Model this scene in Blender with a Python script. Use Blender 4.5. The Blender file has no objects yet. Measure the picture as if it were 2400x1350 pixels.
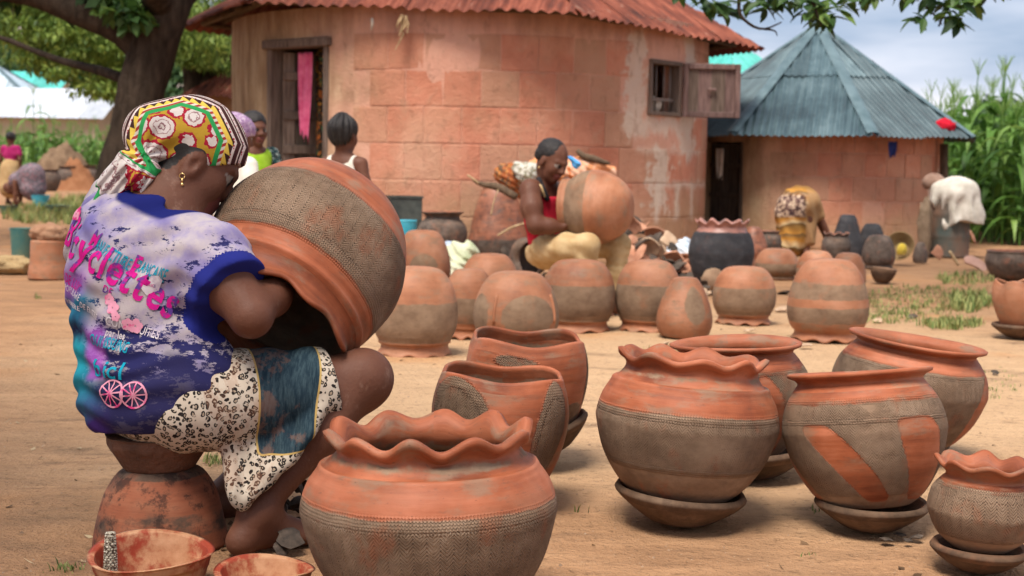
import bpy, math, random
import numpy as np
from mathutils import Vector, Matrix, noise as mnoise
from mathutils.bvhtree import BVHTree

SC = bpy.context.scene
COL = SC.collection
rnd = random.Random(7)
R = math.radians
PI = math.pi

# ------------------------------------------------------------------ camera
CAM_H, PITCH, ROLL, FPX = 0.82, math.atan(275 / 3333.33), R(1.0), 3333.33
_f = Vector((0, math.cos(PITCH), -math.sin(PITCH)))
_r0, _u0 = Vector((1, 0, 0)), Vector((0, math.sin(PITCH), math.cos(PITCH)))
_r = _r0 * math.cos(ROLL) + _u0 * math.sin(ROLL)
_u = -_r0 * math.sin(ROLL) + _u0 * math.cos(ROLL)
CAM = Vector((0, 0, CAM_H))
cam_data = bpy.data.cameras.new('camera')
cam = bpy.data.objects.new('camera', cam_data)
COL.objects.link(cam)
cam.matrix_world = Matrix(((_r.x, _u.x, -_f.x, 0), (_r.y, _u.y, -_f.y, 0), (_r.z, _u.z, -_f.z, CAM_H), (0, 0, 0, 1)))
cam_data.lens, cam_data.sensor_width = 50, 36
cam_data.clip_start, cam_data.clip_end = 0.05, 3000
cam_data.dof.use_dof = True
cam_data.dof.focus_distance = 3.0
cam_data.dof.aperture_fstop = 6.5
SC.camera = cam

# ------------------------------------------------------------------ world and sun
SUN_EL, SUN_AZ = R(62), R(205)      # azimuth clockwise from +Y: behind the camera, to its left
w = bpy.data.worlds.new('World'); SC.world = w; w.use_nodes = True
nt = w.node_tree
for n in list(nt.nodes): nt.nodes.remove(n)
_o = nt.nodes.new('ShaderNodeOutputWorld')
_sky = nt.nodes.new('ShaderNodeTexSky'); _sky.sky_type = 'NISHITA'; _sky.sun_disc = False
_sky.sun_elevation = SUN_EL; _sky.sun_rotation = SUN_AZ; _sky.dust_density = 2.0
_bg = nt.nodes.new('ShaderNodeBackground'); _bg.inputs[1].default_value = 0.09
nt.links.new(_sky.outputs[0], _bg.inputs[0])
# broken cloud cover over the whole dome
_tc = nt.nodes.new('ShaderNodeTexCoord')
_mp = nt.nodes.new('ShaderNodeMapping'); _mp.inputs['Scale'].default_value = (1.3, 1.3, 6.0); _mp.inputs['Location'].default_value = (0.35, 0.1, 0.42)
nt.links.new(_tc.outputs['Generated'], _mp.inputs['Vector'])
_n1 = nt.nodes.new('ShaderNodeTexNoise'); _n1.inputs['Scale'].default_value = 2.6; _n1.inputs['Detail'].default_value = 5; _n1.inputs['Roughness'].default_value = 0.5
nt.links.new(_mp.outputs[0], _n1.inputs['Vector'])
_cr = nt.nodes.new('ShaderNodeValToRGB')
_e = _cr.color_ramp.elements
_e[0].position = 0.36; _e[0].color = (0.30, 0.38, 0.52, 1)
_e[1].position = 0.66; _e[1].color = (0.88, 0.84, 0.88, 1)
_m = _e.new(0.50); _m.color = (0.56, 0.60, 0.71, 1)
nt.links.new(_n1.outputs[0], _cr.inputs[0])
_bg2 = nt.nodes.new('ShaderNodeBackground'); _bg2.inputs[1].default_value = 1.0
nt.links.new(_cr.outputs[0], _bg2.inputs[0])
_mx = nt.nodes.new('ShaderNodeMixShader'); _mx.inputs[0].default_value = 0.85
nt.links.new(_bg.outputs[0], _mx.inputs[1]); nt.links.new(_bg2.outputs[0], _mx.inputs[2])
nt.links.new(_mx.outputs[0], _o.inputs[0])

sun_d = bpy.data.lights.new('sun', 'SUN'); sun_d.energy = 3.9; sun_d.angle = R(23); sun_d.color = (1.0, 0.93, 0.84)
sun = bpy.data.objects.new('sun', sun_d); COL.objects.link(sun)
_sd = Vector((math.sin(SUN_AZ) * math.cos(SUN_EL), math.cos(SUN_AZ) * math.cos(SUN_EL), math.sin(SUN_EL)))
sun.rotation_euler = _sd.to_track_quat('Z', 'Y').to_euler()

vs = SC.view_settings
vs.view_transform = 'Standard'; vs.look = 'None'; vs.gamma = 1.0; vs.exposure = 0.55; vs.use_curve_mapping = False
SC.render.engine = 'CYCLES'
SC.cycles.max_bounces = 6; SC.cycles.diffuse_bounces = 3; SC.cycles.transparent_max_bounces = 6
SC.cycles.use_denoising = True
SC.cycles.use_adaptive_sampling = True; SC.cycles.adaptive_threshold = 0.03

# ------------------------------------------------------------------ photo point -> place
def ray(px, py):
    return _r * ((px - 1200) / FPX) + _u * ((675 - py) / FPX) + _f
def at(px, py, d):
    "the point seen at a photo pixel, at depth d along the viewing direction"
    return CAM + ray(px, py) * d
def gnd(px, py, z=0.0):
    v = ray(px, py)
    return CAM + v * ((z - CAM_H) / v.z)
def depth(p):
    return (Vector(p) - CAM).dot(_f)
def V3(*a): return Vector(a)

# ------------------------------------------------------------------ mesh helpers
def obj_from(me, name, mat, parent=None, loc=None, rot=None):
    o = bpy.data.objects.new(name, me)
    COL.objects.link(o)
    if mat is not None and len(me.materials) == 0: me.materials.append(mat)
    if parent is not None: o.parent = parent
    if loc is not None: o.location = loc
    if rot is not None: o.rotation_euler = rot
    return o
def mesh(name, V, F, smooth=True, uv=None, attrs=None):
    """uv: per-loop (list like faces flattened) ; attrs: {name: (N,4)}"""
    me = bpy.data.meshes.new(name)
    V = np.asarray(V, dtype=np.float32)
    if isinstance(F, np.ndarray):
        n, k = F.shape
        me.vertices.add(len(V)); me.vertices.foreach_set('co', V.ravel())
        me.loops.add(n * k); me.loops.foreach_set('vertex_index', F.astype(np.int32).ravel())
        me.polygons.add(n); me.polygons.foreach_set('loop_start', np.arange(0, n * k, k, dtype=np.int32))
        me.update(calc_edges=True)
    else:
        me.from_pydata([tuple(v) for v in V], [], F)
    if smooth: me.polygons.foreach_set('use_smooth', [True] * len(me.polygons))
    if uv is not None:
        l = me.uv_layers.new(name='UVMap'); l.data.foreach_set('uv', np.asarray(uv, dtype=np.float32).ravel())
    for k, a in (attrs or {}).items():
        at_ = me.attributes.new(k, 'FLOAT_COLOR', 'POINT')
        at_.data.foreach_set('color', np.asarray(a, dtype=np.float32).ravel())
    me.validate(verbose=False) if not isinstance(F, np.ndarray) else None
    me.update()
    return me
def tag(o, label=None, cat=None, group=None, kind=None):
    for k, v in (('label', label), ('category', cat), ('group', group), ('kind', kind)):
        if v: o[k] = v
    return o
def thing(name, label, cat, loc=(0, 0, 0), rz=0, group=None, rot=None):
    o = bpy.data.objects.new(name, None); COL.objects.link(o)
    o.empty_display_size = 0.1
    o.location = loc; o.rotation_euler = rot if rot is not None else (0, 0, rz)
    return tag(o, label, cat, group)

class MB:
    "collects boxes, tubes, strips into one mesh"
    def __init__(s): s.v = []; s.f = []
    def add(s, V, F):
        b = len(s.v); s.v += [tuple(p) for p in V]; s.f += [tuple(i + b for i in f) for f in F]; return s
    def box(s, c, size, rot=None, bevel=0.0):
        hx, hy, hz = size[0] / 2, size[1] / 2, size[2] / 2
        M = rot if rot is not None else Matrix.Identity(3)
        c = Vector(c)
        if bevel <= 0:
            P = [c + M @ Vector((x * hx, y * hy, z * hz)) for z in (-1, 1) for y in (-1, 1) for x in (-1, 1)]
            return s.add(P, [(0, 2, 3, 1), (4, 5, 7, 6), (0, 1, 5, 4), (2, 6, 7, 3), (0, 4, 6, 2), (1, 3, 7, 5)])
        b = bevel; P = []; F = []
        rings = [(-hz, b), (-hz + b, 0), (hz - b, 0), (hz, b)]
        for z, i in rings:
            x, y = hx - i, hy - i
            P += [Vector(q) for q in ((-x + b, -y, z), (x - b, -y, z), (x, -y + b, z), (x, y - b, z), (x - b, y, z), (-x + b, y, z), (-x, y - b, z), (-x, -y + b, z))]
        for k in range(3):
            for j in range(8): F.append((k * 8 + j, k * 8 + (j + 1) % 8, k * 8 + 8 + (j + 1) % 8, k * 8 + 8 + j))
        F.append(tuple(reversed(range(8)))); F.append(tuple(range(24, 32)))
        return s.add([c + M @ p for p in P], F)
    def tube(s, pts, rad, n=8, cap=True, jitter=0.0, rg=None):
        pts = [Vector(p) for p in pts]; m = len(pts)
        if not hasattr(rad, '__len__'): rad = [rad] * m
        ref = Vector((0, 0, 1)); P = []; F = []
        t0 = (pts[1] - pts[0]).normalized()
        a = t0.orthogonal().normalized()
        for i in range(m):
            t = (pts[min(i + 1, m - 1)] - pts[max(i - 1, 0)]).normalized()
            a = (a - t * a.dot(t)).normalized(); b = t.cross(a)
            for j in range(n):
                th = 2 * PI * j / n
                rr = rad[i] * (1 + (rg.uniform(-jitter, jitter) if rg else 0))
                P.append(pts[i] + (a * math.cos(th) + b * math.sin(th)) * rr)
        for i in range(m - 1):
            for j in range(n):
                F.append((i * n + j, i * n + (j + 1) % n, (i + 1) * n + (j + 1) % n, (i + 1) * n + j))
        if cap: F.append(tuple(reversed(range(n)))); F.append(tuple((m - 1) * n + j for j in range(n)))
        return s.add(P, F)
    def build(s, name, mat, parent=None, smooth=False, loc=None, rot=None, off=None):
        V = s.v if off is None else [Vector(p) - Vector(off) for p in s.v]
        return obj_from(mesh(name, V, s.f, smooth), name, mat, parent, loc, rot)

def catmull(P, n):
    "n points, evenly by arc length, on a Catmull-Rom curve through P"
    P = np.asarray(P, float)
    Q = np.vstack([2 * P[0] - P[1], P, 2 * P[-1] - P[-2]])
    out = []
    for i in range(1, len(Q) - 2):
        t = np.linspace(0, 1, 24, endpoint=False)[:, None]
        a, b, c, d = Q[i - 1], Q[i], Q[i + 1], Q[i + 2]
        out.append(0.5 * (2 * b + (c - a) * t + (2 * a - 5 * b + 4 * c - d) * t ** 2 + (3 * b - a - 3 * c + d) * t ** 3))
    out = np.vstack(out + [P[-1:]])
    s = np.concatenate([[0], np.cumsum(np.linalg.norm(np.diff(out, axis=0), axis=1))])
    u = np.linspace(0, s[-1], n)
    return np.stack([np.interp(u, s, out[:, k]) for k in range(P.shape[1])], 1)
def sstep(a, b, x):
    t = np.clip((x - a) / (b - a), 0, 1); return t * t * (3 - 2 * t)

# smooth value noise on numpy arrays (for geometry)
_pg = np.random.default_rng(3).random((64, 64, 64)).astype(np.float32)
def vnoise(p, scale=1.0, seed=0):
    q = np.asarray(p, float) * scale + seed * 17.31
    i = np.floor(q).astype(int); f = q - i; f = f * f * (3 - 2 * f)
    r = 0
    for dx in (0, 1):
        for dy in (0, 1):
            for dz in (0, 1):
                wgt = (f[..., 0] if dx else 1 - f[..., 0]) * (f[..., 1] if dy else 1 - f[..., 1]) * (f[..., 2] if dz else 1 - f[..., 2])
                r = r + wgt * _pg[(i[..., 0] + dx) % 64, (i[..., 1] + dy) % 64, (i[..., 2] + dz) % 64]
    return r * 2 - 1

# ------------------------------------------------------------------ material helpers
class MT:
    def __init__(s, name, rough=0.85, spec=0.25):
        s.m = bpy.data.materials.new(name); s.m.use_nodes = True
        s.nt = s.m.node_tree; s.b = s.nt.nodes['Principled BSDF']
        s.b.inputs['Roughness'].default_value = rough
        s.b.inputs['Specular IOR Level'].default_value = spec
    def _in(s, sock, v):
        if v is None: return
        if hasattr(v, 'is_output'): s.nt.links.new(v, sock)
        else:
            if sock.type == 'RGBA' and len(v) == 3: v = (*v, 1)
            sock.default_value = v
    def node(s, t, ins=None, **props):
        n = s.nt.nodes.new(t)
        for k, v in props.items(): setattr(n, k, v)
        for k, v in (ins or {}).items(): s._in(n.inputs[k], v)
        return n
    def pos(s): return s.node('ShaderNodeNewGeometry').outputs['Position']
    def objc(s): return s.node('ShaderNodeTexCoord').outputs['Object']
    def uv(s): return s.node('ShaderNodeTexCoord').outputs['UV']
    def rand(s): return s.node('ShaderNodeObjectInfo').outputs['Random']
    def attr(s, name): return s.node('ShaderNodeAttribute', attribute_name=name).outputs['Color']
    def sep(s, v):
        n = s.node('ShaderNodeSeparateXYZ', {0: v}); return n.outputs[0], n.outputs[1], n.outputs[2]
    def comb(s, x, y, z): return s.node('ShaderNodeCombineXYZ', {0: x, 1: y, 2: z}).outputs[0]
    def map(s, v, scale=(1, 1, 1), loc=(0, 0, 0), rot=(0, 0, 0)):
        return s.node('ShaderNodeMapping', {'Vector': v, 'Scale': scale, 'Location': loc, 'Rotation': rot}).outputs[0]
    def noise(s, v, scale=5, detail=3, rough=0.55, dist=0.0):
        return s.node('ShaderNodeTexNoise', {'Vector': v, 'Scale': scale, 'Detail': detail, 'Roughness': rough, 'Distortion': dist}).outputs[0]
    def vor(s, v, scale=5, feature='F1', out='Distance', rnd_=1.0):
        return s.node('ShaderNodeTexVoronoi', {'Vector': v, 'Scale': scale, 'Randomness': rnd_}, feature=feature).outputs[out]
    def math(s, op, a, b=None, c=None, clamp=False):
        n = s.node('ShaderNodeMath', {0: a}, operation=op, use_clamp=clamp)
        if b is not None: s._in(n.inputs[1], b)
        if c is not None: s._in(n.inputs[2], c)
        return n.outputs[0]
    def ss(s, x, a, b):
        return s.node('ShaderNodeMapRange', {'Value': x, 'From Min': a, 'From Max': b}, interpolation_type='SMOOTHSTEP').outputs[0]
    def ramp(s, fac, stops, const=False):
        n = s.node('ShaderNodeValToRGB', {0: fac}); cr = n.color_ramp
        if const: cr.interpolation = 'CONSTANT'
        while len(cr.elements) < len(stops): cr.elements.new(0.5)
        for e, (p, c) in zip(cr.elements, stops): e.position = p; e.color = (*c, 1) if len(c) == 3 else c
        return n.outputs[0]
    def mix(s, fac, a, b, blend='MIX'):
        n = s.node('ShaderNodeMix', data_type='RGBA', blend_type=blend)
        s._in(n.inputs[0], fac); s._in(n.inputs[6], a); s._in(n.inputs[7], b)
        return n.outputs[2]
    def bump(s, h, strength=0.5, dist=0.01, normal=None):
        n = s.node('ShaderNodeBump', {'Height': h, 'Strength': strength, 'Distance': dist})
        if normal is not None: s._in(n.inputs['Normal'], normal)
        return n.outputs[0]
    def out(s, color=None, rough=None, normal=None, spec=None):
        s._in(s.b.inputs['Base Color'], color)
        if rough is not None: s._in(s.b.inputs['Roughness'], rough)
        if spec is not None: s._in(s.b.inputs['Specular IOR Level'], spec)
        if normal is not None: s._in(s.b.inputs['Normal'], normal)
        return s.m

def simple_mat(name, c1, c2, scale=8, rough=0.85, spec=0.2, bump=0.3, bd=0.004, detail=4, stretch=(1, 1, 1), rand=0.0):
    t = MT(name, rough, spec)
    v = t.map(t.objc(), stretch)
    n = t.noise(v, scale, detail, 0.6)
    c = t.ramp(n, [(0.3, c1), (0.7, c2)])
    if rand:
        k = t.math('MULTIPLY_ADD', t.rand(), rand * 2, 1 - rand)
        c = t.mix(1.0, c, t.comb(k, k, k), 'MULTIPLY')
    nb = t.noise(v, scale * 6, 3, 0.6)
    return t.out(c, normal=t.bump(nb, bump, bd))
# ------------------------------------------------------------------ ground
def ground_mat():
    t = MT('packed_earth', 0.95, 0.12)
    p = t.pos()
    big = t.noise(p, 0.55, 4, 0.6)
    mid = t.noise(t.map(p, (1.0, 2.2, 1)), 2.6, 5, 0.65)
    fine = t.noise(p, 38, 4, 0.7)
    grit = t.noise(p, 160, 2, 0.6)
    sand = t.ramp(mid, [(0.25, (0.32, 0.165, 0.08)), (0.5, (0.43, 0.24, 0.125)), (0.75, (0.52, 0.325, 0.185))])
    soil = t.ramp(mid, [(0.3, (0.23, 0.13, 0.072)), (0.7, (0.43, 0.23, 0.115))])
    # pale sand ellipse in mid-yard: sunlit brightness put into the colour, browner soil elsewhere
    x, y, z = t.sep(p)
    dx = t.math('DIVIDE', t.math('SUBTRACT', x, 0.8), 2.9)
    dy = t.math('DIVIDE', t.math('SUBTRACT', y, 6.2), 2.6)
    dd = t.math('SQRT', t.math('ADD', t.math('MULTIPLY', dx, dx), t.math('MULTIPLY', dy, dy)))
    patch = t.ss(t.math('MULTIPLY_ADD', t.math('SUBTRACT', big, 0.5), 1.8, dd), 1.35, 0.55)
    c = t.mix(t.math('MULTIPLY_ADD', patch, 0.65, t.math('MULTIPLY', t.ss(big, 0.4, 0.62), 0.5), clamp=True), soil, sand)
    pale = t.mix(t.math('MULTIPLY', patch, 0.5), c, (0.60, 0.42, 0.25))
    orange = t.mix(t.math('MULTIPLY', t.ss(t.noise(p, 1.1, 3, 0.6), 0.56, 0.7), 0.5), pale, (0.50, 0.23, 0.085))
    dark = t.mix(t.math('MULTIPLY', t.ss(fine, 0.54, 0.70), 0.5), orange, (0.12, 0.07, 0.04))
    damp = t.mix(t.math('MULTIPLY', t.ss(t.noise(t.map(p, (1, 2.6, 1)), 1.3, 6, 0.72), 0.55, 0.68), 0.6), dark, (0.15, 0.09, 0.055))
    damp = t.mix(t.math('MULTIPLY', t.ss(t.noise(t.map(p, (1, 2, 1), (4, 2, 0)), 9, 5, 0.75), 0.60, 0.70), 0.5), damp, (0.17, 0.10, 0.062))
    gritty = t.mix(t.math('MULTIPLY', t.ss(grit, 0.62, 0.75), 0.35), damp, (0.60, 0.46, 0.32))  # scattered pale grit specks
    h = t.math('ADD', t.math('MULTIPLY', mid, 0.6), t.math('ADD', t.math('MULTIPLY', fine, 0.35), t.math('MULTIPLY', grit, 0.12)))
    return t.out(gritty, normal=t.bump(h, 0.9, 0.06))
def ground_z(x, y):
    P = np.stack([x, y, 0 * x], -1)
    near = sstep(16, 9, y) * sstep(11, 7, np.abs(x))
    return near * (0.007 * vnoise(P, 1.3) + 0.004 * vnoise(P, 4.2, 1) + 0.002 * vnoise(P, 11, 2)) - 0.006
xs = np.concatenate([np.linspace(-900, -40, 6), np.linspace(-36, -7, 14), np.arange(-6.8, 8.0, 0.055), np.linspace(8.3, 36, 14), np.linspace(45, 900, 6)])
ys = np.concatenate([np.linspace(-60, 1.0, 8), np.arange(1.2, 14.5, 0.055), np.linspace(15, 60, 24), np.linspace(80, 1500, 8)])
GX, GY = np.meshgrid(xs, ys)
Vg = np.stack([GX, GY, ground_z(GX, GY)], -1).reshape(-1, 3)
nx, ny = len(xs), len(ys)
I = np.arange(nx * ny).reshape(ny, nx)
Fg = np.stack([I[:-1, :-1], I[:-1, 1:], I[1:, 1:], I[1:, :-1]], -1).reshape(-1, 4)
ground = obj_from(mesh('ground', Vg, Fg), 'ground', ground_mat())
tag(ground, 'sandy orange brown earth of the pottery yard', 'ground', kind='structure')

# ------------------------------------------------------------------ hills far behind
def hill_mat():
    t = MT('hillside', 0.95, 0.1)
    p = t.pos()
    n = t.noise(p, 0.16, 5, 0.65); m = t.noise(p, 0.9, 4, 0.7)
    c = t.ramp(m, [(0.3, (0.025, 0.05, 0.02)), (0.5, (0.07, 0.12, 0.035)), (0.7, (0.16, 0.2, 0.07))])
    c = t.mix(t.ss(n, 0.53, 0.6), c, (0.42, 0.34, 0.30))
    return t.out(c, normal=t.bump(m, 1.0, 1.5))
hx = np.linspace(-150, 20, 70); hy = np.linspace(0, 1, 26)
HX, HT = np.meshgrid(hx, hy)
HZ = (30 * np.exp(-((HX + 75) / 42) ** 2) + 5) * np.sin(HT * PI / 2) ** 1.2 + 1.6 * vnoise(np.stack([HX, HT * 60, HT * 0], -1), 0.16) * np.minimum(1, HT * 4)
Vh = np.stack([HX, 130 + HT * 90, HZ - 0.5], -1).reshape(-1, 3)
I = np.arange(HX.size).reshape(HX.shape)
hill = obj_from(mesh('hill', Vh, np.stack([I[:-1, :-1], I[:-1, 1:], I[1:, 1:], I[1:, :-1]], -1).reshape(-1, 4)), 'hill', hill_mat())
tag(hill, 'green wooded hillside with pale rock beyond the field', 'hill', kind='structure')

# ------------------------------------------------------------------ building pieces
def sheet_mat(name, cols, spots, streak, rough=0.6, spec=0.35):
    "cols: dark, mid, light"
    t = MT(name, rough, spec)
    uv = t.uv(); o = t.pos()
    st = t.noise(t.map(uv, (9, 0.7, 1)), 2.0, 4, 0.65)
    pt = t.noise(o, 2.2, 4, 0.65)
    c = t.ramp(t.math('MULTIPLY_ADD', t.math('SUBTRACT', st, 0.5), 0.9, pt), [(0.28, cols[0]), (0.5, cols[1]), (0.72, cols[2])])
    k = t.math('MULTIPLY_ADD', t.rand(), 0.5, 0.75)
    c = t.mix(1.0, c, t.comb(k, k, k), 'MULTIPLY')
    c = t.mix(t.math('MULTIPLY', t.ss(t.noise(t.map(uv, (5, 1.2, 1), (3, 1, 0)), 4, 4, 0.7), 0.60, 0.68), streak), c, spots)
    return t.out(c, normal=t.bump(t.noise(o, 30, 3), 0.25, 0.004))
RUST = sheet_mat('rusted_sheet', ((0.065, 0.022, 0.016), (0.165, 0.045, 0.026), (0.27, 0.085, 0.05)), (0.36, 0.22, 0.16), 0.5, 0.75, 0.2)
BLUE = sheet_mat('weathered_blue_sheet', ((0.024, 0.046, 0.056), (0.048, 0.085, 0.098), (0.095, 0.145, 0.16)), (0.17, 0.15, 0.12), 0.12, 0.5, 0.4)
BLUELIGHT = simple_mat('pale_blue_flashing', (0.07, 0.115, 0.13), (0.13, 0.19, 0.21), 6, 0.5)
RUSTCAP = simple_mat('rusted_ridge_cap', (0.20, 0.09, 0.06), (0.42, 0.27, 0.2), 5, 0.7)
POLE = simple_mat('weathered_pole', (0.06, 0.04, 0.026), (0.16, 0.105, 0.065), 12, 0.9, stretch=(4, 4, 0.6))
WOOD = simple_mat('grey_wood', (0.085, 0.058, 0.045), (0.22, 0.16, 0.125), 7, 0.85, stretch=(6, 6, 0.5), rand=0.2)
DARKWOOD = simple_mat('dark_door_wood', (0.035, 0.028, 0.024), (0.10, 0.075, 0.055), 7, 0.8, stretch=(6, 6, 0.5), rand=0.2)
METAL = simple_mat('dull_iron', (0.12, 0.09, 0.075), (0.22, 0.17, 0.14), 20, 0.5, 0.5)

def sheet_roof(parent, name, eave, apex, mat, period, amp, sheet_w, capmat, rg, tiers=2, cap_r=0.05, capsel=None):
    "sheets of corrugated metal laid facet by facet between the eave corners and the apex"
    roof = bpy.data.objects.new(name, None); COL.objects.link(roof); roof.parent = parent
    apex = Vector(apex); N = len(eave)
    for i in range(N):
        a, b = Vector(eave[i]), Vector(eave[(i + 1) % N])
        e = (b - a); L = e.length; e.normalize()
        uf = (apex - a).dot(e); foot = a + e * uf
        s = apex - foot; S = s.length; s.normalize(); n = e.cross(s).normalized()
        if n.z < 0: n = -n
        ns = max(1, round(L / sheet_w)); w = L / ns
        for k in range(ns):
            for tr in range(tiers):
                u0, u1 = k * w - (0.03 if k else 0), (k + 1) * w
                lo, hi = (0, 1) if tiers == 1 else ((0, 0.56) if tr == 0 else (0.5, 1.0))
                mcol = max(6, int((u1 - u0) / period * 8)); us = np.linspace(u0, u1, mcol + 1)
                top = np.where(us < uf, S * us / uf, S * (L - us) / max(L - uf, 1e-6)); top = np.clip(top, 0.0, None)
                j0 = -rg.uniform(0.0, 0.05) if tr == 0 else 0
                lift = 0.004 * (k % 2) + 0.012 * tr + 0.002
                s0 = lo * S + j0; s1 = np.minimum(top, hi * S)
                if s1.max() <= s0 + 0.02: continue
                rows = 7
                V = []; UV = []
                sag = rg.uniform(-0.012, 0.012)
                for r_ in range(rows + 1):
                    for q, u in enumerate(us):
                        ss_ = s0 + (max(s1[q], s0 + 0.001) - s0) * r_ / rows
                        h = amp * math.cos(2 * PI * u / period) + lift + sag * math.sin(ss_ * 2.1 + k) + 0.006 * math.sin(u * 5 + i)
                        V.append(a + e * u + s * ss_ + n * h); UV.append((u, ss_))
                W = mcol + 1
                F = [(r_ * W + q, r_ * W + q + 1, (r_ + 1) * W + q + 1, (r_ + 1) * W + q) for r_ in range(rows) for q in range(mcol) if s1[q] > s0 + 0.002 or s1[q + 1] > s0 + 0.002]
                if not F: continue
                uvl = [UV[v] for f in F for v in f]
                obj_from(mesh('roof_sheet', V, F, True, uvl), 'roof_sheet', mat, roof)
    for i in range(N):
        if capsel is not None and i not in capsel: continue
        a = Vector(eave[i]); d = apex - a
        nrm = (Vector((0, 0, 1)) - d.normalized() * d.normalized().z).normalized(); sd = d.normalized().cross(nrm)
        V = []; m = 9
        for q in range(m):
            c = a + d * (q / (m - 1)) + nrm * (amp + 0.012)
            for th in (-75, -40, 0, 40, 75):
                V.append(c + sd * cap_r * 1.6 * math.sin(R(th)) + nrm * (cap_r * 0.55 * (math.cos(R(th)) - 0.6)))
        F = [(q * 5 + j, q * 5 + j + 1, q * 5 + 6 + j, q * 5 + 5 + j) for q in range(m - 1) for j in range(4)]
        obj_from(mesh('hip_cap', V, F), 'hip_cap', capmat, roof)
    return roof

def round_wall(parent, Rr, thick, h, openings, mat, step=3):
    A = set(np.arange(-180, 180, step).tolist()); Z = set(np.linspace(0, h, 9).tolist())
    for a0, a1, z0, z1 in openings: A |= {a0, a1}; Z |= {z0, z1}
    A = sorted(A); Z = sorted(Z); na, nz = len(A), len(Z)
    V = []; F = []
    def pt(a, z, r):
        a = R(a); wob = 0.012 * float(mnoise.noise(Vector((math.sin(a) * 3, math.cos(a) * 3, z * 1.3))))
        return (math.sin(a) * (r + wob), -math.cos(a) * (r + wob), z)
    for rr in (Rr, Rr - thick):
        for z in Z:
            for a in A: V.append(pt(a, z, rr))
    O = na * nz
    idx = lambda i, j, k=0: k * O + j * na + (i % na)
    def opened(i, j):
        if j < 0 or j >= nz - 1: return False
        a = A[i % na] + 0.01; z = Z[j] + 1e-4
        return any(a0 <= a < a1 and z0 - 1e-6 <= z < z1 for a0, a1, z0, z1 in openings)
    for i in range(na):
        for j in range(nz - 1):
            if opened(i, j):
                if not opened(i - 1, j): F.append((idx(i, j), idx(i, j, 1), idx(i, j + 1, 1), idx(i, j + 1)))
                if not opened(i + 1, j): F.append((idx(i + 1, j), idx(i + 1, j + 1), idx(i + 1, j + 1, 1), idx(i + 1, j, 1)))
                if j == 0 or not opened(i, j - 1): F.append((idx(i, j), idx(i + 1, j), idx(i + 1, j, 1), idx(i, j, 1)))
                if not opened(i, j + 1): F.append((idx(i, j + 1), idx(i, j + 1, 1), idx(i + 1, j + 1, 1), idx(i + 1, j + 1)))
                continue
            F.append((idx(i, j), idx(i + 1, j), idx(i + 1, j + 1), idx(i, j + 1)))
            F.append((idx(i, j, 1), idx(i, j + 1, 1), idx(i + 1, j + 1, 1), idx(i + 1, j, 1)))
    return obj_from(mesh('wall', V, F, False), 'wall', mat, parent)

def block_mesh(Rr, ang, hgt, proud, bev=0.012, gap=0.008):
    "one curved wall block, worn at the edges, seated in the wall behind it"
    V = []; F = []
    n = 4; da = ang - gap / Rr; hb = hgt - gap
    loops = []
    for r_, ia, iz in ((Rr - 0.02, 0, 0), (Rr + proud - 0.003, 0, 0), (Rr + proud, bev / Rr, bev)):
        ring = []
        for q in range(n + 1): ring.append((r_, -da / 2 + ia + (da - 2 * ia) * q / n, iz + gap / 2))
        for q in range(n + 1): ring.append((r_, da / 2 - ia - (da - 2 * ia) * q / n, hb - iz + gap / 2))
        loops.append(ring)
    for ring in loops:
        for r_, a, z in ring: V.append((r_ * math.sin(a), -r_ * math.cos(a), z))
    m = 2 * (n + 1)
    for k in range(2):
        for j in range(m): F.append((k * m + j, k * m + (j + 1) % m, (k + 1) * m + (j + 1) % m, (k + 1) * m + j))
    b = 2 * m
    for q in range(n): F.append((b + q, b + q + 1, b + m - 2 - q, b + m - 1 - q))
    return mesh('block', V, F, False)

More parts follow.
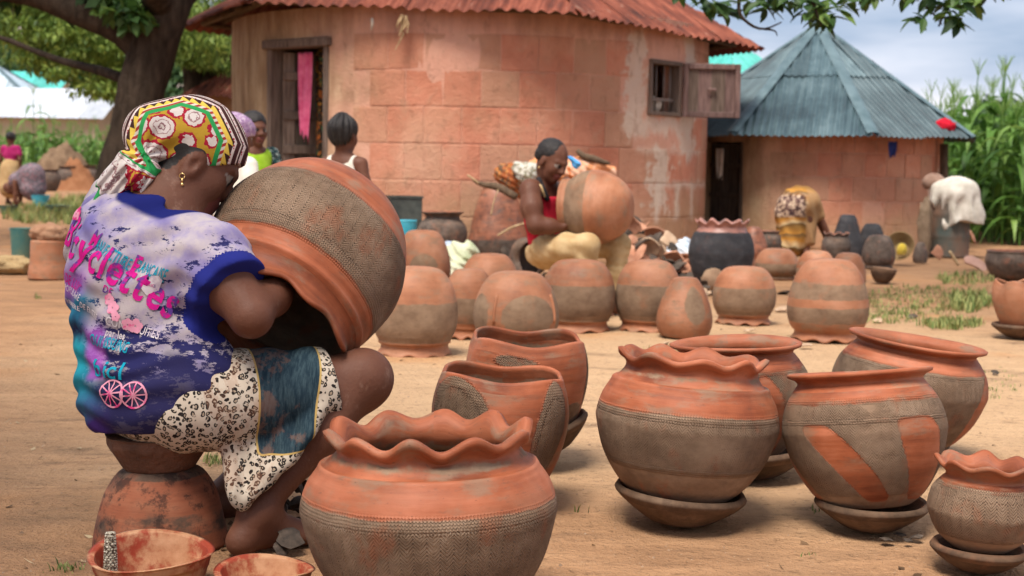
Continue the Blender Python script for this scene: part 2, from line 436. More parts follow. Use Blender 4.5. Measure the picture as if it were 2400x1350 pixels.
def wall_mat(name, centre, block, base, brown, splash, left_edge, low):
    t = MT(name, 0.92, 0.12)
    p = t.pos(); x, y, z = t.sep(p)
    a = t.math('ARCTAN2', t.math('SUBTRACT', x, centre.x), t.math('SUBTRACT', centre.y, y))
    a = t.math('MULTIPLY', a, 57.2958)
    n1 = t.noise(p, 1.5, 5, 0.65); n2 = t.noise(p, 7, 4, 0.65); n3 = t.noise(t.map(p, (1, 1, 0.25)), 6, 4, 0.6)
    c = t.ramp(n1, [(0.3, base[0]), (0.5, base[1]), (0.72, base[2])])
    if block:
        c = t.mix(t.math('MULTIPLY', t.ss(t.rand(), 0.2, 1.0), 0.6), c, base[3])
    else:
        c = t.mix(0.5, c, base[4])
    c = t.mix(t.math('MULTIPLY', t.ss(n2, 0.55, 0.7), 0.35), c, base[3])
    # plain cement render round the door
    bl = t.math('ADD', a, t.math('MULTIPLY', t.math('SUBTRACT', n1, 0.5), 40))
    cement = t.ramp(n3, [(0.3, brown[0]), (0.5, brown[1]), (0.7, brown[2])])
    c = t.mix(t.ss(bl, left_edge + 16, left_edge - 12), c, cement)
    c = t.mix(t.math('MULTIPLY', t.ss(t.noise(p, 0.9, 4, 0.7), 0.5, 0.68), 0.35), c, (0.46, 0.29, 0.18))
    # dust-coloured foot of the wall
    c = t.mix(t.math('MULTIPLY', t.ss(t.math('MULTIPLY_ADD', t.math('SUBTRACT', n1, 0.5), 0.9, z), low[1], low[0]), 0.75), c, low[2])
    # soot and rain streaks under the roof
    drip = t.ss(t.math('MULTIPLY_ADD', t.math('SUBTRACT', t.noise(t.map(p, (1, 1, 0.12)), 9, 4, 0.7), 0.5), 0.9, z), low[3], low[3] + 0.5)
    c = t.mix(t.math('MULTIPLY', drip, 0.5), c, (0.17, 0.075, 0.05))
    if splash:
        for (a0, a1, z0, z1, soft) in splash:
            na_ = t.math('ADD', a, t.math('MULTIPLY', t.math('SUBTRACT', n2, 0.5), soft * 40))
            nz_ = t.math('ADD', z, t.math('MULTIPLY', t.math('SUBTRACT', n3, 0.5), soft * 1.6))
            m = t.math('MULTIPLY', t.math('MULTIPLY', t.ss(na_, a0 - 1, a0 + 1), t.ss(na_, a1 + 1, a1 - 1)), t.math('MULTIPLY', t.ss(nz_, z0 - .05, z0 + .05), t.ss(nz_, z1 + .05, z1 - .05)))
            c = t.mix(t.math('MULTIPLY', m, 0.75), c, (0.60, 0.49, 0.39))
    hb = t.math('ADD', t.math('MULTIPLY', n2, 0.6), t.math('MULTIPLY', t.noise(p, 45, 3, 0.6), 0.4))
    c = t.mix(t.math('MULTIPLY', t.ss(t.noise(t.map(p, (1, 1, .5)), 11, 5, 0.75), 0.54, 0.66), 0.35), c, (0.22, 0.12, 0.075))
    return t.out(c, normal=t.bump(hb, 0.8, 0.03))

def lay_blocks(parent, wall, Rr, ang, ch, courses, a0, a1, openings, mat, proud, rg):
    meshes = [block_mesh(Rr, ang, ch, proud * k) for k in (0.6, 1.0, 1.5)]
    for j in range(courses):
        st = (0.5 * ang if j % 2 else 0)
        k = math.ceil((R(a0) - st) / ang)
        while k * ang + st <= R(a1):
            am = math.degrees(k * ang + st); half = math.degrees(ang / 2)
            z0 = j * ch
            k += 1
            if any(am + half > o0 - 1 and am - half < o1 + 1 and z0 + ch > p0 - .05 and z0 < p1 + .05 for o0, o1, p0, p1 in openings): continue
            o = obj_from(rg.choice(meshes), 'block', mat, wall)
            o.location = (0, 0, z0 + 0.004); o.rotation_euler = (0, 0, R(am))

# ------------------------------------------------------------------ the big pink hut
H1 = at(1101, 400, 16.5); H1 = Vector((H1.x, H1.y, 0))
hut = thing('round_hut', 'large round hut with salmon painted block wall and rusty corrugated roof', 'hut', H1)
op1 = [(-48.5, -30, 0, 2.05), (43.5, 55.5, 1.42, 1.97)]
base1 = ((0.40, 0.15, 0.09), (0.52, 0.215, 0.135), (0.60, 0.32, 0.215), (0.41, 0.255, 0.165), (0.66, 0.41, 0.31))
brown1 = ((0.20, 0.125, 0.07), (0.34, 0.225, 0.13), (0.50, 0.37, 0.23))
spl1 = [(37, 42.5, 1.2, 2.25, 0.30), (42, 62, 1.24, 1.41, 0.35), (57, 64, 1.0, 1.5, 0.45), (58, 64, 1.7, 2.25, 0.3), (45, 52, 0.35, 1.1, 0.5), (46, 80, 0.685, 0.73, 0.10), (46.5, 48.5, 0.3, 0.72, 0.12), (54.5, 56.5, 0.35, 0.72, 0.12), (62.5, 64.5, 0.35, 0.72, 0.12), (40, 70, 1.04, 1.07, 0.10)]
low1 = (0.15, 0.75, (0.42, 0.27, 0.155), 2.0)
wm1 = wall_mat('salmon_wall', H1, False, base1, brown1, spl1, -30, low1)
bm1 = wall_mat('salmon_block', H1, True, base1, brown1, spl1, -30, low1)
W1 = round_wall(hut, 2.71, 0.2, 2.4, op1, wm1)
lay_blocks(hut, W1, 2.71, 0.37 / 2.71, 0.355, 6, -22, 88, op1, bm1, 0.005, random.Random(4))
eave1 = []
for a, r_ in ((-101, 3.62), (-41, 3.3), (19, 3.32), (79, 3.3), (139, 3.3), (199, 3.4)):
    x, y = r_ * math.sin(R(a)), -r_ * math.cos(R(a))
    eave1.append((x, y, 2.335 - 0.036 * x))
sheet_roof(hut, 'roof', eave1, (0, 0, 4.1), RUST, 0.135, 0.017, 0.84, RUSTCAP, random.Random(2), capsel=[1])
# rafters and eave poles
def rafters(hut_, eave, apex, n, rad, drop):
    "poles just under the sheets, from near the eave towards the apex"
    for k in range(n):
        a = 2 * PI * k / n; dx, dy = math.sin(a), -math.cos(a)
        for i in range(len(eave)):
            p, q_ = Vector(eave[i]), Vector(eave[(i + 1) % len(eave)]); ex, ey = q_.x - p.x, q_.y - p.y
            det = dx * -ey + dy * ex
            if abs(det) < 1e-9: continue
            t_ = (p.x * -ey + p.y * ex) / det; s_ = (dx * p.y - dy * p.x) / det
            if t_ > 0 and 0 <= s_ <= 1:
                e = p + (q_ - p) * s_; c_ = Vector(apex); u0, u1 = e.lerp(c_, .06), e.lerp(c_, .75)
                MB().tube([u0 - V3(0, 0, drop), u1 - V3(0, 0, drop)], rad, 6).build('rafter', POLE, hut_, True); break
rafters(hut, eave1, (0, 0, 4.1), 24, .032, .075)
m = MB()
for i in range(6):
    a, b = Vector(eave1[i]) * 0.91, Vector(eave1[(i + 1) % 6]) * 0.91
    a.z = eave1[i][2] + 0.04; b.z = eave1[(i + 1) % 6][2] + 0.04
    m.tube([a, a.lerp(b, 0.5), b], 0.03, 6)
m.build('eave_pole', POLE, hut, True)

def polar(a, r_, z): return Vector((r_ * math.sin(R(a)), -r_ * math.cos(R(a)), z))
def tangent(a): return Vector((math.cos(R(a)), math.sin(R(a)), 0))
def frame_rot(a):   # columns: along the wall, outward, up
    tx = tangent(a); out = Vector((math.sin(R(a)), -math.cos(R(a)), 0))
    return Matrix(((tx.x, -out.x, 0), (tx.y, -out.y, 0), (0, 0, 1)))
# door opening
door = bpy.data.objects.new('doorway', None); COL.objects.link(door); door.parent = hut
for a, nm in ((-48.2, 0), (-30.3, 0)):
    MB().box(polar(a, 2.64, 1.02), (0.07, 0.16, 2.04), frame_rot(a), 0.008).build('door_post', WOOD, door)
c = (polar(-48.5, 2.68, 2.03) + polar(-30, 2.68, 2.03)) / 2
MB().box(c + Vector((0, 0, 0.03)), (0.98, 0.17, 0.09), frame_rot(-39.2), 0.01).build('lintel', WOOD, door)
# the leaf stands open inwards, boarded
hinge = polar(-46.6, 2.6, 0.05); dl = frame_rot(-39.2) @ Matrix.Rotation(R(52), 3, 'Z')
leafE = bpy.data.objects.new('door_leaf', None); COL.objects.link(leafE); leafE.parent = hut
for k in range(5):
    MB().box(hinge + dl @ Vector((0.07 + k * 0.135, 0, 0.98)), (0.128, 0.03, 1.92), dl, 0.005).build('board', DARKWOOD if k % 2 else WOOD, leafE)
for zz in (0.25, 0.62, 0.95, 1.3, 1.7):
    MB().box(hinge + dl @ Vector((0.34, -0.03, zz)), (0.66, 0.03, 0.09), dl, 0.005).build('rail', WOOD, leafE)

def cloth_sheet(name, label, cat, mat, top_l, top_r, length, folds, depth_, nrm, rg, ragged=0.05, taper=0.0, group=None, thick=0.004):
    "a hanging cloth with vertical folds"
    top_l, top_r = Vector(top_l), Vector(top_r); nrm = Vector(nrm).normalized()
    nu, nv = 36, 24; V = []
    ph = rg.uniform(0, 6)
    hem = [rg.uniform(-ragged, ragged) for _ in range(nu + 1)]
    hem = [(hem[i] + hem[max(0, i - 1)] + hem[min(nu, i + 1)]) / 3 for i in range(nu + 1)]
    mid = (top_l + top_r) / 2
    for side in (0, 1):
        for j in range(nv + 1):
            tv = j / nv
            for i in range(nu + 1):
                tu = i / nu
                p = top_l.lerp(top_r, tu)
                p = p.lerp(mid, taper * tv * tv) if taper > 0 else p.lerp(mid, taper * tv)
                d = depth_ * (0.35 + 0.65 * tv) * (math.sin(tu * folds * 2 * PI + ph) + 0.4 * math.sin(tu * folds * 4.3 + tv * 3 + ph))
                V.append(p + nrm * (d + side * thick) + Vector((0, 0, -(length + hem[i]) * tv)))
    W = nu + 1; O = W * (nv + 1); F = []
    for j in range(nv):
        for i in range(nu):
            q = (j * W + i, j * W + i + 1, (j + 1) * W + i + 1, (j + 1) * W + i)
            F.append(q); F.append(tuple(O + k for k in reversed(q)))
    for j in range(nv):
        F.append((j * W, (j + 1) * W, O + (j + 1) * W, O + j * W)); F.append((j * W + nu, O + j * W + nu, O + (j + 1) * W + nu, (j + 1) * W + nu))
    for i in range(nu):
        F.append((nv * W + i, nv * W + i + 1, O + nv * W + i + 1, O + nv * W + i)); F.append((i, O + i, O + i + 1, i + 1))
    base = mid + Vector((0, 0, -length))
    o = obj_from(mesh(name, [Vector(v) - base for v in V], F), name, mat, loc=base)
    return tag(o, label, cat, group)
PINKCLOTH = simple_mat('pink_cloth', (0.62, 0.07, 0.19), (0.86, 0.24, 0.40), 9, 0.9, 0.1)
def print_mat(name, bg, cols, scale, rough=0.9):
    t = MT(name, rough, 0.1); o = t.objc()
    n = t.noise(t.map(o, (1, 1, 1)), scale, 2, 0.5, 1.2); c = bg
    for k, (lo, hi, col) in enumerate(cols):
        n = t.noise(t.map(o, (1, 1, 1), (k * 3.7, k * 1.9, k)), scale * (1 + 0.3 * k), 2, 0.5, 1.0)
        c = t.mix(t.ss(n, lo, hi), c, col)
    return t.out(c, normal=t.bump(t.noise(o, 90, 2), 0.3, 0.003))
WAXPRINT = print_mat('dark_wax_print', (0.03, 0.02, 0.015), [(0.55, 0.6, (0.32, 0.09, 0.02)), (0.58, 0.63, (0.03, 0.11, 0.045)), (0.6, 0.64, (0.42, 0.20, 0.03))], 16)
q0 = H1 + polar(-41.8, 2.55, 1.98); q1 = H1 + polar(-37.2, 2.55, 1.98)
cloth_sheet('hanging_cloth', 'bright pink cloth hanging in the doorway of the rusty roofed hut', 'cloth', PINKCLOTH, q0, q1, 0.84, 2.2, 0.022, (q0 - H1).normalized(), random.Random(3), 0.12, 0.35)
q0 = H1 + polar(-38.4, 2.46, 2.0); q1 = H1 + polar(-31.2, 2.46, 2.0)
cloth_sheet('door_curtain', 'dark orange and green printed curtain beside the pink doorway cloth', 'curtain', WAXPRINT, q0, q1, 1.15, 3, 0.03, (q0 - H1).normalized(), random.Random(5), 0.1, 0.1)

# window: frame, bars, the shutter swung out
winE = bpy.data.objects.new('window', None); COL.objects.link(winE); winE.parent = hut
fr = frame_rot(49.5); cw = (polar(43.5, 2.71, 0) + polar(55.5, 2.71, 0)) / 2
hw = 2.71 * math.sin(R(6))
for sx in (-1, 1): MB().box(cw + fr @ Vector((sx * (hw - 0.02), 0.03, 1.695)), (0.05, 0.12, 0.56), fr, 0.006).build('window_frame', WOOD, winE)
for zz in (1.43, 1.955): MB().box(cw + fr @ Vector((0, 0.03, zz)), (2 * hw, 0.14, 0.045), fr, 0.006).build('window_frame', WOOD, winE)
for sx in (-0.08, 0.06, 0.17): MB().tube([cw + fr @ Vector((sx, 0.05, 1.44)), cw + fr @ Vector((sx, 0.05, 1.95))], 0.009, 8).build('bar', METAL, winE, True)
MB().box(cw + fr @ Vector((0, 0.05, 1.58)), (2 * hw - 0.08, 0.03, 0.03), fr).build('bar', METAL, winE)
shut = bpy.data.objects.new('shutter', None); COL.objects.link(shut); shut.parent = hut
hp = cw + fr @ Vector((hw + 0.005, -0.04, 0)); sd = Matrix.Rotation(R(3), 3, 'Z')
SW, z0s, z1s = 0.60, 1.41, 1.97
MAUVE = simple_mat('faded_mauve_wood', (0.085, 0.05, 0.044), (0.19, 0.12, 0.105), 7, 0.85, stretch=(5, 5, 0.6), rand=0.2)
for k in range(4):
    MB().box(hp + sd @ Vector((0.087 + k * 0.142, 0.012 + .004 * (k % 2), (z0s + z1s) / 2)), (0.148, 0.018, z1s - z0s - 0.08), sd, 0.004).build('board', (WOOD, MAUVE)[k % 2], shut)
for sx in (0.025, SW - 0.025): MB().box(hp + sd @ Vector((sx, 0, (z0s + z1s) / 2)), (0.055, 0.045, z1s - z0s), sd, 0.006).build('stile', MAUVE, shut)
for zz in (z0s + 0.03, z1s - 0.03): MB().box(hp + sd @ Vector((SW / 2, -0.002, zz)), (SW - 0.11, 0.04, 0.06), sd, 0.006).build('rail', MAUVE, shut)
MB().box(hp + sd @ Vector((0.30, -0.028, 1.70)), (0.09, 0.03, 0.035), sd, 0.008).build('latch', MAUVE, shut)
# bundles on the sill inside
def lump(name, mat, size, seed, label=None, cat=None, loc=(0, 0, 0), parent=None, n=14, amp=0.18, sc=3.0, group=None, rz=0):
    V = []; F = []
    for i in range(n + 1):
        th = PI * i / n
        for j in range(2 * n):
            ph = PI * j / n
            d = Vector((math.sin(th) * math.cos(ph), math.sin(th) * math.sin(ph), math.cos(th)))
            k = 1 + amp * float(mnoise.fractal(d * sc * 0.6 + Vector((seed * 3.1, seed, 0)), 0.8, 2.1, 3))
            V.append((d.x * k * size[0], d.y * k * size[1], max(d.z * k, -0.72) * size[2] + 0.72 * size[2]))
    for i in range(n):
        for j in range(2 * n): F.append((i * 2 * n + j, (i + 1) * 2 * n + j, (i + 1) * 2 * n + (j + 1) % (2 * n), i * 2 * n + (j + 1) % (2 * n)))
    o = obj_from(mesh(name, V, F), name, mat, parent, loc, (0, 0, rz))
    return tag(o, label, cat, group)
SACK = simple_mat('pale_sack', (0.38, 0.31, 0.24), (0.60, 0.52, 0.43), 14, 0.95, 0.1)
lump('cloth_bundle', SACK, (0.11, 0.09, 0.10), 3, 'pale cloth bundle behind the bars of the hut window', 'bundle', H1 + cw + fr @ Vector((-0.03, 0.15, 1.445)))

# odds and ends caught under the eave
STRAW = simple_mat('dry_straw', (0.28, 0.18, 0.09), (0.52, 0.38, 0.22), 20, 0.95)
rg = random.Random(8); m = MB()
p0 = at(945, 40, 13.6)
for k in range(9):
    q = p0 + Vector((rg.uniform(-.03, .03), rg.uniform(-.02, .02), rg.uniform(-.02, .03)))
    L = rg.uniform(0.10, 0.20) if k else 0.30
    m.tube([q, q + Vector((rg.uniform(-.04, .04), 0, -L * .5)), q + Vector((rg.uniform(-.06, .05) - .01, 0, -L))], [0.009, 0.012, 0.004], 5)
o = m.build('straw_tuft', STRAW, off=p0); o.location = p0
tag(o, 'tuft of dry straw dangling from the rusty eave', 'straw')
p0 = at(872, 42, 13.7)
o = MB().tube([(0, 0, 0.0), (0.004, 0, -0.06), (-0.006, 0, -0.12)], [0.012, 0.015, 0.008], 6).build('rag_strip', SACK, smooth=True, loc=p0)
tag(o, 'small white rag strip hanging from the rusty eave', 'rag')

# ------------------------------------------------------------------ the blue roofed hut
H2 = at(1905, 400, 17.5); H2 = Vector((H2.x, H2.y, 0))
hut2 = thing('round_hut', 'small low round hut with blue grey corrugated metal roof', 'hut', H2)
op2 = [(-72, -43, 0, 1.2)]
base2 = ((0.42, 0.16, 0.10), (0.54, 0.24, 0.15), (0.60, 0.31, 0.20), (0.40, 0.25, 0.165), (0.64, 0.40, 0.29))
low2 = (0.1, 0.5, (0.44, 0.28, 0.16), 1.05)
spl2 = [(48, 51, 0.45, 0.75, 0.12), (58, 61, 0.3, 0.95, 0.15), (70, 74, 0.4, 0.9, 0.15)]
wm2 = wall_mat('ochre_pink_wall', H2, False, base2, brown1, spl2, -28, low2)
bm2 = wall_mat('ochre_pink_block', H2, True, base2, brown1, spl2, -28, low2)
W2 = round_wall(hut2, 1.52, 0.18, 1.36, op2, wm2)
lay_blocks(hut2, W2, 1.52, 0.27 / 1.52, 0.27, 5, -26, 100, op2, bm2, 0.006, random.Random(6))
eave2 = []
for k in range(8):
    a = 6.5 + 45 * (k - 2)
    eave2.append((2.0 * math.sin(R(a)), -2.0 * math.cos(R(a)), 1.28))
sheet_roof(hut2, 'roof', eave2, (0, 0, 2.66), BLUE, 0.08, 0.011, 0.78, BLUELIGHT, random.Random(9), cap_r=0.045)
lump('ridge_knob', BLUELIGHT, (0.11, 0.11, 0.06), 2, parent=hut2, loc=(0, 0, 2.6), n=6, amp=0.05)
rafters(hut2, eave2, (0, 0, 2.66), 16, .025, .06)
hinge = polar(-70, 1.42, 0.03); d2 = frame_rot(-57) @ Matrix.Rotation(R(12), 3, 'Z')
leaf2 = bpy.data.objects.new('door_leaf', None); COL.objects.link(leaf2); leaf2.parent = hut2
for k in range(5): MB().box(hinge + d2 @ Vector((0.07 + k * 0.132, 0.03, 0.58)), (0.125, 0.025, 1.14), d2, 0.004).build('board', DARKWOOD, leaf2)
for zz in (0.2, 0.55, 0.9): MB().box(hinge + d2 @ Vector((0.33, 0.0, zz)), (0.64, 0.02, 0.05), d2, 0.004).build('rail', DARKWOOD, leaf2)
MB().box(polar(-43.6, 1.46, 0.6), (0.05, 0.12, 1.2), frame_rot(-43.6), 0.006).build('door_post', DARKWOOD, hut2)
GAUZE = simple_mat('white_cloth', (0.42, 0.38, 0.31), (0.68, 0.63, 0.55), 10, 0.95, 0.1)
q0 = H2 + polar(-58, 1.54, 1.12); q1 = H2 + polar(-53.5, 1.54, 1.12)
cloth_sheet('door_rag', 'pale rag hanging on the dark door of the blue roofed hut', 'rag', GAUZE, q0, q1, 0.32, 1.5, 0.012, (q0 - H2).normalized(), random.Random(13), 0.08, 0.5)
BLUECLOTH = simple_mat('navy_cloth', (0.015, 0.02, 0.10), (0.04, 0.06, 0.22), 10, 0.9)
p = at(2092, 332, 15.9)
cloth_sheet('eave_rag', 'navy blue rag hanging from the blue metal eave', 'rag', BLUECLOTH, p + V3(-.05, 0, 0), p + V3(.05, 0, 0), 0.17, 1, 0.01, (0, -1, 0), random.Random(1), 0.05, 0.5)
REDCLOTH = simple_mat('red_cloth', (0.40, 0.008, 0.02), (0.68, 0.02, 0.045), 14, 0.9, 0.1, 0.8, 0.02)
pr = at(2207, 304, 16.35)
lump('red_bundle', REDCLOTH, (0.12, 0.10, 0.085), 5, 'bright red cloth bundle lying on the blue metal roof edge', 'cloth', pr + V3(0, -.10, -0.03), amp=0.3, sc=6)
# post under the right of its eave
p = gnd(2203, 582)
MB().tube([(0, 0, 0), (0.01, 0, 0.7), (0, 0, 1.22)], [0.055, 0.05, 0.05], 9).build('eave_post', POLE, hut2, True, loc=(p.x - H2.x, p.y - H2.y, 0))

# ------------------------------------------------------------------ the small rusty hut behind
H3 = at(640, 400, 21.5); H3 = Vector((H3.x, H3.y, 0))
hut3 = thing('round_hut', 'small brown hut with rusty roof behind the big hut', 'hut', H3)
MUD = simple_mat('brown_mud_wall', (0.17, 0.095, 0.055), (0.32, 0.19, 0.11), 3, 0.95, 0.1, 0.6, 0.02)
round_wall(hut3, 1.15, 0.15, 1.95, [], MUD)
sheet_roof(hut3, 'roof', [(1.55 * math.sin(R(60 * k + 12)), -1.55 * math.cos(R(60 * k + 12)), 1.80) for k in range(6)], (0, 0, 2.62), RUST, 0.11, 0.015, 0.8, RUSTCAP, random.Random(12), tiers=1, capsel=[])

# ------------------------------------------------------------------ far sheds on the left
WHITEROOF = sheet_mat('white_metal_roof', ((0.36, 0.39, 0.43), (0.46, 0.49, 0.54), (0.56, 0.58, 0.63)), (0.5, 0.45, 0.4), 0.3, 0.5, 0.4)
TEAL = sheet_mat('teal_metal_roof', ((0.04, 0.30, 0.25), (0.06, 0.40, 0.34), (0.10, 0.48, 0.42)), (0.1, 0.3, 0.28), 0.3, 0.5, 0.4)
GREYROOF = sheet_mat('grey_blue_metal_roof', ((0.30, 0.38, 0.43), (0.38, 0.47, 0.53), (0.46, 0.55, 0.6)), (0.4, 0.3, 0.22), 0.3, 0.5, 0.4)
PLASTER = simple_mat('cream_plaster', (0.42, 0.33, 0.22), (0.55, 0.45, 0.33), 1.5, 0.95)
def shed(label, x0, x1, y0, y1, h, ridge, roofmat, over=0.4):
    c = Vector(((x0 + x1) / 2, (y0 + y1) / 2, 0))
    t = thing('metal_roofed_shed', label, 'building', c)
    w, d = x1 - x0, y1 - y0
    m = MB().box((0, 0, h / 2), (w, d, h)); m.add([(-w / 2, -d / 2, h), (-w / 2, d / 2, h), (-w / 2, 0, ridge - .02), (w / 2, -d / 2, h), (w / 2, d / 2, h), (w / 2, 0, ridge - .02)], [(0, 1, 2), (3, 5, 4)])
    m.build('wall', PLASTER, t)
    sl = (ridge - h) / (d / 2)
    roof = bpy.data.objects.new('roof', None); COL.objects.link(roof); roof.parent = t
    n = max(2, round((w + 2 * over) / 1.0)); sw = (w + 2 * over) / n
    for side in (-1, 1):
        for k in range(n):
            us = np.linspace(-w / 2 - over + k * sw, -w / 2 - over + (k + 1) * sw, 13)
            V = []; UV = []
            for yy in (d / 2 + over, 0):
                for u in us:
                    V.append((u, side * yy, ridge + 0.02 - sl * yy + 0.015 * math.cos(u * 2 * PI / 0.25) + 0.004 * (k % 2))); UV.append((u, yy))
            F = [(q, q + 1, 14 + q, 13 + q) for q in range(12)]
            obj_from(mesh('roof_sheet', V, F, True, [UV[v] for f in F for v in f]), 'roof_sheet', roofmat, roof)
    for k in range(max(1, int(w / 4))):
        x = -w / 2 + (k + 0.6) * w / max(1, int(w / 4))
        MB().box((x, -d / 2 - 0.01, h * 0.55), (0.9, 0.06, 0.9)).build('window', DARKWOOD, t)
    return t
def xw(px, D): return at(px, 380, D).x
shed('long low shed with white metal roof beyond the maize', xw(-160, 60), xw(262, 60), 58, 64, 2.75, 3.95, WHITEROOF)
shed('building with teal green metal roof behind the white shed', xw(30, 80), xw(150, 80), 78, 84, 4.6, 5.9, TEAL)
# pyramid roofed house at the far left
ph = thing('pyramid_roofed_house', 'house with pale blue grey pointed roof at the far edge', 'building', (xw(-10, 72), 72, 0))
MB().box((0, 0, 2.0), (4.2, 4.2, 4.0)).build('wall', PLASTER, ph)
sheet_roof(ph, 'roof', [(2.5, -2.5, 4.1), (2.5, 2.5, 4.1), (-2.5, 2.5, 4.1), (-2.5, -2.5, 4.1)][::-1], (0, 0, 5.75), GREYROOF, 0.3, 0.02, 1.2, BLUELIGHT, random.Random(3), tiers=1, cap_r=0.08)
# turquoise roof seen between the two huts
tq = Vector((at(1700, 150, 26).x, at(1700, 150, 26).y, 0))
hut4 = thing('round_hut', 'hut with turquoise metal roof glimpsed between the two round huts', 'hut', tq)
round_wall(hut4, 1.5, 0.15, 2.2, [], MUD)
sheet_roof(hut4, 'roof', [(2.0 * math.sin(R(60 * k)), -2.0 * math.cos(R(60 * k)), 2.1) for k in range(6)], (0, 0, 3.35), TEAL, 0.1, 0.014, 0.8, BLUELIGHT, random.Random(5), tiers=1, capsel=[])
# ------------------------------------------------------------------ vegetation
def leaf_mat(name, c1, c2, c3, rough=0.55, trans=0.25):
    t = MT(name, rough, 0.3)
    p = t.pos()
    at_ = t.attr('leaf')
    n = t.noise(p, 1.6, 3, 0.6)
    k = t.math('MULTIPLY_ADD', t.math('SUBTRACT', n, 0.5), 0.9, t.sep(at_)[0])
    c = t.ramp(k, [(0.1, c1), (0.5, c2), (0.9, c3)])
    t.out(c)
    if trans:
        tr = t.node('ShaderNodeBsdfTranslucent', {'Color': c})
        mx = t.node('ShaderNodeMixShader', {0: trans, 1: t.b.outputs[0], 2: tr.outputs[0]})
        t.nt.links.new(mx.outputs[0], t.nt.nodes['Material Output'].inputs[0])
    return t.m
BARK = simple_mat('dark_bark', (0.028, 0.020, 0.014), (0.085, 0.060, 0.042), 7, 0.95, 0.1, 1.0, 0.04, stretch=(2, 2, 0.5))
LEAF_DARK = leaf_mat('broad_leaf', (0.02, 0.05, 0.014), (0.055, 0.12, 0.026), (0.15, 0.24, 0.05), .5, .35)
LEAF_LIME = leaf_mat('fine_leaf', (0.06, 0.11, 0.02), (0.18, 0.27, 0.05), (0.42, 0.52, 0.12), .55, .45)
LEAF_DEEP = leaf_mat('deep_leaf', (0.025, 0.06, 0.022), (0.06, 0.125, 0.04), (0.14, 0.22, 0.06), .55, .35)
LEAF_MAIZE = leaf_mat('maize_leaf', (0.05, 0.12, 0.02), (0.11, 0.23, 0.04), (0.24, 0.38, 0.09), 0.5, 0.35)
TASSEL = simple_mat('maize_tassel', (0.30, 0.24, 0.11), (0.45, 0.38, 0.2), 20)

def leaf_cloud(centres, radii, per, size, rg, aspect=0.5, droop=0.3):
    "leaf blades scattered through clumps: (verts, quads, attr)"
    C = np.repeat(np.asarray(centres, float), per, 0); Rr = np.repeat(np.asarray(radii, float), per, 0)
    n = len(C)
    d = rg.normal(size=(n, 3)); d /= np.linalg.norm(d, axis=1)[:, None]
    rad = rg.random(n) ** 0.45
    P = C + d * rad[:, None] * Rr
    ax = rg.normal(size=(n, 3)); ax[:, 2] -= droop * 2; ax /= np.linalg.norm(ax, axis=1)[:, None]
    up = rg.normal(size=(n, 3)) * 0.6 + np.array([0, 0, 1.0]); sd = np.cross(ax, up); sd /= np.linalg.norm(sd, axis=1)[:, None] + 1e-9
    nn = np.cross(sd, ax)
    L = size * rg.uniform(0.6, 1.3, n)[:, None]
    v0 = P; v1 = P + ax * L * 0.5 + sd * L * aspect * 0.5 + nn * L * 0.06; v2 = P + ax * L - nn * L * 0.08; v3 = P + ax * L * 0.5 - sd * L * aspect * 0.5 + nn * L * 0.06
    V = np.stack([v0, v1, v2, v3], 1).reshape(-1, 3)
    F = np.arange(4 * n).reshape(n, 4)
    A = np.repeat(np.clip(rg.normal(0.45, 0.2, n), 0, 1), 4)
    return V, F, np.stack([A, A, A, np.ones_like(A)], 1)

def tree(name, label, base, limbs, clumps, per, size, leafmat, seed, group=None, aspect=0.5, droop=0.3, bark=BARK):
    """limbs: list of ([(x,y,z)...], [radii]) relative to base; clumps: [(centre, radii)]"""
    base = Vector(base)
    t = thing(name, label, 'tree', base, group=group)
    rg = random.Random(seed); m = MB()
    for pts, rad in limbs:
        P = catmull(pts, max(6, 3 * len(pts))); rr = np.interp(np.linspace(0, 1, len(P)), np.linspace(0, 1, len(rad)), rad)
        P = P + vnoise(P, 1.7, seed)[:, None] * rr[:, None] * 0.25
        m.tube(P, list(rr), 14 if rad[0] > 0.1 else 7, True, 0.06, rg)
    m.build('trunk', bark, t, True)
    if clumps:
        V, F, A = leaf_cloud([c for c, r_ in clumps], [r_ for c, r_ in clumps], per, size, np.random.default_rng(seed), aspect, droop)
        obj_from(mesh('crown', V, F, False, None, {'leaf': A}), 'crown', leafmat, t)
    return t
def clump_shell(centre, rad, n, cr, seed):
    "clumps spread through an ellipsoid, uneven"
    g = np.random.default_rng(seed); out = []
    for _ in range(n):
        d = g.normal(size=3); d /= np.linalg.norm(d); k = g.random() ** 0.5
        s = cr * g.uniform(0.55, 1.35)
        out.append((np.asarray(centre) + d * k * np.asarray(rad), np.array([s, s, s * 0.7])))
    return out

# the big dark tree behind the seated potter
TB = Vector((at(300, 590, 14.2).x, 14.2, 0)); sc = 14.2 / FPX
def tl(px, py, dd=0.0): return tuple(at(px, py, 14.2 + dd) - TB)
trunk = ([(0, 0, -0.1), tl(300, 420), tl(325, 240), tl(358, 110), tl(395, 0), tl(420, -180, .3), tl(440, -420, .8)], [0.42, 0.30, 0.235, 0.235, 0.26, 0.2, 0.12])
limbA = ([tl(345, 150), tl(300, 92), tl(215, 48), tl(60, -12), tl(-150, -60, -.3), tl(-420, -200, -.6)], [0.16, 0.145, 0.125, 0.115, 0.09, 0.05])
limbB = ([tl(395, 20), tl(520, -100, .4), tl(760, -260, 1.2)], [0.15, 0.12, 0.06])
limbC = ([tl(380, 30), tl(330, -160, -1.2), tl(200, -380, -2.5)], [0.16, 0.12, 0.06])
limbD = ([tl(300, 190, .2), tl(230, 165, .6), tl(140, 140, 1.2), tl(20, 95, 2.0), tl(-90, 60, 2.6)], [0.06, 0.045, 0.035, 0.028, 0.015])
cl = []
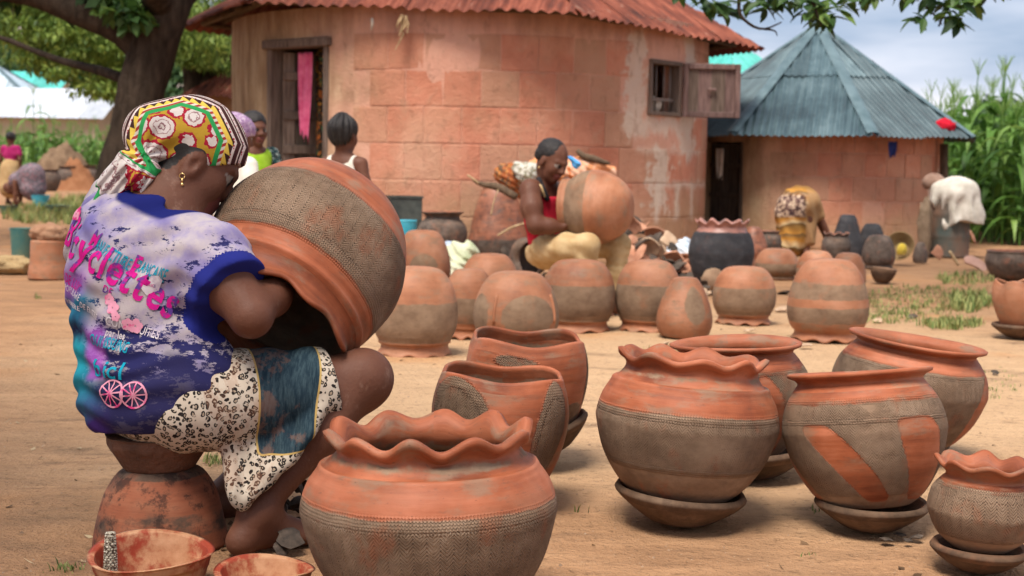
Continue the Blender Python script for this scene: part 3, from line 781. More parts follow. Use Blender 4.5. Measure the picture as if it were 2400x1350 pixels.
for (px, py, dd, rx, rz, n, s) in ((120, -560, 0, 3.2, 1.2, 22, 3), (420, -600, 0.5, 2.6, 1.2, 18, 4), (-350, -480, -.5, 2.2, 1.0, 14, 5), (700, -520, 1.5, 1.6, .8, 8, 6)):
    cl += clump_shell(tl(px, py, dd), (rx, 2.4, rz), n, 0.42, s)
for (px, py, dd) in ((270, 5, -.2), (315, 35, -.3), (240, -25, 0), (120, -30, .3), (15, -20, .2), (180, 5, .6)): cl.append((np.array(tl(px, py, dd)), np.array([.2, .2, .12])))
bt = tree('shade_tree', 'big dark trunked tree leaning behind the seated potter', TB, [trunk, limbA, limbB, limbC, limbD], cl, 120, 0.17, LEAF_DARK, 11, aspect=0.55)

# drooping fine-leaved tree beyond it, feathery sprays
def spray_clumps(pts, seed, D, n=30):
    g = np.random.default_rng(seed); out = []
    for (px, py, rx, ry, k) in pts:
        for _ in range(k):
            a = g.uniform(0, 2 * PI); q = g.random() ** 0.5
            p = at(px + rx * q * math.cos(a), py + ry * q * math.sin(a), D + g.uniform(-1.2, 1.2))
            s = g.uniform(0.14, 0.32)
            out.append((np.array(p), np.array([s * 1.5, s, s * 0.55])))
    return out
FB = Vector((at(455, 500, 21).x, 21, 0))
def fl(px, py, d=21): return tuple(at(px, py, d) - FB)
sp = spray_clumps([(60, 50, 90, 60, 34), (190, 90, 110, 50, 40), (130, 130, 90, 40, 18), (255, 170, 60, 45, 16), (480, 110, 70, 35, 26), (430, 60, 50, 40, 14), (60, -60, 200, 60, 30), (480, -40, 120, 60, 30), (225, 205, 25, 20, 5), (520, 160, 30, 14, 4)], 5, 20.5)
sp = [(c - np.array(FB), r_) for c, r_ in sp]
tree('feathery_tree', 'feathery lime leaved tree hanging over the far sheds', FB, [([(0, 0, -.1), fl(452, 240), fl(440, 120), fl(420, 0), fl(350, -120)], [.2, .17, .15, .13, .08]), ([fl(455, 270), fl(490, 190), fl(525, 140), fl(580, 80)], [.12, .11, .1, .06]),
     ([fl(430, 40), fl(300, 30), fl(150, 70), fl(20, 40)], [.08, .06, .04, .02]), ([fl(420, 0), fl(520, -40), fl(640, -90)], [.08, .06, .02]), ([fl(300, 30), fl(250, 110), fl(230, 190)], [.04, .03, .012])], sp, 95, 0.115, LEAF_LIME, 21, aspect=0.35, droop=0.7)
# darker trees at the field's far end
for k, (px, D, h, w_, s) in enumerate(((-40, 105, 10.5, 5.5, 31), (110, 90, 9.0, 5.0, 32), (300, 70, 6.5, 3.6, 33), (480, 62, 6.0, 4.0, 34))):
    b = Vector((xw(px, D), D, 0))
    tree('leafy_tree', ('dense dark tree at the far left edge behind the sheds', 'rounded dark tree rising above the teal roof', 'dark tree behind the maize beside the big trunk', 'far dark tree above the small rusty hut roof')[k], b,
         [([(0, 0, -.1), (0.2, 0, h * .35), (0, 0, h * .7)], [.3, .22, .1])], clump_shell((0, 0, h * .62), (w_ * .8, w_ * .7, h * .34), 46, 0.95, s), 130, 0.42, LEAF_DEEP, s, group='trees beyond the maize')

# tree standing out of frame on the right, its branch reaching over the yard
OB = Vector((4.6, 10.5, 0))
def ol(px, py, d): return tuple(at(px, py, d) - OB)
limbs = [([(0, 0, -.1), (0.05, -.2, 1.5), (-.15, -.4, 3.0), (-.4, -.6, 4.6)], [.32, .26, .22, .14]),
         ([(-.15, -.4, 3.0), ol(2420, -40, 9.6), ol(2290, -60, 9.3), ol(2050, -70, 9.1), ol(1850, -60, 9.0), ol(1650, -30, 9.0)], [.13, .08, .06, .045, .03, .014]),
         ([ol(2290, -60, 9.3), ol(2240, -10, 9.2), ol(2210, 40, 9.1), ol(2200, 62, 9.1)], [.03, .018, .012, .006]),
         ([ol(2160, -62, 9.2), ol(2165, 5, 9.1), ol(2195, 40, 9.1), ol(2208, 58, 9.1)], [.02, .011, .008, .004]),
         ([ol(1740, -50, 9.0), ol(1732, 22, 9.0), ol(1755, 55, 9.0), ol(1790, 68, 9.0), ol(1832, 52, 9.0)], [.02, .013, .010, .008, .004]),
         ([ol(1790, 68, 9.0), ol(1815, 72, 9.0), ol(1822, 84, 9.0)], [.008, .006, .003]),
         ([ol(1900, -60, 9.0), ol(1905, 0, 9.0), ol(1925, 60, 9.0)], [.02, .012, .005])]
g = np.random.default_rng(9); V = []; F = []; A = []
def broad_leaf(base, dirv, nrm, L, wd, a):
    "oval leaf blade, folded on its midrib"
    base, dirv, nrm = Vector(base), Vector(dirv).normalized(), Vector(nrm)
    sd = dirv.cross(nrm).normalized(); nrm = sd.cross(dirv)
    b = len(V); n = 6
    for i in range(n + 1):
        tt = i / n; wv = wd * math.sin(PI * (tt ** 0.75)) ** 0.8 * 0.5 if 0 < i < n else 0.002
        c = base + dirv * L * tt - nrm * L * 0.18 * tt * tt
        V.extend([c + sd * wv + nrm * wv * .25, c, c - sd * wv + nrm * wv * .25])
    for i in range(n):
        for s_ in (0, 1): F.append((b + i * 3 + s_, b + i * 3 + s_ + 1, b + i * 3 + 4 + s_, b + i * 3 + 3 + s_))
    A.extend([(a, a, a, 1)] * (3 * (n + 1)))
def leaf_whorl(px, py, d, k, L=0.115):
    for _ in range(k):
        p = at(px + g.uniform(-20, 20), py + g.uniform(-12, 12), d + g.uniform(-.12, .12)) - OB
        an = g.uniform(0, 2 * PI)
        broad_leaf(p, (math.cos(an), math.sin(an) * .6, g.uniform(-.9, .25)), (g.uniform(-.5, .5), g.uniform(-.8, .2), 1), L * g.uniform(.7, 1.25), L * g.uniform(.42, .62), float(np.clip(g.normal(.42, .25), 0, 1)))
for (px, py, k) in ((1655, 8, 14), (1690, 15, 14), (1700, 30, 8), (1765, -5, 12), (1800, 18, 12), (1835, 5, 14), (1870, -8, 14), (1905, 25, 16), (1935, 45, 12), (1925, 10, 14), (1955, 25, 10), (1985, 10, 8), (2030, -8, 12), (2075, -12, 10), (2130, -18, 10), (2175, -15, 12), (2210, 8, 16), (2230, 30, 14), (2250, 45, 8), (2260, 5, 14), (2290, -8, 12), (2150, 40, 6), (2330, -40, 14), (1600, -20, 14), (2000, -45, 20), (1800, -45, 20), (2200, -60, 20)):
    leaf_whorl(px, py, 9.05, k)
ot = tree('overhanging_tree', 'broad leaved tree branch overhanging the blue roofed hut from above', OB, limbs, None, 0, 0, None, 41)
obj_from(mesh('leaves', V, F, False, None, {'leaf': A}), 'leaves', LEAF_DARK, ot)
V2, F2, A2 = leaf_cloud(*zip(*clump_shell((-.2, -.8, 5.6), (2.6, 2.4, 1.3), 60, 0.45, 44)), 90, 0.15, np.random.default_rng(44), 0.55, 0.3)
obj_from(mesh('crown', V2, F2, False, None, {'leaf': A2}), 'crown', LEAF_DARK, ot)

# tree standing beside the camera, out of frame: its crown shades the near left of the yard
tree('shade_tree', 'leafy tree beside the yard whose crown shades the seated potter', (-4.3, 1.2, 0), [([(0, 0, -.1), (.1, .1, 2), (.5, 0, 4), (1.0, -.2, 5.4)], [.34, .28, .22, .12]), ([(.4, 0, 3.6), (1.6, .4, 4.6), (2.6, 1.2, 5.0)], [.15, .1, .04]), ([(.4, 0, 3.6), (1.4, -1.4, 4.8), (2.4, -2.2, 5.2)], [.15, .1, .04])],
     clump_shell((0.9, -.3, 5.2), (1.9, 2.7, .8), 60, 0.42, 71), 100, 0.17, LEAF_DARK, 71, aspect=.55)
# maize
def maize_mesh(seed, h):
    g = random.Random(seed); m = MB(); A = []
    pts = [(0, 0, -0.02), (g.uniform(-.02, .02), g.uniform(-.02, .02), h * .5), (g.uniform(-.05, .05), g.uniform(-.05, .05), h)]
    m.tube(catmull(pts, 6), [.014, .013, .012, .011, .009, .006], 5); A += [0.55] * len(m.v)
    nl = 11
    for k in range(nl):
        z = h * (0.08 + 0.86 * k / nl); az = k * PI + g.uniform(-.6, .6) + seed
        L = g.uniform(.45, .8) * (1 - 0.3 * abs(k / nl - .5)); w_ = g.uniform(.06, .10)
        dx, dy = math.cos(az), math.sin(az); b = len(m.v); n = 7
        vs_ = []; rise = g.uniform(.5, 1.0); fall = g.uniform(.6, 1.3)
        for i in range(n + 1):
            tt = i / n; r_ = L * (tt - .18 * tt ** 3)
            zz = z + L * (rise * tt - (rise + fall * .5) * tt * tt)
            ww = w_ * (1 - tt ** 2) * (.6 + .8 * min(1, tt * 3)) * .6 + .002
            c = Vector((dx * r_, dy * r_, zz)); sdv = Vector((-dy, dx, 0.15 * math.sin(i)))
            vs_ += [c + sdv * ww + V3(0, 0, ww * .4), c, c - sdv * ww + V3(0, 0, ww * .4)]
        m.add(vs_, [(i * 3 + s_, i * 3 + s_ + 1, i * 3 + 4 + s_, i * 3 + 3 + s_) for i in range(n) for s_ in (0, 1)])
        A += [min(1, max(0, g.gauss(.42, .2)))] * len(vs_)
    tp = Vector(pts[-1])
    for k in range(5):
        az = k * 1.3; m.tube([tp, tp + V3(.04 * math.cos(az), .04 * math.sin(az), .12), tp + V3(.1 * math.cos(az), .1 * math.sin(az), .22)], [.004, .006, .002], 4); A += [0.95] * 12
    A = np.array(A); return mesh('maize_plant', m.v, m.f, False, None, {'leaf': np.stack([A, A, A, A * 0 + 1], 1)})
MZ = [maize_mesh(s, h) for s, h in ((1, 1.75), (2, 1.9), (3, 1.6), (4, 2.05), (5, 1.85))]
g = random.Random(77)
for k in range(120):
    D = 17.8 + (k // 12) * 0.7 + g.uniform(-.2, .2); px = 2195 + (k % 12) * 30 + g.uniform(-14, 14)
    p = at(px, 420, D); p.z = 0
    if (Vector((p.x, p.y)) - Vector((H2.x, H2.y))).length < 2.25: continue
    o = obj_from(g.choice(MZ), 'maize_plant', LEAF_MAIZE, None, p, (g.uniform(-.05, .05), g.uniform(-.05, .05), g.uniform(0, 6)))
    o.scale = [g.uniform(.88, 1.12)] * 3
    tag(o, 'tall green maize plant in the dense field beside the blue roofed hut', 'maize', 'maize field beside the blue roofed hut')
for k in range(150):
    D = 47 + (k // 25) * 1.1 + g.uniform(-.3, .3); px = -70 + (k % 25) * 16 + g.uniform(-8, 8)
    p = at(px, 420, D); p.z = 0
    o = obj_from(g.choice(MZ), 'maize_plant', LEAF_MAIZE, None, p, (g.uniform(-.05, .05), g.uniform(-.05, .05), g.uniform(0, 6)))
    o.scale = [g.uniform(.9, 1.12)] * 3
    tag(o, 'maize plant in the field in front of the white roofed shed', 'maize', 'maize field in front of the white shed')
for k, (px, D, s) in enumerate(((82, 45.6, 1.45), (95, 45.4, 1.2))):
    p = at(px, 420, D); p.z = 0
    o = obj_from(MZ[3], 'maize_plant', LEAF_MAIZE, None, p, (0, 0, k)); o.scale = [s] * 3
    tag(o, ('tallest maize plant standing out in front of the far field', 'lower maize plant beside the tallest one in the far field')[k], 'maize')
g2 = np.random.default_rng(5)
# far bushes behind the right field
for k, (px, D, h, w_) in enumerate(((2330, 44, 3.2, 2.2), (2420, 40, 3.0, 2.0), (2250, 60, 3.4, 2.5))):
    b = Vector((xw(px, D), D, 0))
    tree('leafy_tree', ('small round tree showing above the maize tops', 'bushy tree above the maize at the picture edge', 'distant low tree behind the blue roof and maize')[k], b, [([(0, 0, -.1), (0, 0, h * .6)], [.15, .08])], clump_shell((0, 0, h * .62), (w_ * .7, w_ * .6, h * .34), 26, 0.55, 60 + k), 110, 0.28, LEAF_DEEP, 60 + k)

# grass and weeds on the bare ground
def grass_stuff():
    g = np.random.default_rng(12); P = []; S = []
    def tuft(px, py, rx, ry, n, s):
        for _ in range(n):
            a = g.uniform(0, 2 * PI); q = g.random() ** .5
            p = gnd(px + rx * q * math.cos(a), py + ry * q * math.sin(a)); P.append((p.x, p.y)); S.append(s * g.uniform(.6, 1.3))
    tuft(2150, 705, 150, 34, 420, .03); tuft(2275, 710, 50, 22, 130, .07); tuft(2080, 745, 70, 14, 120, .025); tuft(2260, 655, 70, 14, 120, .045); tuft(2230, 760, 70, 12, 160, .04)
    tuft(1990, 1190, 90, 20, 24, .012); tuft(1377, 1195, 2, 3, 1, .022); tuft(1890, 1298, 4, 2, 2, .008); tuft(150, 1330, 40, 8, 14, .009); tuft(148, 1332, 4, 3, 3, .02)
    tuft(500, 1080, 14, 10, 12, .025); tuft(92, 700, 6, 4, 5, .03); tuft(2330, 900, 60, 40, 40, .012); tuft(130, 505, 130, 22, 500, .12); tuft(200, 480, 100, 16, 400, .14); tuft(1560, 830, 60, 20, 20, .02)
    P = np.array(P); n = len(P); P = np.repeat(P, 4, 0); S = np.repeat(np.array(S), 4) * g.uniform(.6, 1.2, n * 4); n = len(P)
    P = P + g.normal(0, .012, (n, 2)); az = g.uniform(0, 2 * PI, n); ln = g.uniform(.2, .9, n)
    d = np.stack([np.cos(az), np.sin(az)], 1); w_ = .05 * S + .0012
    b = np.column_stack([P, np.full(n, -.004)]); sd = np.column_stack([-d[:, 1], d[:, 0], np.zeros(n)]) * w_[:, None]
    mid = b + np.column_stack([d * (S * ln * .35)[:, None], S * .6]); tip = b + np.column_stack([d * (S * ln)[:, None], S])
    V = np.stack([b - sd, b + sd, mid + sd * .7, mid - sd * .7, tip + sd * .1, tip - sd * .1], 1).reshape(-1, 3)
    I = np.arange(n)[:, None] * 6
    F = np.vstack([I + np.array([0, 1, 2, 3]), I + np.array([3, 2, 4, 5])])
    A = np.repeat(np.clip(g.normal(.6, .25, n), 0, 1), 6)
    o = obj_from(mesh('grass', V, F, False, None, {'leaf': np.stack([A, A, A, A * 0 + 1], 1)}), 'grass', leaf_mat('grass_blade', (0.05, 0.08, 0.02), (0.13, 0.19, 0.05), (0.36, 0.36, 0.13), 0.7, 0.2))
    tag(o, 'short grass and weeds in patches on the bare earth', 'grass', kind='stuff')
grass_stuff()
# ------------------------------------------------------------------ clay
def clay_mat(name, orange, grey, rough=0.55, spec=0.35, relief=1.0, mott=0.0, scl=1.0, strokes=0.6, smear_k=0.5):
    """zone attribute: R = grey matt clay, G = rouletted herringbone, B = rouletted dots"""
    t = MT(name, rough, spec)
    rz = t.rand(); off = t.comb(t.math('MULTIPLY', rz, 13.7), t.math('MULTIPLY', rz, 7.3), rz)
    uvr = t.uv(); uv = t.node('ShaderNodeVectorMath', {0: uvr, 1: off}).outputs[0]
    o = t.node('ShaderNodeVectorMath', {0: t.objc(), 1: off}).outputs[0]
    zr, zg, zb = t.sep(t.attr('zone'))
    edge = t.noise(t.map(uv, (1, 1.6, 1)), 14 * scl, 5, 0.7)
    g = t.ss(t.math('MULTIPLY_ADD', t.math('SUBTRACT', edge, 0.5), 1.5, zr), 0.30, 0.70)
    st = t.noise(t.map(uv, (2.2, 30, 1)), 1.6 * scl, 5, 0.65)           # smoothing strokes
    bl = t.noise(o, 5 * scl, 4, 0.6)
    oc = t.ramp(t.math('MULTIPLY_ADD', t.math('SUBTRACT', st, 0.5), strokes, bl), [(0.28, orange[0]), (0.5, orange[1]), (0.75, orange[2])])
    oc = t.mix(t.math('MULTIPLY', t.ss(t.noise(t.map(uv, (1, 2.5, 1)), 7 * scl, 5, 0.65), 0.50, 0.68), 0.7), oc, grey[1])
    gc = t.ramp(t.noise(t.map(o, (1, 1, 1.4)), 9 * scl, 5, 0.7), [(0.3, grey[0]), (0.5, grey[1]), (0.72, grey[2])])
    smear = t.math('MULTIPLY', t.ss(t.noise(t.map(uv, (1.4, 1, 1)), 8 * scl, 5, 0.65), 0.54, 0.70), smear_k)
    gc = t.mix(smear, gc, orange[1])
    c = t.mix(g, oc, gc)
    if mott:
        c = t.mix(t.math('MULTIPLY', t.ss(t.noise(o, 16 * scl, 5, 0.75), 0.5, 0.62), mott), c, (0.035, 0.022, 0.018))
    dust = t.ss(t.noise(t.map(o, (1, 1, 1.8)), 3.2 * scl, 6, 0.7), 0.48, 0.70)
    c = t.mix(t.math('MULTIPLY', dust, 0.38), c, (0.24, 0.135, 0.078) if spec < .44 else (0.06, 0.05, 0.045))
    soil = t.ss(t.noise(t.map(uv, (1, 3, 1)), 21 * scl, 5, 0.75), 0.57, 0.66)
    c = t.mix(t.math('MULTIPLY', soil, 0.30), c, (0.10, 0.06, 0.04))
    k = t.math('MULTIPLY_ADD', rz, 0.26, 0.87)
    c = t.mix(1.0, c, t.comb(k, k, k), 'MULTIPLY')
    # specks, scratches
    sp = t.ss(t.noise(t.map(uv, (1, 2.4, 1)), 95, 2, 0.5), 0.70, 0.76)
    c = t.mix(t.math('MULTIPLY', sp, t.math('MULTIPLY_ADD', g, -0.5, 0.6)), c, (0.05, 0.03, 0.022))
    # roulette relief
    u, v, _ = t.sep(uvr)
    zig = t.math('PINGPONG', u, 0.0115)
    wob = t.math('MULTIPLY', t.math('SUBTRACT', t.noise(uvr, 22, 2, 0.5), 0.5), 0.012)
    ph = t.math('ADD', t.math('ADD', v, wob), t.math('MULTIPLY', zig, 1.15))
    hb = t.math('SINE', t.math('MULTIPLY', ph, 2 * PI / 0.0072))
    hb = t.ss(hb, -0.55, 0.75)
    rut = t.ss(zig, 0.0, 0.0016)
    hb = t.math('MULTIPLY', hb, t.math('MULTIPLY_ADD', rut, 0.7, 0.3))
    da = t.math('SINE', t.math('MULTIPLY', t.math('ADD', t.math('ADD', u, v), wob), 2 * PI / 0.0125))
    db = t.math('SINE', t.math('MULTIPLY', t.math('SUBTRACT', u, v), 2 * PI / 0.0125))
    dots = t.ss(t.math('MULTIPLY', da, db), 0.55, -0.2)
    wear = t.ss(t.noise(o, 9 * scl, 3, 0.6), 0.26, 0.46)
    h = t.math('ADD', t.math('MULTIPLY', t.math('MULTIPLY', hb, zg), wear), t.math('MULTIPLY', t.math('MULTIPLY', dots, zb), 1.1))
    fine = t.math('MULTIPLY_ADD', t.noise(o, 60 * scl, 4, 0.65), 0.30, t.math('MULTIPLY', st, 0.5 * strokes))
    nrm = t.bump(h, 1.0 * relief, 0.0075)
    nrm = t.bump(fine, 0.5, 0.005, nrm)
    rg_ = t.math('MULTIPLY_ADD', g, 0.9 - rough, t.math('MULTIPLY_ADD', st, 0.2, rough - 0.1))
    return t.out(c, rg_, nrm)
OR = ((0.155, 0.038, 0.015), (0.30, 0.082, 0.032), (0.43, 0.145, 0.073))
GR = ((0.135, 0.083, 0.051), (0.225, 0.147, 0.094), (0.33, 0.225, 0.15))
CLAY = clay_mat('fresh_clay', OR, GR, 0.6, 0.3, 1.15)
CLAY_DRY = clay_mat('drying_clay', ((0.21, 0.075, 0.035), (0.32, 0.13, 0.064), (0.42, 0.205, 0.12)), ((0.14, 0.085, 0.052), (0.215, 0.138, 0.086), (0.29, 0.195, 0.125)), 0.6, 0.3, 0.6, strokes=0.25)
CLAY_DUSK = clay_mat('brown_fired_clay', ((0.16, 0.058, 0.032), (0.29, 0.105, 0.057), (0.42, 0.18, 0.11)), ((0.05, 0.038, 0.03), (0.10, 0.075, 0.06), (0.17, 0.13, 0.105)), 0.5, 0.35, 0.4, 0.5)
CLAY_BLACK = clay_mat('black_fired_clay', ((0.32, 0.14, 0.10), (0.45, 0.20, 0.15), (0.52, 0.26, 0.2)), ((0.016, 0.016, 0.018), (0.03, 0.03, 0.034), (0.06, 0.06, 0.066)), 0.42, 0.45, 0.2, smear_k=0.06)
CLAY_SAUCER = clay_mat('rough_saucer_clay', ((0.13, 0.06, 0.034), (0.20, 0.10, 0.058), (0.29, 0.16, 0.10)), ((0.055, 0.035, 0.022), (0.10, 0.062, 0.04), (0.16, 0.105, 0.07)), 0.9, 0.12, 0.4, 0.35)

def ring_mesh(prof, n, Rm, warp, zone, closed=True):
    "rings of a profile [(r,z)] in metres -> verts, quads, uv, zone attr; prof may run down the inside"
    m = len(prof); th = PI + np.linspace(0, 2 * PI, n, endpoint=False)
    s = np.concatenate([[0], np.cumsum(np.linalg.norm(np.diff(prof, axis=0), axis=1))])
    r = np.repeat(prof[:, 0:1], n, 1); z = np.repeat(prof[:, 1:2], n, 1); T = np.repeat(th[None], m, 0)
    r2, z2, dx, dy = warp(T, r, z)
    V = np.stack([r2 * np.sin(T) + dx, -r2 * np.cos(T) + dy, z2], -1).reshape(-1, 3)
    I = np.arange(m * n).reshape(m, n); J = np.roll(I, -1, 1)
    F = np.stack([I[:-1], J[:-1], J[1:], I[1:]], -1).reshape(-1, 4)
    uu = np.stack([np.repeat((th * Rm)[None], m - 1, 0)] * 1, 0)[0]; du = 2 * PI / n * Rm
    sv = np.repeat(s[:, None], n, 1)
    UV = np.stack([np.stack([uu, sv[:-1]], -1), np.stack([uu + du, sv[:-1]], -1), np.stack([uu + du, sv[1:]], -1), np.stack([uu, sv[1:]], -1)], 2).reshape(-1, 2)
    return V, F, UV, T, sv

def pot_meshes(prof, Rm, n=120, no=80, thick=0.012, warp=None, zone=None, rim_from=None, rimname='rim'):
    """prof: [(r,z)] in units of Rm, from the middle of the foot up to the lip. Returns (body mesh, rim mesh or None, height)"""
    P = catmull(np.asarray(prof, float) * Rm, no)
    P[:, 0] = np.maximum(P[:, 0], 0.0006)
    d = np.gradient(P, axis=0); nrm = np.stack([-d[:, 1], d[:, 0]], 1); nrm /= np.linalg.norm(nrm, axis=1)[:, None] + 1e-9
    inner = P + nrm * thick; inner = inner[::-1]
    inner = inner[(inner[:, 0] > 0.0006)]
    inner = inner[::2] if no > 60 else inner
    tip = P[-1] + nrm[-1] * thick / 2 + d[-1] / np.linalg.norm(d[-1]) * thick * 0.45   # rounded lip
    inner = np.vstack([tip[None], inner, [[0.0006, inner[-1, 1]]]])
    full = np.vstack([P, inner]); H = P[:, 1].max()
    is_in = np.concatenate([np.zeros(no), np.ones(len(inner))]); is_in[no] = 0
    if warp is None: warp = lambda T, r, z, H: (r, z, 0, 0)
    V, F, UV, T, S = ring_mesh(full, n, Rm, lambda T, r, z: warp(T, r, z, H), zone)
    Z = np.repeat(full[:, 1:2], n, 1) / H; IN = np.repeat(is_in[:, None], n, 1)
    g, h, dd = zone(T, Z, IN) if zone else (0 * T, 0 * T, 0 * T)
    A = np.stack([g + 0 * T, h + 0 * T, dd + 0 * T, np.ones_like(T)], -1).reshape(-1, 4)
    if rim_from is None: return mesh('pot', V, F, True, UV, {'zone': A}), None, H
    k = int(rim_from * no)
    r_ = full[no - 1, 0]
    kin = no + 1 + int((no - k) / (2 if no > 60 else 1))
    ring = np.repeat(np.arange(len(full) - 1), n)
    sel = (ring >= k) & (ring < kin)
    def sub(mask):
        Fm = F[mask]; used = np.unique(Fm); mp = np.zeros(len(V), int); mp[used] = np.arange(len(used))
        return mesh('pot', V[used], mp[Fm], True, UV.reshape(-1, 4, 2)[mask].reshape(-1, 2), {'zone': A[used]})
    return sub(~sel), sub(sel), H

def bands(*bs, soft=0.022, inner=(0.85, 0, 0), tilt=0.0):
    "bs: (z0, z1, grey, herring, dots) in fractions of the height"
    def f(T, Z, IN):
        Zt = Z + tilt * np.sin(T) ; g = h = d = 0 * T
        for z0, z1, a, b, c in bs:
            m = sstep(z0 - soft, z0 + soft, Zt) * sstep(z1 + soft, z1 - soft, Zt)
            g = g * (1 - m) + a * m; h = h * (1 - m) + b * m; d = d * (1 - m) + c * m
        deep = IN * sstep(0.97, 0.80, Z)
        return g * (1 - IN) + deep * inner[0], h * (1 - IN), d * (1 - IN)
    return f
def patches(base, *ps):
    "base zone function plus oval panels (theta0, z0, half_theta, half_z, lean, grey, herring, dots_at_edge)"
    def f(T, Z, IN):
        g, h, d = base(T, Z, IN)
        for t0, z0, ht, hz, lean, a, b, c in ps:
            dt = (T - t0 + PI) % (2 * PI) - PI - lean * (Z - z0)
            ex = 2.0 if abs(lean) < .6 else 5.0
            q = (np.abs(dt / ht) ** ex + np.abs((Z - z0) / hz) ** ex) ** (1 / ex)
            m = sstep(1.05, 0.95, q) * (1 - IN)
            e = m * sstep(0.66, 0.78, q)
            g = g * (1 - m) + a * m; h = h * (1 - m) + b * (m - e * (1 if c else 0)); d = d * (1 - m) + c * e
        return g, h, d
    return f
def scallop(n, az, ar, z_from, ph=0.0, wob=0.25, seed=1, sag=0.0):
    def f(T, r, z, H):
        w_ = sstep(z_from, 1.0, z / H) ** 1.3
        g = np.random.default_rng(seed); ph1, ph2 = g.uniform(0, 6, 2)
        k = np.cos(n * T + ph + wob * np.sin(2 * T + ph1)) * (1 + 0.25 * np.sin(3 * T + ph2))
        lump_ = 1 + 0.012 * np.sin(2 * T + ph1) + 0.007 * np.sin(5 * T + ph2 + 3 * z / H)
        return r * lump_ + w_ * k * ar, z + w_ * k * az + sag * np.sin(T + ph2) * sstep(.5, 1, z / H), 0, 0
    return f
def plain(seed=1, amt=1.0):
    def f(T, r, z, H):
        g = np.random.default_rng(seed); p = g.uniform(0, 6, 3)
        return r * (1 + amt * (0.012 * np.sin(2 * T + p[0]) + 0.007 * np.sin(3 * T + p[1] + 4 * z / H))), z + amt * 0.006 * H * np.sin(2 * T + p[2]) * sstep(.6, 1, z / H), 0, 0
    return f
def lobed(n, amt, az, ph, seed=1):
    def f(T, r, z, H):
        w_ = sstep(0.2, 1.0, z / H)
        c = np.cos(n * (T + ph)); k = np.sign(c) * np.abs(c) ** 0.8
        return r * (1 + amt * w_ * k), z + az * sstep(.6, 1, z / H) * np.cos(n * (T + ph)), 0, 0
    return f
def place_pot(name, label, prof, Rm, loc, zone, mat, rot=None, inverted=False, rim_from=None, warp=None, n=96, no=64, thick=0.011, group=None, cat='pot', rz=0.0, rimlabel=None):
    b, rm, H = pot_meshes(prof, Rm, n, no, thick, warp, zone, rim_from)
    o = obj_from(b, name, mat)
    Mx = rot.to_4x4() if rot is not None else Matrix.Identity(4)
    if rz: Mx = Mx @ Matrix.Rotation(rz, 4, 'Z')
    if inverted: Mx = Mx @ Matrix.Translation((0, 0, H)) @ Matrix.Rotation(PI, 4, 'X') @ Matrix.Rotation(PI, 4, 'Z')
    o.matrix_world = Matrix.Translation(loc) @ Mx
    if rm is not None: obj_from(rm, 'rim', mat, o)
    return tag(o, label, cat, group)
def tilt(right=0.0, back=0.0):
    "lean of the rim: right (deg, clockwise in the view), back (deg, away from the camera)"
    return Matrix.Rotation(R(right), 3, 'Y') @ Matrix.Rotation(R(-back), 3, 'X')
def spot(px, py, rb_px=0):
    "ground position of a thing whose nearest foot edge is seen at (px,py) and foot half-width is rb_px"
    p = gnd(px, py); d = depth(p); rb = rb_px * d / FPX
    q = Vector((p.x, p.y, 0)); dirv = Vector((q.x, q.y)).normalized()
    q.x += dirv.x * rb; q.y += dirv.y * rb
    return q, depth(q) / FPX       # metres per pixel there

G_ALL = 'large pots set out round the seated potter'
SCAL = [(0.0, 0.0), (0.40, 0.005), (0.53, 0.03), (0.72, 0.20), (0.895, 0.48), (0.995, 0.80), (1.0, 0.92), (0.955, 1.10), (0.875, 1.25), (0.862, 1.285), (0.845, 1.305), (0.805, 1.31), (0.76, 1.36), (0.72, 1.42), (0.715, 1.455), (0.75, 1.505), (0.80, 1.54)]
FLAT = [(0.0, 0.0), (0.40, 0.005), (0.52, 0.03), (0.695, 0.18), (0.885, 0.48), (0.99, 0.82), (1.0, 0.95), (0.95, 1.17), (0.85, 1.34), (0.79, 1.42), (0.765, 1.46), (0.80, 1.50), (0.88, 1.535)]
SAUC = [(0.0, 0.0), (0.40, 0.003), (0.50, 0.03), (0.72, 0.17), (0.90, 0.31), (0.99, 0.40), (1.0, 0.43)]
def saucer(label, loc, Rm, rot=None, seed=1):
    return place_pot('clay_saucer', label, SAUC, Rm, loc, bands((0, 1.2, 0.85, 0, 0), inner=(0.6, 0, 0)), CLAY_SAUCER, rot, n=72, no=36, thick=0.018, warp=plain(seed, 1.6), group='clay saucers under the pots', cat='saucer', rim_from=0.86)

# A: front scalloped pot
q, mp = spot(1010, 1478, 120); RA = 300 * mp
SCALA = [(r_, z if z < .86 else .86 + (z - .86) * .80) for r_, z in SCAL]
place_pot('pot', 'largest scalloped clay pot in front, cropped by the bottom edge, herringbone below orange shoulder', SCALA, RA, q,
          bands((0, 0.10, 0.85, 0, 0), (0.10, 0.625, 1, 1, 0), (0.625, 0.69, 0.9, 0, 1), (0.89, 0.935, 0.6, 0, 0), tilt=0.004), CLAY, tilt(-1.6, 1), rim_from=0.865, warp=scallop(10, 0.0105, 0.005, 0.885, 0.9, 0.5, 3), n=220, no=120, thick=0.017, group=G_ALL)
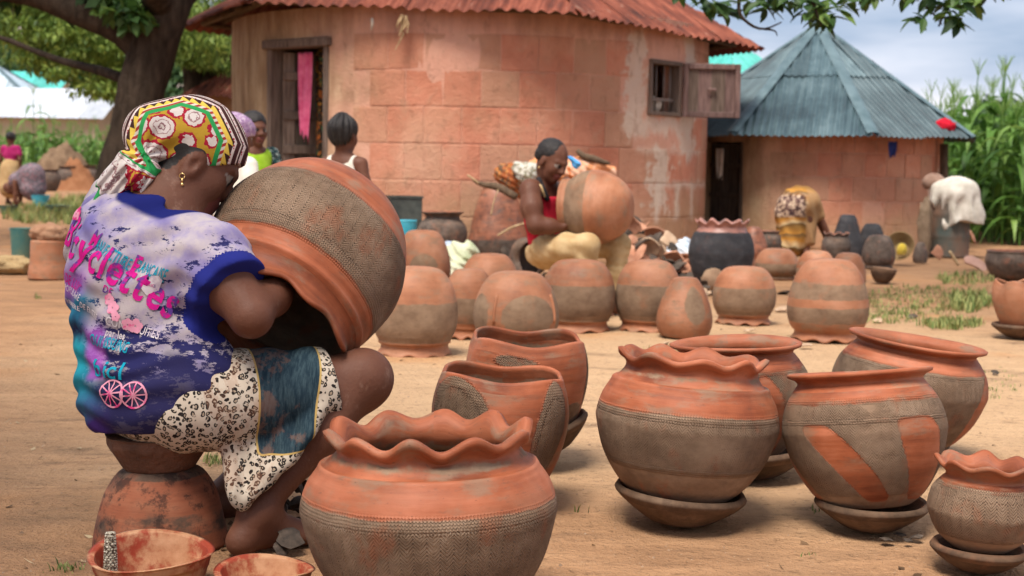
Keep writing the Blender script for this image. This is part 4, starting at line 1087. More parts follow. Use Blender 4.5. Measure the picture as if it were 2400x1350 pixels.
# D: scalloped pot on a saucer
q, mp = spot(1588, 1238, 75); RD = 210 * mp
saucer('thick clay saucer under the tilted scalloped pot with grey herringbone belly', q + V3(0, 0, 0.0), 157 * mp, tilt(4.5, 1), 2)
place_pot('pot', 'scalloped clay pot with orange shoulder on a thick saucer, leaning slightly', SCAL, RD, q + V3(0.002, 0, 0.056),
          bands((0, 0.26, 0.85, 0, 0), (0.26, 0.30, 1, 0, 1), (0.30, 0.62, 1, 1, 0), (0.62, 0.665, 0.9, 0, 1), (0.885, 0.92, 0.6, 0, 0), tilt=-0.006), CLAY, tilt(4, 2), rim_from=0.865, warp=scallop(9, 0.008, 0.004, 0.87, 0.2, 0.5, 5), n=200, no=110, thick=0.015, group=G_ALL)
# F: striped pot, rim tipped towards us
q, mp = spot(2040, 1250, 62); RF = 187 * mp
saucer('clay saucer under the pot with slanting orange stripes', q, 132 * mp, tilt(-0.5, 0), 3)
zF = patches(bands((0, 0.12, 0.85, 0, 0), (0.12, 0.66, 1, 0.8, 0), (0.66, 0.685, 0.9, 0, 1), (0.685, 0.80, 1, 1, 0), (0.80, 0.83, 0.5, 0, 0.5)),
             (R(-27), 0.36, 0.25, 0.29, -1.4, 0, 0, 0), (R(36), 0.37, 0.32, 0.31, -.62, 0, 0, 0), (R(105), 0.36, .22, .28, -1.2, 0, 0, 0), (R(-100), 0.36, .22, .28, -1.2, 0, 0, 0), (R(175), 0.36, .22, .28, -1.2, 0, 0, 0))
place_pot('pot', 'wide rimmed pot with slanting orange and grey stripes, standing on a saucer', [(r_, z * 1.07) for r_, z in FLAT], RF, q + V3(-0.004, 0, 0.050), zF, CLAY, tilt(-4.5, 8.5), rim_from=0.885, warp=plain(4), n=200, no=110, group=G_ALL)
# E: flat rim pot behind D
q, mp = spot(1735, 1128, 66); RE = 172 * mp
saucer('clay saucer of the wide rimmed pot half hidden behind the scalloped pot', q + V3(0.03, 0, 0), 142 * mp, tilt(-5, 1), 4)
zE = patches(bands((0, 0.14, 0.85, 0, 0), (0.14, 0.80, 1, 0.9, 0), (0.80, 0.83, 0.7, 0, 0.8)), (R(20), 0.42, 0.25, 0.38, -0.3, 0, 0, 0), (R(80), 0.42, 0.12, 0.3, 0.3, 0, 0, 0), (R(-50), 0.42, 0.25, 0.38, -0.3, 0, 0, 0))
place_pot('pot', 'wide rimmed pot standing behind the leaning scalloped pot', FLAT, RE, q + V3(-0.01, 0, 0.05), zE, CLAY, tilt(-2.4, 0.5), rim_from=0.885, warp=plain(6), n=160, no=90, group=G_ALL)
# G: flat rim pot behind F
q, mp = spot(2105, 1086, 60); RG = 177 * mp
zG = patches(bands((0, 0.14, 0.85, 0, 0), (0.14, 0.78, 1, 0.9, 0), (0.78, 0.81, 0.9, 0, 0.9)), (R(62), 0.45, 0.32, 0.36, 0.3, 0, 0, 0))
place_pot('pot', 'wide rimmed pot behind the striped pot, rim sloping down to one side', [(r_, z * .88) for r_, z in FLAT], RG, q + V3(0, 0, 0.045), zG, CLAY, tilt(7.5, -1), rim_from=0.885, warp=plain(7), n=160, no=90, group=G_ALL)
saucer('clay saucer hidden behind the striped pot', q + V3(-0.015, 0, 0), 120 * mp, tilt(6, 0), 14)
# H: small scalloped pot at the edge
q, mp = spot(2292, 1346, 52); RH = 128 * mp
SMALL = [(0.0, 0.0), (0.36, 0.01), (0.55, 0.08), (0.82, 0.32), (0.985, 0.66), (1.0, 0.82), (0.94, 1.08), (0.80, 1.26), (0.72, 1.34), (0.72, 1.40), (0.80, 1.50), (0.90, 1.57)]
saucer('clay saucer under the small scalloped pot at the edge', q, 112 * mp, tilt(2, 0), 5)
place_pot('pot', 'smallest scalloped clay pot at the edge, on its own saucer', SMALL, RH, q + V3(0, 0, 0.040), bands((0, 0.2, 0.9, 0, 0), (0.2, 0.66, 1, 0.8, 0), (0.66, 0.76, 1, 1, 0), (0.76, .8, .7, 0, .6)), CLAY, tilt(3, 1), rim_from=0.86, warp=scallop(8, 0.0065, 0.004, 0.84, 1.8, 0.4, 8), n=160, no=90, group=G_ALL)
# B, C: lobed planters
LOBE = [(0.0, 0.0), (0.42, 0.005), (0.56, 0.04), (0.78, 0.40), (0.94, 0.85), (1.0, 1.22), (0.975, 1.52), (0.90, 1.76)]
q, mp = spot(1158, 1200, 75); RB = 166 * mp
zB = patches(bands((0, 1.2, 0, 0, 0), inner=(0.95, 0, 0)), (R(-36), 0.72, 0.50, 0.27, -.3, 1, 1, 1), (R(44), 0.58, 0.27, 0.42, 0.15, 1, 1, 1), (R(150), 0.6, .4, .3, 0, 1, 1, 1))
place_pot('pot', 'smooth orange lobed planter with two herringbone panels, behind the front pot', LOBE, RB, q + V3(0, 0, 0.02), zB, CLAY, tilt(3, 0), rim_from=0.93, warp=lobed(4, 0.055, 0.006, R(44)), n=200, no=100, group=G_ALL)
q, mp = spot(1240, 1100, 70); RC = 148 * mp
zC = patches(bands((0, 1.2, 0, 0, 0), inner=(1, 0, 0)), (R(75), 0.75, 0.22, 0.3, 0, 1, 1, 1), (R(52), 0.3, 0.35, 0.2, 0, 1, .3, 0), (R(-10), 0.86, 0.35, 0.06, 0, .6, .6, .6))
place_pot('pot', 'rear lobed orange planter with pinched corner rim, tipped on a saucer', LOBE, RC, q + V3(-0.02, 0, 0.045), zC, CLAY, tilt(2, -2), rim_from=0.93, warp=lobed(4, 0.06, 0.008, R(40)), n=180, no=90, group=G_ALL)
saucer('clay saucer tipped under the rear lobed planter', q + V3(0.06, 0.0, 0.035), 116 * mp, tilt(-24, 0), 6)
o = saucer('clay saucer under the front lobed planter', spot(1158, 1200, 75)[0], 96 * spot(1158, 1200, 75)[1], None, 16)

# ------------------------------------------------------------------ upturned pots drying in the yard
UPT = [(0.0, 0.0), (0.42, 0.025), (0.66, 0.13), (0.86, 0.42), (0.97, 0.80), (1.0, 1.10), (0.985, 1.40), (0.92, 1.62), (0.85, 1.77), (0.865, 1.795), (0.85, 1.82), (0.80, 1.83), (0.79, 1.90), (0.815, 2.00), (0.87, 2.06)]
UPT2 = [(0.0, 0.0), (0.38, 0.025), (0.60, 0.13), (0.81, 0.46), (0.95, 0.90), (1.0, 1.25), (0.99, 1.50), (0.93, 1.72), (0.85, 1.86), (0.84, 1.88), (0.80, 1.89), (0.80, 1.98), (0.86, 2.07)]
EGG = [(0.0, 0.0), (0.30, 0.02), (0.46, 0.10), (0.72, 0.55), (0.92, 1.10), (1.0, 1.50), (0.98, 1.82), (0.88, 2.10), (0.84, 2.16)]
G_UP = 'upturned pots drying on the ground'
def upturned(label, px, py, rp, hp, prof, zone, sc=9, az=0.007, rim=True, seed=1, mat=None, lean=0, group=G_UP):
    q, mp = spot(px, py, rp * 0.9)
    Rm = rp * mp; zmax = max(p[1] for p in prof); k = hp * 0.95 / rp / zmax
    prof = [(r_, z * k) for r_, z in prof]
    return place_pot('upturned_pot', label, prof, Rm, q + V3(0, 0, az), zone, mat or CLAY_DRY, tilt(lean, 0), True, 0.80 if rim else None, scallop(sc, az, 0.004, 0.92, seed, 0.5, seed) if rim else plain(seed), 84, 64, 0.012, group)
gz = lambda lo, hi, h=0.25: bands((lo, hi, 1, h, 0), inner=(0.5, 0, 0), soft=0.006)
upturned('upturned scalloped pot nearest the held pot, with grey lower belly', 971, 840, 101, 212, UPT, gz(0.40, 0.86), seed=2)
upturned('upturned pot squeezed between the nearest upturned pot and the strapped one', 1098, 795, 60, 165, UPT, gz(0.42, 0.80), seed=3)
zL = patches(bands((0, 1, 0.15, 0, 0), inner=(.5, 0, 0)), (R(-20), 0.60, 0.68, 0.30, 0, 1, .2, 0), (R(62), .60, .40, .30, 0, 0.9, .2, 0), (R(-80), .55, .3, .3, 0, .9, .2, 0))
oL = upturned('upturned pot with a raised clay strap and big grey oval patch', 1208, 815, 100, 175, UPT2, zL, rim=False, seed=4)
# raised straps on it
Hs = max((oL.matrix_world @ Vector(c)).z for c in oL.bound_box)
for a0 in (-30, 62):
    pts = []
    for k in range(14):
        f = 0.06 + k / 13 * 0.62
        z = Hs * (1 - f) ; 
        pts.append((a0, z))
    P = []
    bv = BVHTree.FromPolygons([oL.matrix_world @ v.co for v in oL.data.vertices], [p.vertices for p in oL.data.polygons])
    c0 = oL.matrix_world.translation
    for a, z in pts[5:]:
        dv = Vector((math.sin(R(a)), -math.cos(R(a)), 0)); h = bv.ray_cast(Vector((c0.x, c0.y, z)) + dv * 1.0, -dv)[0]
        if h: P.append(h)
    st_ = MB().tube([p - c0 for p in P], 0.008, 6).build('strap', CLAY_DRY, None, True)
    st_.parent = oL; st_.matrix_parent_inverse = oL.matrix_world.inverted(); st_.location = c0
upturned('upturned scalloped pot in front of the crouching potter with yellow trousers', 1354, 780, 86, 170, UPT, gz(0.36, 0.87), seed=6)
upturned('upturned scalloped pot under her knee, behind the egg shaped one', 1518, 780, 77, 170, UPT, gz(0.36, 0.86, .5), seed=7)
zO = patches(bands((0, 1, 0.3, 0, 0), inner=(.5, 0, 0)), (R(-18), 0.45, 0.42, 0.30, 0, 1, .2, 0))
upturned('plain egg shaped upturned pot with an oval grey patch', 1603, 797, 66, 146, EGG, zO, rim=False, seed=8)
upturned('short upturned pot with orange top between the black pot and the egg shaped one', 1742, 762, 73, 136, UPT, gz(0.38, 0.86), seed=9)
zQ = bands((0.30, 0.50, .8, .1, 0), (0.60, 0.80, 1, .2, 0), inner=(.5, 0, 0))
upturned('tall upturned pot with two grey bands behind the wide rimmed pots', 1937, 802, 94, 194, UPT2, zQ, seed=10)
zR = patches(bands((0, 1, 0, 0, 0), inner=(.5, 0, 0)), (R(-6), 0.55, 0.5, 0.18, 0, 1, .2, 0))
upturned('upturned pot with small grey patch beside the dark rimmed pot', 990, 690, 66, 152, UPT2, zR, rim=False, seed=11)
upturned('upturned orange pot below the broken grey pot', 1147, 700, 68, 104, UPT2, gz(0.62, 0.85), seed=12)
upturned('small upturned pot beside the big black scalloped pot', 1819, 656, 52, 73, UPT2, gz(0.5, 1.0), rim=False, seed=13)
upturned('small upturned pot below the yellow wrapper of the bending person', 1912, 668, 46, 80, UPT2, gz(0.55, 1.0), rim=False, seed=14)
upturned('small reddish upturned pot peeping behind the tall banded one', 1985, 690, 42, 98, UPT2, gz(0.7, 1.0), rim=False, seed=15)
# ------------------------------------------------------------------ bodies: smooth unions of tapered limbs, meshed by surface nets
class Body:
    def __init__(s): s.p = []
    def cap(s, a, b, ra, rb=None, k=0.03, col=0, clip=None, sub=False):
        s.p.append(('c', np.array(a, float), np.array(b, float), ra, ra if rb is None else rb, k, col, clip, sub)); return s
    def chain(s, pts, rad, k=0.03, col=0):
        for i in range(len(pts) - 1): s.cap(pts[i], pts[i + 1], rad[i], rad[i + 1], k, col)
        return s
    def ell(s, c, rad, axes=None, k=0.03, col=0, clip=None, sub=False):
        A = np.array(axes, float) if axes is not None else np.eye(3)      # rows: local axes
        s.p.append(('e', np.array(c, float), A, np.array(rad, float), None, k, col, clip, sub)); return s
    @staticmethod
    def dist(q, P):
        if q[0] == 'c':
            a, b, ra, rb = q[1:5]; ab = b - a
            t = np.clip(((P - a) @ ab) / max(ab @ ab, 1e-9), 0, 1)
            d = np.linalg.norm(P - a - t[..., None] * ab, axis=-1) - (ra + (rb - ra) * t)
        else:
            c, A, r = q[1:4]; L = (P - c) @ A.T
            k0 = np.linalg.norm(L / r, axis=-1); k1 = np.linalg.norm(L / (r * r), axis=-1)
            d = k0 * (k0 - 1) / np.maximum(k1, 1e-6)
        if q[7] is not None:
            for (pt, n) in (q[7] if isinstance(q[7], list) else [q[7]]):
                d = np.maximum(d, (P - np.array(pt)) @ np.array(n))
        return d
    def bounds(s, q):
        if q[0] == 'c': r = max(q[3], q[4]); return np.minimum(q[1], q[2]) - r, np.maximum(q[1], q[2]) + r
        r = max(q[3]); return q[1] - r, q[1] + r
    def build(s, h, disp=None, cut=None, cols=None, relax=1):
        B = [s.bounds(q) for q in s.p if not q[8]]
        lo = np.min([b[0] for b in B], 0) - 4 * h; hi = np.max([b[1] for b in B], 0) + 4 * h
        N = np.ceil((hi - lo) / h).astype(int) + 1
        D = np.full(N, 1.0, np.float32)
        for q in s.p:
            m = q[5] + 3 * h; b0, b1 = s.bounds(q)
            i0 = np.maximum(np.floor((b0 - m - lo) / h).astype(int), 0); i1 = np.minimum(np.ceil((b1 + m - lo) / h).astype(int) + 1, N)
            G = np.stack(np.meshgrid(*[lo[a] + h * np.arange(i0[a], i1[a]) for a in range(3)], indexing='ij'), -1)
            d = s.dist(q, G); sl = tuple(slice(i0[a], i1[a]) for a in range(3)); o = D[sl]; k = q[5]
            if q[8]:
                e = np.maximum(k - np.abs(o + d), 0) / k; D[sl] = np.maximum(o, -d) + e * e * k * .25
            else:
                e = np.maximum(k - np.abs(o - d), 0) / k; D[sl] = np.minimum(o, d) - e * e * k * .25
        if disp is not None or cut is not None:
            near = np.argwhere(np.abs(D) < 0.035); Pn = lo + near * h
            v = D[tuple(near.T)]
            if disp is not None: v = v - disp(Pn)
            if cut is not None: v = np.maximum(v, cut(Pn))
            D[tuple(near.T)] = v
            if cut is not None:
                inn = np.argwhere(D <= -0.03); D[tuple(inn.T)] = np.maximum(D[tuple(inn.T)], cut(lo + inn * h))
        S = D < 0
        c8 = [S[i:N[0] - 1 + i, j:N[1] - 1 + j, k:N[2] - 1 + k] for i in (0, 1) for j in (0, 1) for k in (0, 1)]
        cnt = sum(c.astype(np.int8) for c in c8); act = (cnt > 0) & (cnt < 8)
        idx = np.argwhere(act); vid = np.full(act.shape, -1, np.int64); vid[act] = np.arange(len(idx))
        acc = np.zeros((len(idx), 3)); n = np.zeros(len(idx))
        cor = [(i, j, k) for i in (0, 1) for j in (0, 1) for k in (0, 1)]
        for a in range(8):
            for b in range(a + 1, 8):
                if sum(x != y for x, y in zip(cor[a], cor[b])) != 1: continue
                da = D[tuple((idx + cor[a]).T)]; db = D[tuple((idx + cor[b]).T)]
                m = (da < 0) != (db < 0); t = np.where(m, da / np.where(m, da - db, 1), 0)
                p = np.array(cor[a]) + t[:, None] * (np.array(cor[b]) - np.array(cor[a]))
                acc += p * m[:, None]; n += m
        V = lo + h * (idx + acc / n[:, None])
        Fs = []
        for ax in range(3):
            u, w_ = (ax + 1) % 3, (ax + 2) % 3
            s0 = [slice(None)] * 3; s1 = [slice(None)] * 3; s0[ax] = slice(0, -1); s1[ax] = slice(1, None)
            chg = S[tuple(s0)] != S[tuple(s1)]
            e = np.argwhere(chg); e = e[(e[:, u] > 0) & (e[:, w_] > 0) & (e[:, u] < N[u] - 1) & (e[:, w_] < N[w_] - 1)]
            def cell(du, dw):
                q = e.copy(); q[:, u] -= du; q[:, w_] -= dw; return vid[tuple(q.T)]
            Q = np.stack([cell(1, 1), cell(0, 1), cell(0, 0), cell(1, 0)], 1)
            ins = S[tuple(e.T)]
            Q[~ins] = Q[~ins][:, ::-1]
            Fs.append(Q[(Q >= 0).all(1)])
        F = np.vstack(Fs)
        for _ in range(relax):      # light smoothing
            sm = np.zeros_like(V); ct = np.zeros(len(V))
            for k in range(4):
                np.add.at(sm, F[:, k], V[F[:, (k + 1) % 4]]); np.add.at(ct, F[:, k], 1)
            ok = ct > 0; V[ok] = 0.5 * V[ok] + 0.5 * sm[ok] / ct[ok][:, None]
        C = None
        if cols is not None:
            best = np.full(len(V), 9.0); ci = np.zeros(len(V), int)
            for q in s.p:
                if q[8]: continue
                d = s.dist(q, V) - (0.003 if q[6] else 0)
                m = d < best; best[m] = d[m]; ci[m] = q[6]
            C = np.array([(*c, 1) for c in cols])[ci]
        return V, F, C

def unit(v): v = np.array(v, float); return v / np.linalg.norm(v)
def frame(fwd, up):
    f = unit(fwd); u = np.array(up, float); u = unit(u - f * (u @ f)); s_ = np.cross(f, u)
    return f, s_, u                                   # forward, right-hand side, up
def add_head(b, c, fwd, up, k=1.0, hair=None):
    "head about 0.235*k tall; colour slots: 0 skin, 1 hair, 2 lips, 3 eye white, 4 iris"
    f, s_, u = frame(fwd, up); A = [f, s_, u]; c = np.array(c, float)
    P = lambda x, y, z: c + k * (x * f + y * s_ + z * u)
    b.ell(P(-.012, 0, .03), np.array([.100, .077, .092]) * k, A, .03)
    b.ell(P(.028, 0, -.03), np.array([.066, .060, .088]) * k, A, .03 * k)
    b.ell(P(.035, 0, -.078), np.array([.046, .046, .036]) * k, A, .03 * k)
    b.ell(P(.074, 0, -.098), np.array([.018, .022, .018]) * k, A, .022 * k)
    b.cap(P(.086, 0, .012), P(.110, 0, -.030), .009 * k, .014 * k, .014 * k)
    for y in (-1, 1):
        b.ell(P(.098, .013 * y, -.034), np.array([.011, .010, .009]) * k, A, .010 * k)
        b.cap(P(.090, .008 * y, .020), P(.072, .046 * y, .018), .010 * k, .009 * k, .016 * k)
        b.ell(P(.060, .042 * y, -.032), np.array([.026, .020, .028]) * k, A, .025 * k)
        b.ell(P(-.004, .078 * y, -.018), np.array([.020, .008, .032]) * k, A, .008 * k)
        b.ell(P(.078, .031 * y, .000), np.array([.012, .014, .008]) * k, A, .006 * k, 3)
        b.ell(P(.0885, .030 * y, -.001), np.array([.004, .006, .006]) * k, A, .003 * k, 4)
    b.ell(P(.092, 0, -.060), np.array([.013, .024, .007]) * k, A, .008 * k, 2)
    b.ell(P(.091, 0, -.071), np.array([.013, .021, .008]) * k, A, .008 * k, 2)
    if hair:
        b.ell(P(-.022, 0, .042), np.array([.100, .082, .090]) * k * hair, A, .012, 1)
    return P, A
def add_hand(b, wrist, d, palm_n, k=1.0, curl=0.6, thumb=1):
    "palm and five fingers curling towards palm_n"
    d = unit(d); n = np.array(palm_n, float); n = unit(n - d * (n @ d)); s_ = np.cross(d, n) * thumb
    w_ = np.array(wrist, float)
    b.ell(w_ + d * .045 * k, np.array([.050, .040, .017]) * k, [d, s_, n], .02 * k)
    for i, (off, L) in enumerate(((.030, .068), (.010, .078), (-.011, .072), (-.030, .056))):
        p = w_ + (d * .085 + s_ * off) * k; a = 0.25 * curl
        for j, fr in enumerate((.45, .32, .23)):
            q = p + (d * math.cos(a) + n * math.sin(a)) * L * fr * k
            b.cap(p, q, (.0088 - j * .0006) * k, (.0083 - j * .0006) * k, .006 * k); p = q; a += curl * 0.75
    p = w_ + (d * .03 + s_ * .036) * k; q = p + (d * .03 + s_ * .022 + n * .008) * k; r_ = q + (d * .03 + n * .014) * k
    b.cap(p, q, .0115 * k, .010 * k, .014 * k); b.cap(q, r_, .010 * k, .0085 * k, .006 * k)
def add_foot(b, ankle, toe_dir, k=1.0):
    a = np.array(ankle, float); t = unit([toe_dir[0], toe_dir[1], 0]); s_ = np.array([t[1], -t[0], 0])
    g = np.array([a[0], a[1], 0.0])
    heel = g - t * .045 * k + [0, 0, .030 * k]
    b.cap(a, heel, .036 * k, .031 * k, .03 * k)
    b.cap(a + [0, 0, -.01], g + t * .12 * k + [0, 0, .028 * k], .034 * k, .024 * k, .04 * k)
    b.cap(heel, g + t * .13 * k + [0, 0, .020 * k], .028 * k, .022 * k, .03 * k)
    b.ell(g + t * .125 * k + [0, 0, .020 * k], np.array([.035, .044, .018]) * k, [t, s_, [0, 0, 1]], .02 * k)
    for i in range(5):
        o = (-.034 + i * .017) * k
        b.cap(g + t * .145 * k + s_ * o + [0, 0, .014 * k], g + t * (.185 - abs(i - 1) * .007) * k + s_ * o * 1.05 + [0, 0, .011 * k], .0095 * k, .0085 * k, .007 * k)

def skin_mat():
    t = MT('dark_skin', 0.5, 0.3)
    o = t.objc(); c = t.attr('col')
    n = t.noise(o, 9, 4, 0.6); f = t.noise(o, 120, 2, 0.6)
    sk = t.ss(t.sep(c)[0], 0.03, 0.08)
    c = t.mix(t.math('MULTIPLY', t.math('MULTIPLY', t.ss(n, 0.45, 0.75), 0.3), sk), c, (0.22, 0.095, 0.055), 'MIX')
    c = t.mix(t.math('MULTIPLY', t.ss(t.noise(t.map(o, (1, 1, .6)), 20, 5, 0.75), 0.56, 0.72), t.math('MULTIPLY', sk, 0.26)), c, (0.34, 0.22, 0.16))     # dried clay dust
    t.b.inputs['Subsurface Weight'].default_value = 0.06
    t.b.inputs['Subsurface Radius'].default_value = (0.01, 0.004, 0.002)
    return t.out(c, t.math('MULTIPLY_ADD', n, 0.3, 0.48), t.bump(t.math('ADD', f, t.math('MULTIPLY', t.noise(o, 42, 3, 0.6), 0.6)), 0.35, 0.003))
SKIN = skin_mat()
def fabric_mat(name, c1, c2, scale=8, attr=False, bumpd=0.004, rough=0.92, weave=260):
    t = MT(name, rough, 0.12)
    o = t.objc(); n = t.noise(o, scale, 4, 0.6)
    c = t.mix(t.ss(n, 0.3, 0.7), c1, c2)
    h = t.math('ADD', t.math('MULTIPLY', n, 0.6), t.math('MULTIPLY', t.noise(o, weave, 2, 0.5), 0.25))
    return t.out(c, normal=t.bump(h, 0.5, bumpd))
SKINC = [(0.112, 0.041, 0.022), (0.012, 0.009, 0.008), (0.16, 0.045, 0.035), (0.24, 0.20, 0.17), (0.01, 0.006, 0.005)]
def skin_obj(b, name, h, label, cat, base, group=None, cols=SKINC, relax=1):
    V, F, C = b.build(h, cols=cols, relax=relax)
    base = np.array(base, float)
    o = obj_from(mesh(name, V - base, F, True, None, {'col': C}), name, SKIN, None, tuple(base))
    return tag(o, label, cat, group)
def cloth_obj(b, name, h, mat, parent, base, disp=None, cut=None, attrs=None, uvf=None, relax=1):
    V, F, _ = b.build(h, disp, cut, relax=relax)
    at_ = attrs(V) if attrs else None
    UV = uvf(V)[F].reshape(-1, 2) if uvf else None
    return obj_from(mesh(name, V - np.array(base, float), F, True, UV, at_), name, mat, parent)

# ------------------------------------------------------------------ the potter in the foreground
def J(px, py, d): return np.array(at(px, py, d))
PHI = R(48)
FW = np.array([math.cos(PHI), math.sin(PHI), 0]); RT = np.array([math.sin(PHI), -math.cos(PHI), 0]); UPV = np.array([0, 0, 1.0])
pel = J(392, 955, 3.10); wst = J(362, 850, 3.10); chs = J(330, 655, 3.12); ups = J(350, 550, 3.15); nck = J(385, 490, 3.17)
hd = J(462, 372, 3.20)
rsh, rel, rwr = J(494, 618, 3.03), J(588, 742, 2.95), J(690, 645, 3.19)
lsh, lel, lwr = J(275, 500, 3.30), J(400, 640, 3.52), J(620, 600, 3.50)
rhp, rkn, ran = J(465, 950, 3.03), J(845, 893, 3.17), J(604, 1198, 3.04)
lhp, lkn, lan = J(350, 955, 3.18), J(690, 930, 3.50), J(528, 1165, 3.36)
P1BASE = np.array([pel[0], pel[1], 0.0])
hf = unit([math.cos(R(18)) * math.cos(R(38)), math.sin(R(18)) * math.cos(R(38)), -math.sin(R(38))])
b = Body()
Ph, Ah = add_head(b, hd, hf, [0.3, 0.25, 1], .96)
b.cap(nck, J(432, 424, 3.19), .062, .052, .05)
b.cap(nck, Ph(.01, 0, -.075), .056, .046, .06)
TA = [RT, FW, UPV]
b.ell(pel + (0, 0, .02), (.135, .115, .06), TA, .05); b.ell(wst, (.135, .11, .14), TA, .08); b.ell(chs, (.155, .115, .17), TA, .08); b.cap(lsh, rsh, .05, .055, .06); b.cap(ups, nck, .085, .066, .07)
b.chain([rsh, (rsh + rel) / 2, rel, (rel * .55 + rwr * .45), rwr], [.054, .048, .038, .036, .025], .035)
add_hand(b, rwr, J(720, 590, 3.36) - rwr, [0.3, .2, -1], .95, .5, -1)
b.chain([lsh, (lsh + lel) / 2, lel, (lel * .6 + lwr * .4), lwr], [.064, .056, .046, .042, .029], .035)
add_hand(b, lwr, J(720, 590, 3.52) - lwr, [0.1, -1, -.2], .95, .45, 1)
b.chain([rhp + (0.02, 0, -.02), (rhp + rkn) / 2, rkn], [.078, .076, .062], .04)
b.ell(rkn + (0.010, -.005, .012), (.054, .054, .052), None, .04)
b.chain([rkn, rkn * .62 + ran * .38, ran], [.052, .045, .030], .04)
b.ell(rkn * .62 + ran * .38 + np.array([-.014, 0, -.02]), (.040, .042, .085), [unit(np.cross(ran - rkn, [0, 1, 0])), [0, 1, 0], unit(ran - rkn)], .05)
add_foot(b, ran, (.72, .62), .90)
b.chain([lhp, (lhp + lkn) / 2, lkn], [.078, .076, .060], .04); b.chain([lkn, lkn * .62 + lan * .38, lan], [.056, .052, .034], .04)
add_foot(b, lan, (.55, .8), .98)
# cropped hair showing under the scarf at the nape
b.ell(Ph(-.016, 0, .028), (.105, .081, .096), Ah, .012, 1, clip=[(Ph(.0, 0, 0), Ah[0]), (Ph(-.05, 0, -.048), unit(-Ah[2] + .25 * Ah[0]))])
b.ell(Ph(-.010, .078, -.036), (.018, .010, .030), [unit(Ah[0] + .2 * Ah[2]), unit(Ah[1] - .35 * Ah[0]), unit(Ah[2] - .2 * Ah[0])], .008)
b.ell(Ph(-.004, .089, -.032), (.009, .008, .015), Ah, .006, sub=True)
b.ell(Ph(-.008, .076, -.064), (.010, .008, .010), Ah, .008)
potter = skin_obj(b, 'person', 0.0052, 'seated potter in headscarf and purple printed shirt, arm inside a huge clay pot', 'person', P1BASE)

# shirt -------------------------------------------------------------
def shirt_mat():
    t = MT('tie_dyed_jersey', 0.9, 0.1)
    o = t.objc(); u, v, _ = t.sep(t.uv()); zr, zg, zb = t.sep(t.attr('zone'))
    n1 = t.noise(o, 9, 5, 0.65); n2 = t.noise(t.map(o, (1, 1, 2.2)), 17, 6, 0.75); n3 = t.noise(o, 4.5, 3, 0.6)
    c = t.mix(t.ss(n1, 0.40, 0.66), (0.43, 0.37, 0.37), (0.26, 0.22, 0.39))                # pale grey to lilac
    c = t.mix(t.math('MULTIPLY', t.ss(n3, 0.52, 0.66), 0.8), c, (0.13, 0.11, 0.29))
    # navy brush marks, heavier towards the hem
    low = t.ss(v, 0.30, 0.10)
    thr = t.math('MULTIPLY_ADD', low, 0.13, n2)
    c = t.mix(t.ss(thr, 0.575, 0.62), c, (0.020, 0.020, 0.085))
    lowm = t.math('MULTIPLY', t.ss(t.math('MULTIPLY_ADD', t.math('SUBTRACT', n3, 0.5), 0.5, v), 0.15, 0.05), 0.9)
    c = t.mix(lowm, c, (0.022, 0.02, 0.068))
    # cyan and violet airbrush on the far flank
    fl = t.ss(t.math('MULTIPLY_ADD', t.math('SUBTRACT', n3, 0.5), 0.16, u), 0.03, -0.04)
    vb = t.math('MULTIPLY', t.ss(v, 0.36, 0.30), fl)
    c = t.mix(vb, c, t.ramp(t.math('MULTIPLY_ADD', t.math('SUBTRACT', n1, 0.5), 0.12, v), [(0.0, (0.05, 0.02, 0.14)), (0.10, (0.015, 0.22, 0.30)), (0.17, (0.02, 0.33, 0.40)), (0.21, (0.018, 0.018, 0.07)), (0.25, (0.02, 0.16, 0.26)), (0.30, (0.30, 0.09, 0.40)), (0.36, (0.36, 0.20, 0.48))]))
    pt = t.math('MULTIPLY', t.math('MULTIPLY', t.ss(u, -0.03, -0.01), t.ss(u, 0.045, 0.02)), t.math('MULTIPLY', t.ss(v, 0.08, 0.10), t.ss(v, 0.21, 0.18)))
    c = t.mix(t.math('MULTIPLY', pt, 0.8), c, (0.32, 0.08, 0.38))
    # navy collar and cuffs; cuffs fade in as printed dots
    dt = t.vor(o, 170, 'F1', 'Distance', 0.15)
    cuff = t.ss(t.math('MULTIPLY_ADD', t.math('SUBTRACT', 0.5, dt), 0.45, zg), 0.48, 0.56)
    c = t.mix(cuff, c, (0.016, 0.021, 0.16))
    c = t.mix(zr, c, (0.010, 0.014, 0.11))
    wv = t.noise(o, 330, 2, 0.5)
    h = t.math('ADD', t.math('MULTIPLY', wv, 0.25), t.math('MULTIPLY', n1, 0.4))
    return t.out(c, normal=t.bump(h, 0.45, 0.004))
TAX0 = J(392, 985, 3.10); TAX1 = J(372, 470, 3.16); TAX = unit(TAX1 - TAX0); TLEN = np.linalg.norm(TAX1 - TAX0)
TB_ = unit(-FW - TAX * (-FW @ TAX)); TR_ = np.cross(TAX, -TB_); TR_ = unit(RT - TAX * (RT @ TAX) - TB_ * (RT @ TB_))
def shirt_uv(V):
    d = V - TAX0; h = d @ TAX; x = d @ TR_; y = d @ TB_
    return np.stack([np.arctan2(x, y) * 0.17, h], 1)
b = Body()
b.ell(J(376, 945, 3.10), (.182, .160, .105), TA, .07); b.ell(J(352, 850, 3.10), (.160, .138, .13), TA, .08); b.ell(J(452, 900, 3.045), (.108, .125, .100), TA, .06)
b.ell(J(318, 665, 3.12), (.176, .140, .165), TA, .09); b.ell(J(325, 560, 3.15), (.165, .125, .11), TA, .07); b.cap(J(285, 492, 3.27), rsh + (0, 0, .002), .068, .074, .07)
b.cap(J(335, 558, 3.16), J(342, 528, 3.17), .090, .074, .05)
sh0, sh1 = rsh, rsh + (rel - rsh) * .50
b.cap(sh0, rsh + (rel - rsh) * .75, .080, .082, .05, clip=(sh1, unit(rel - rsh)))
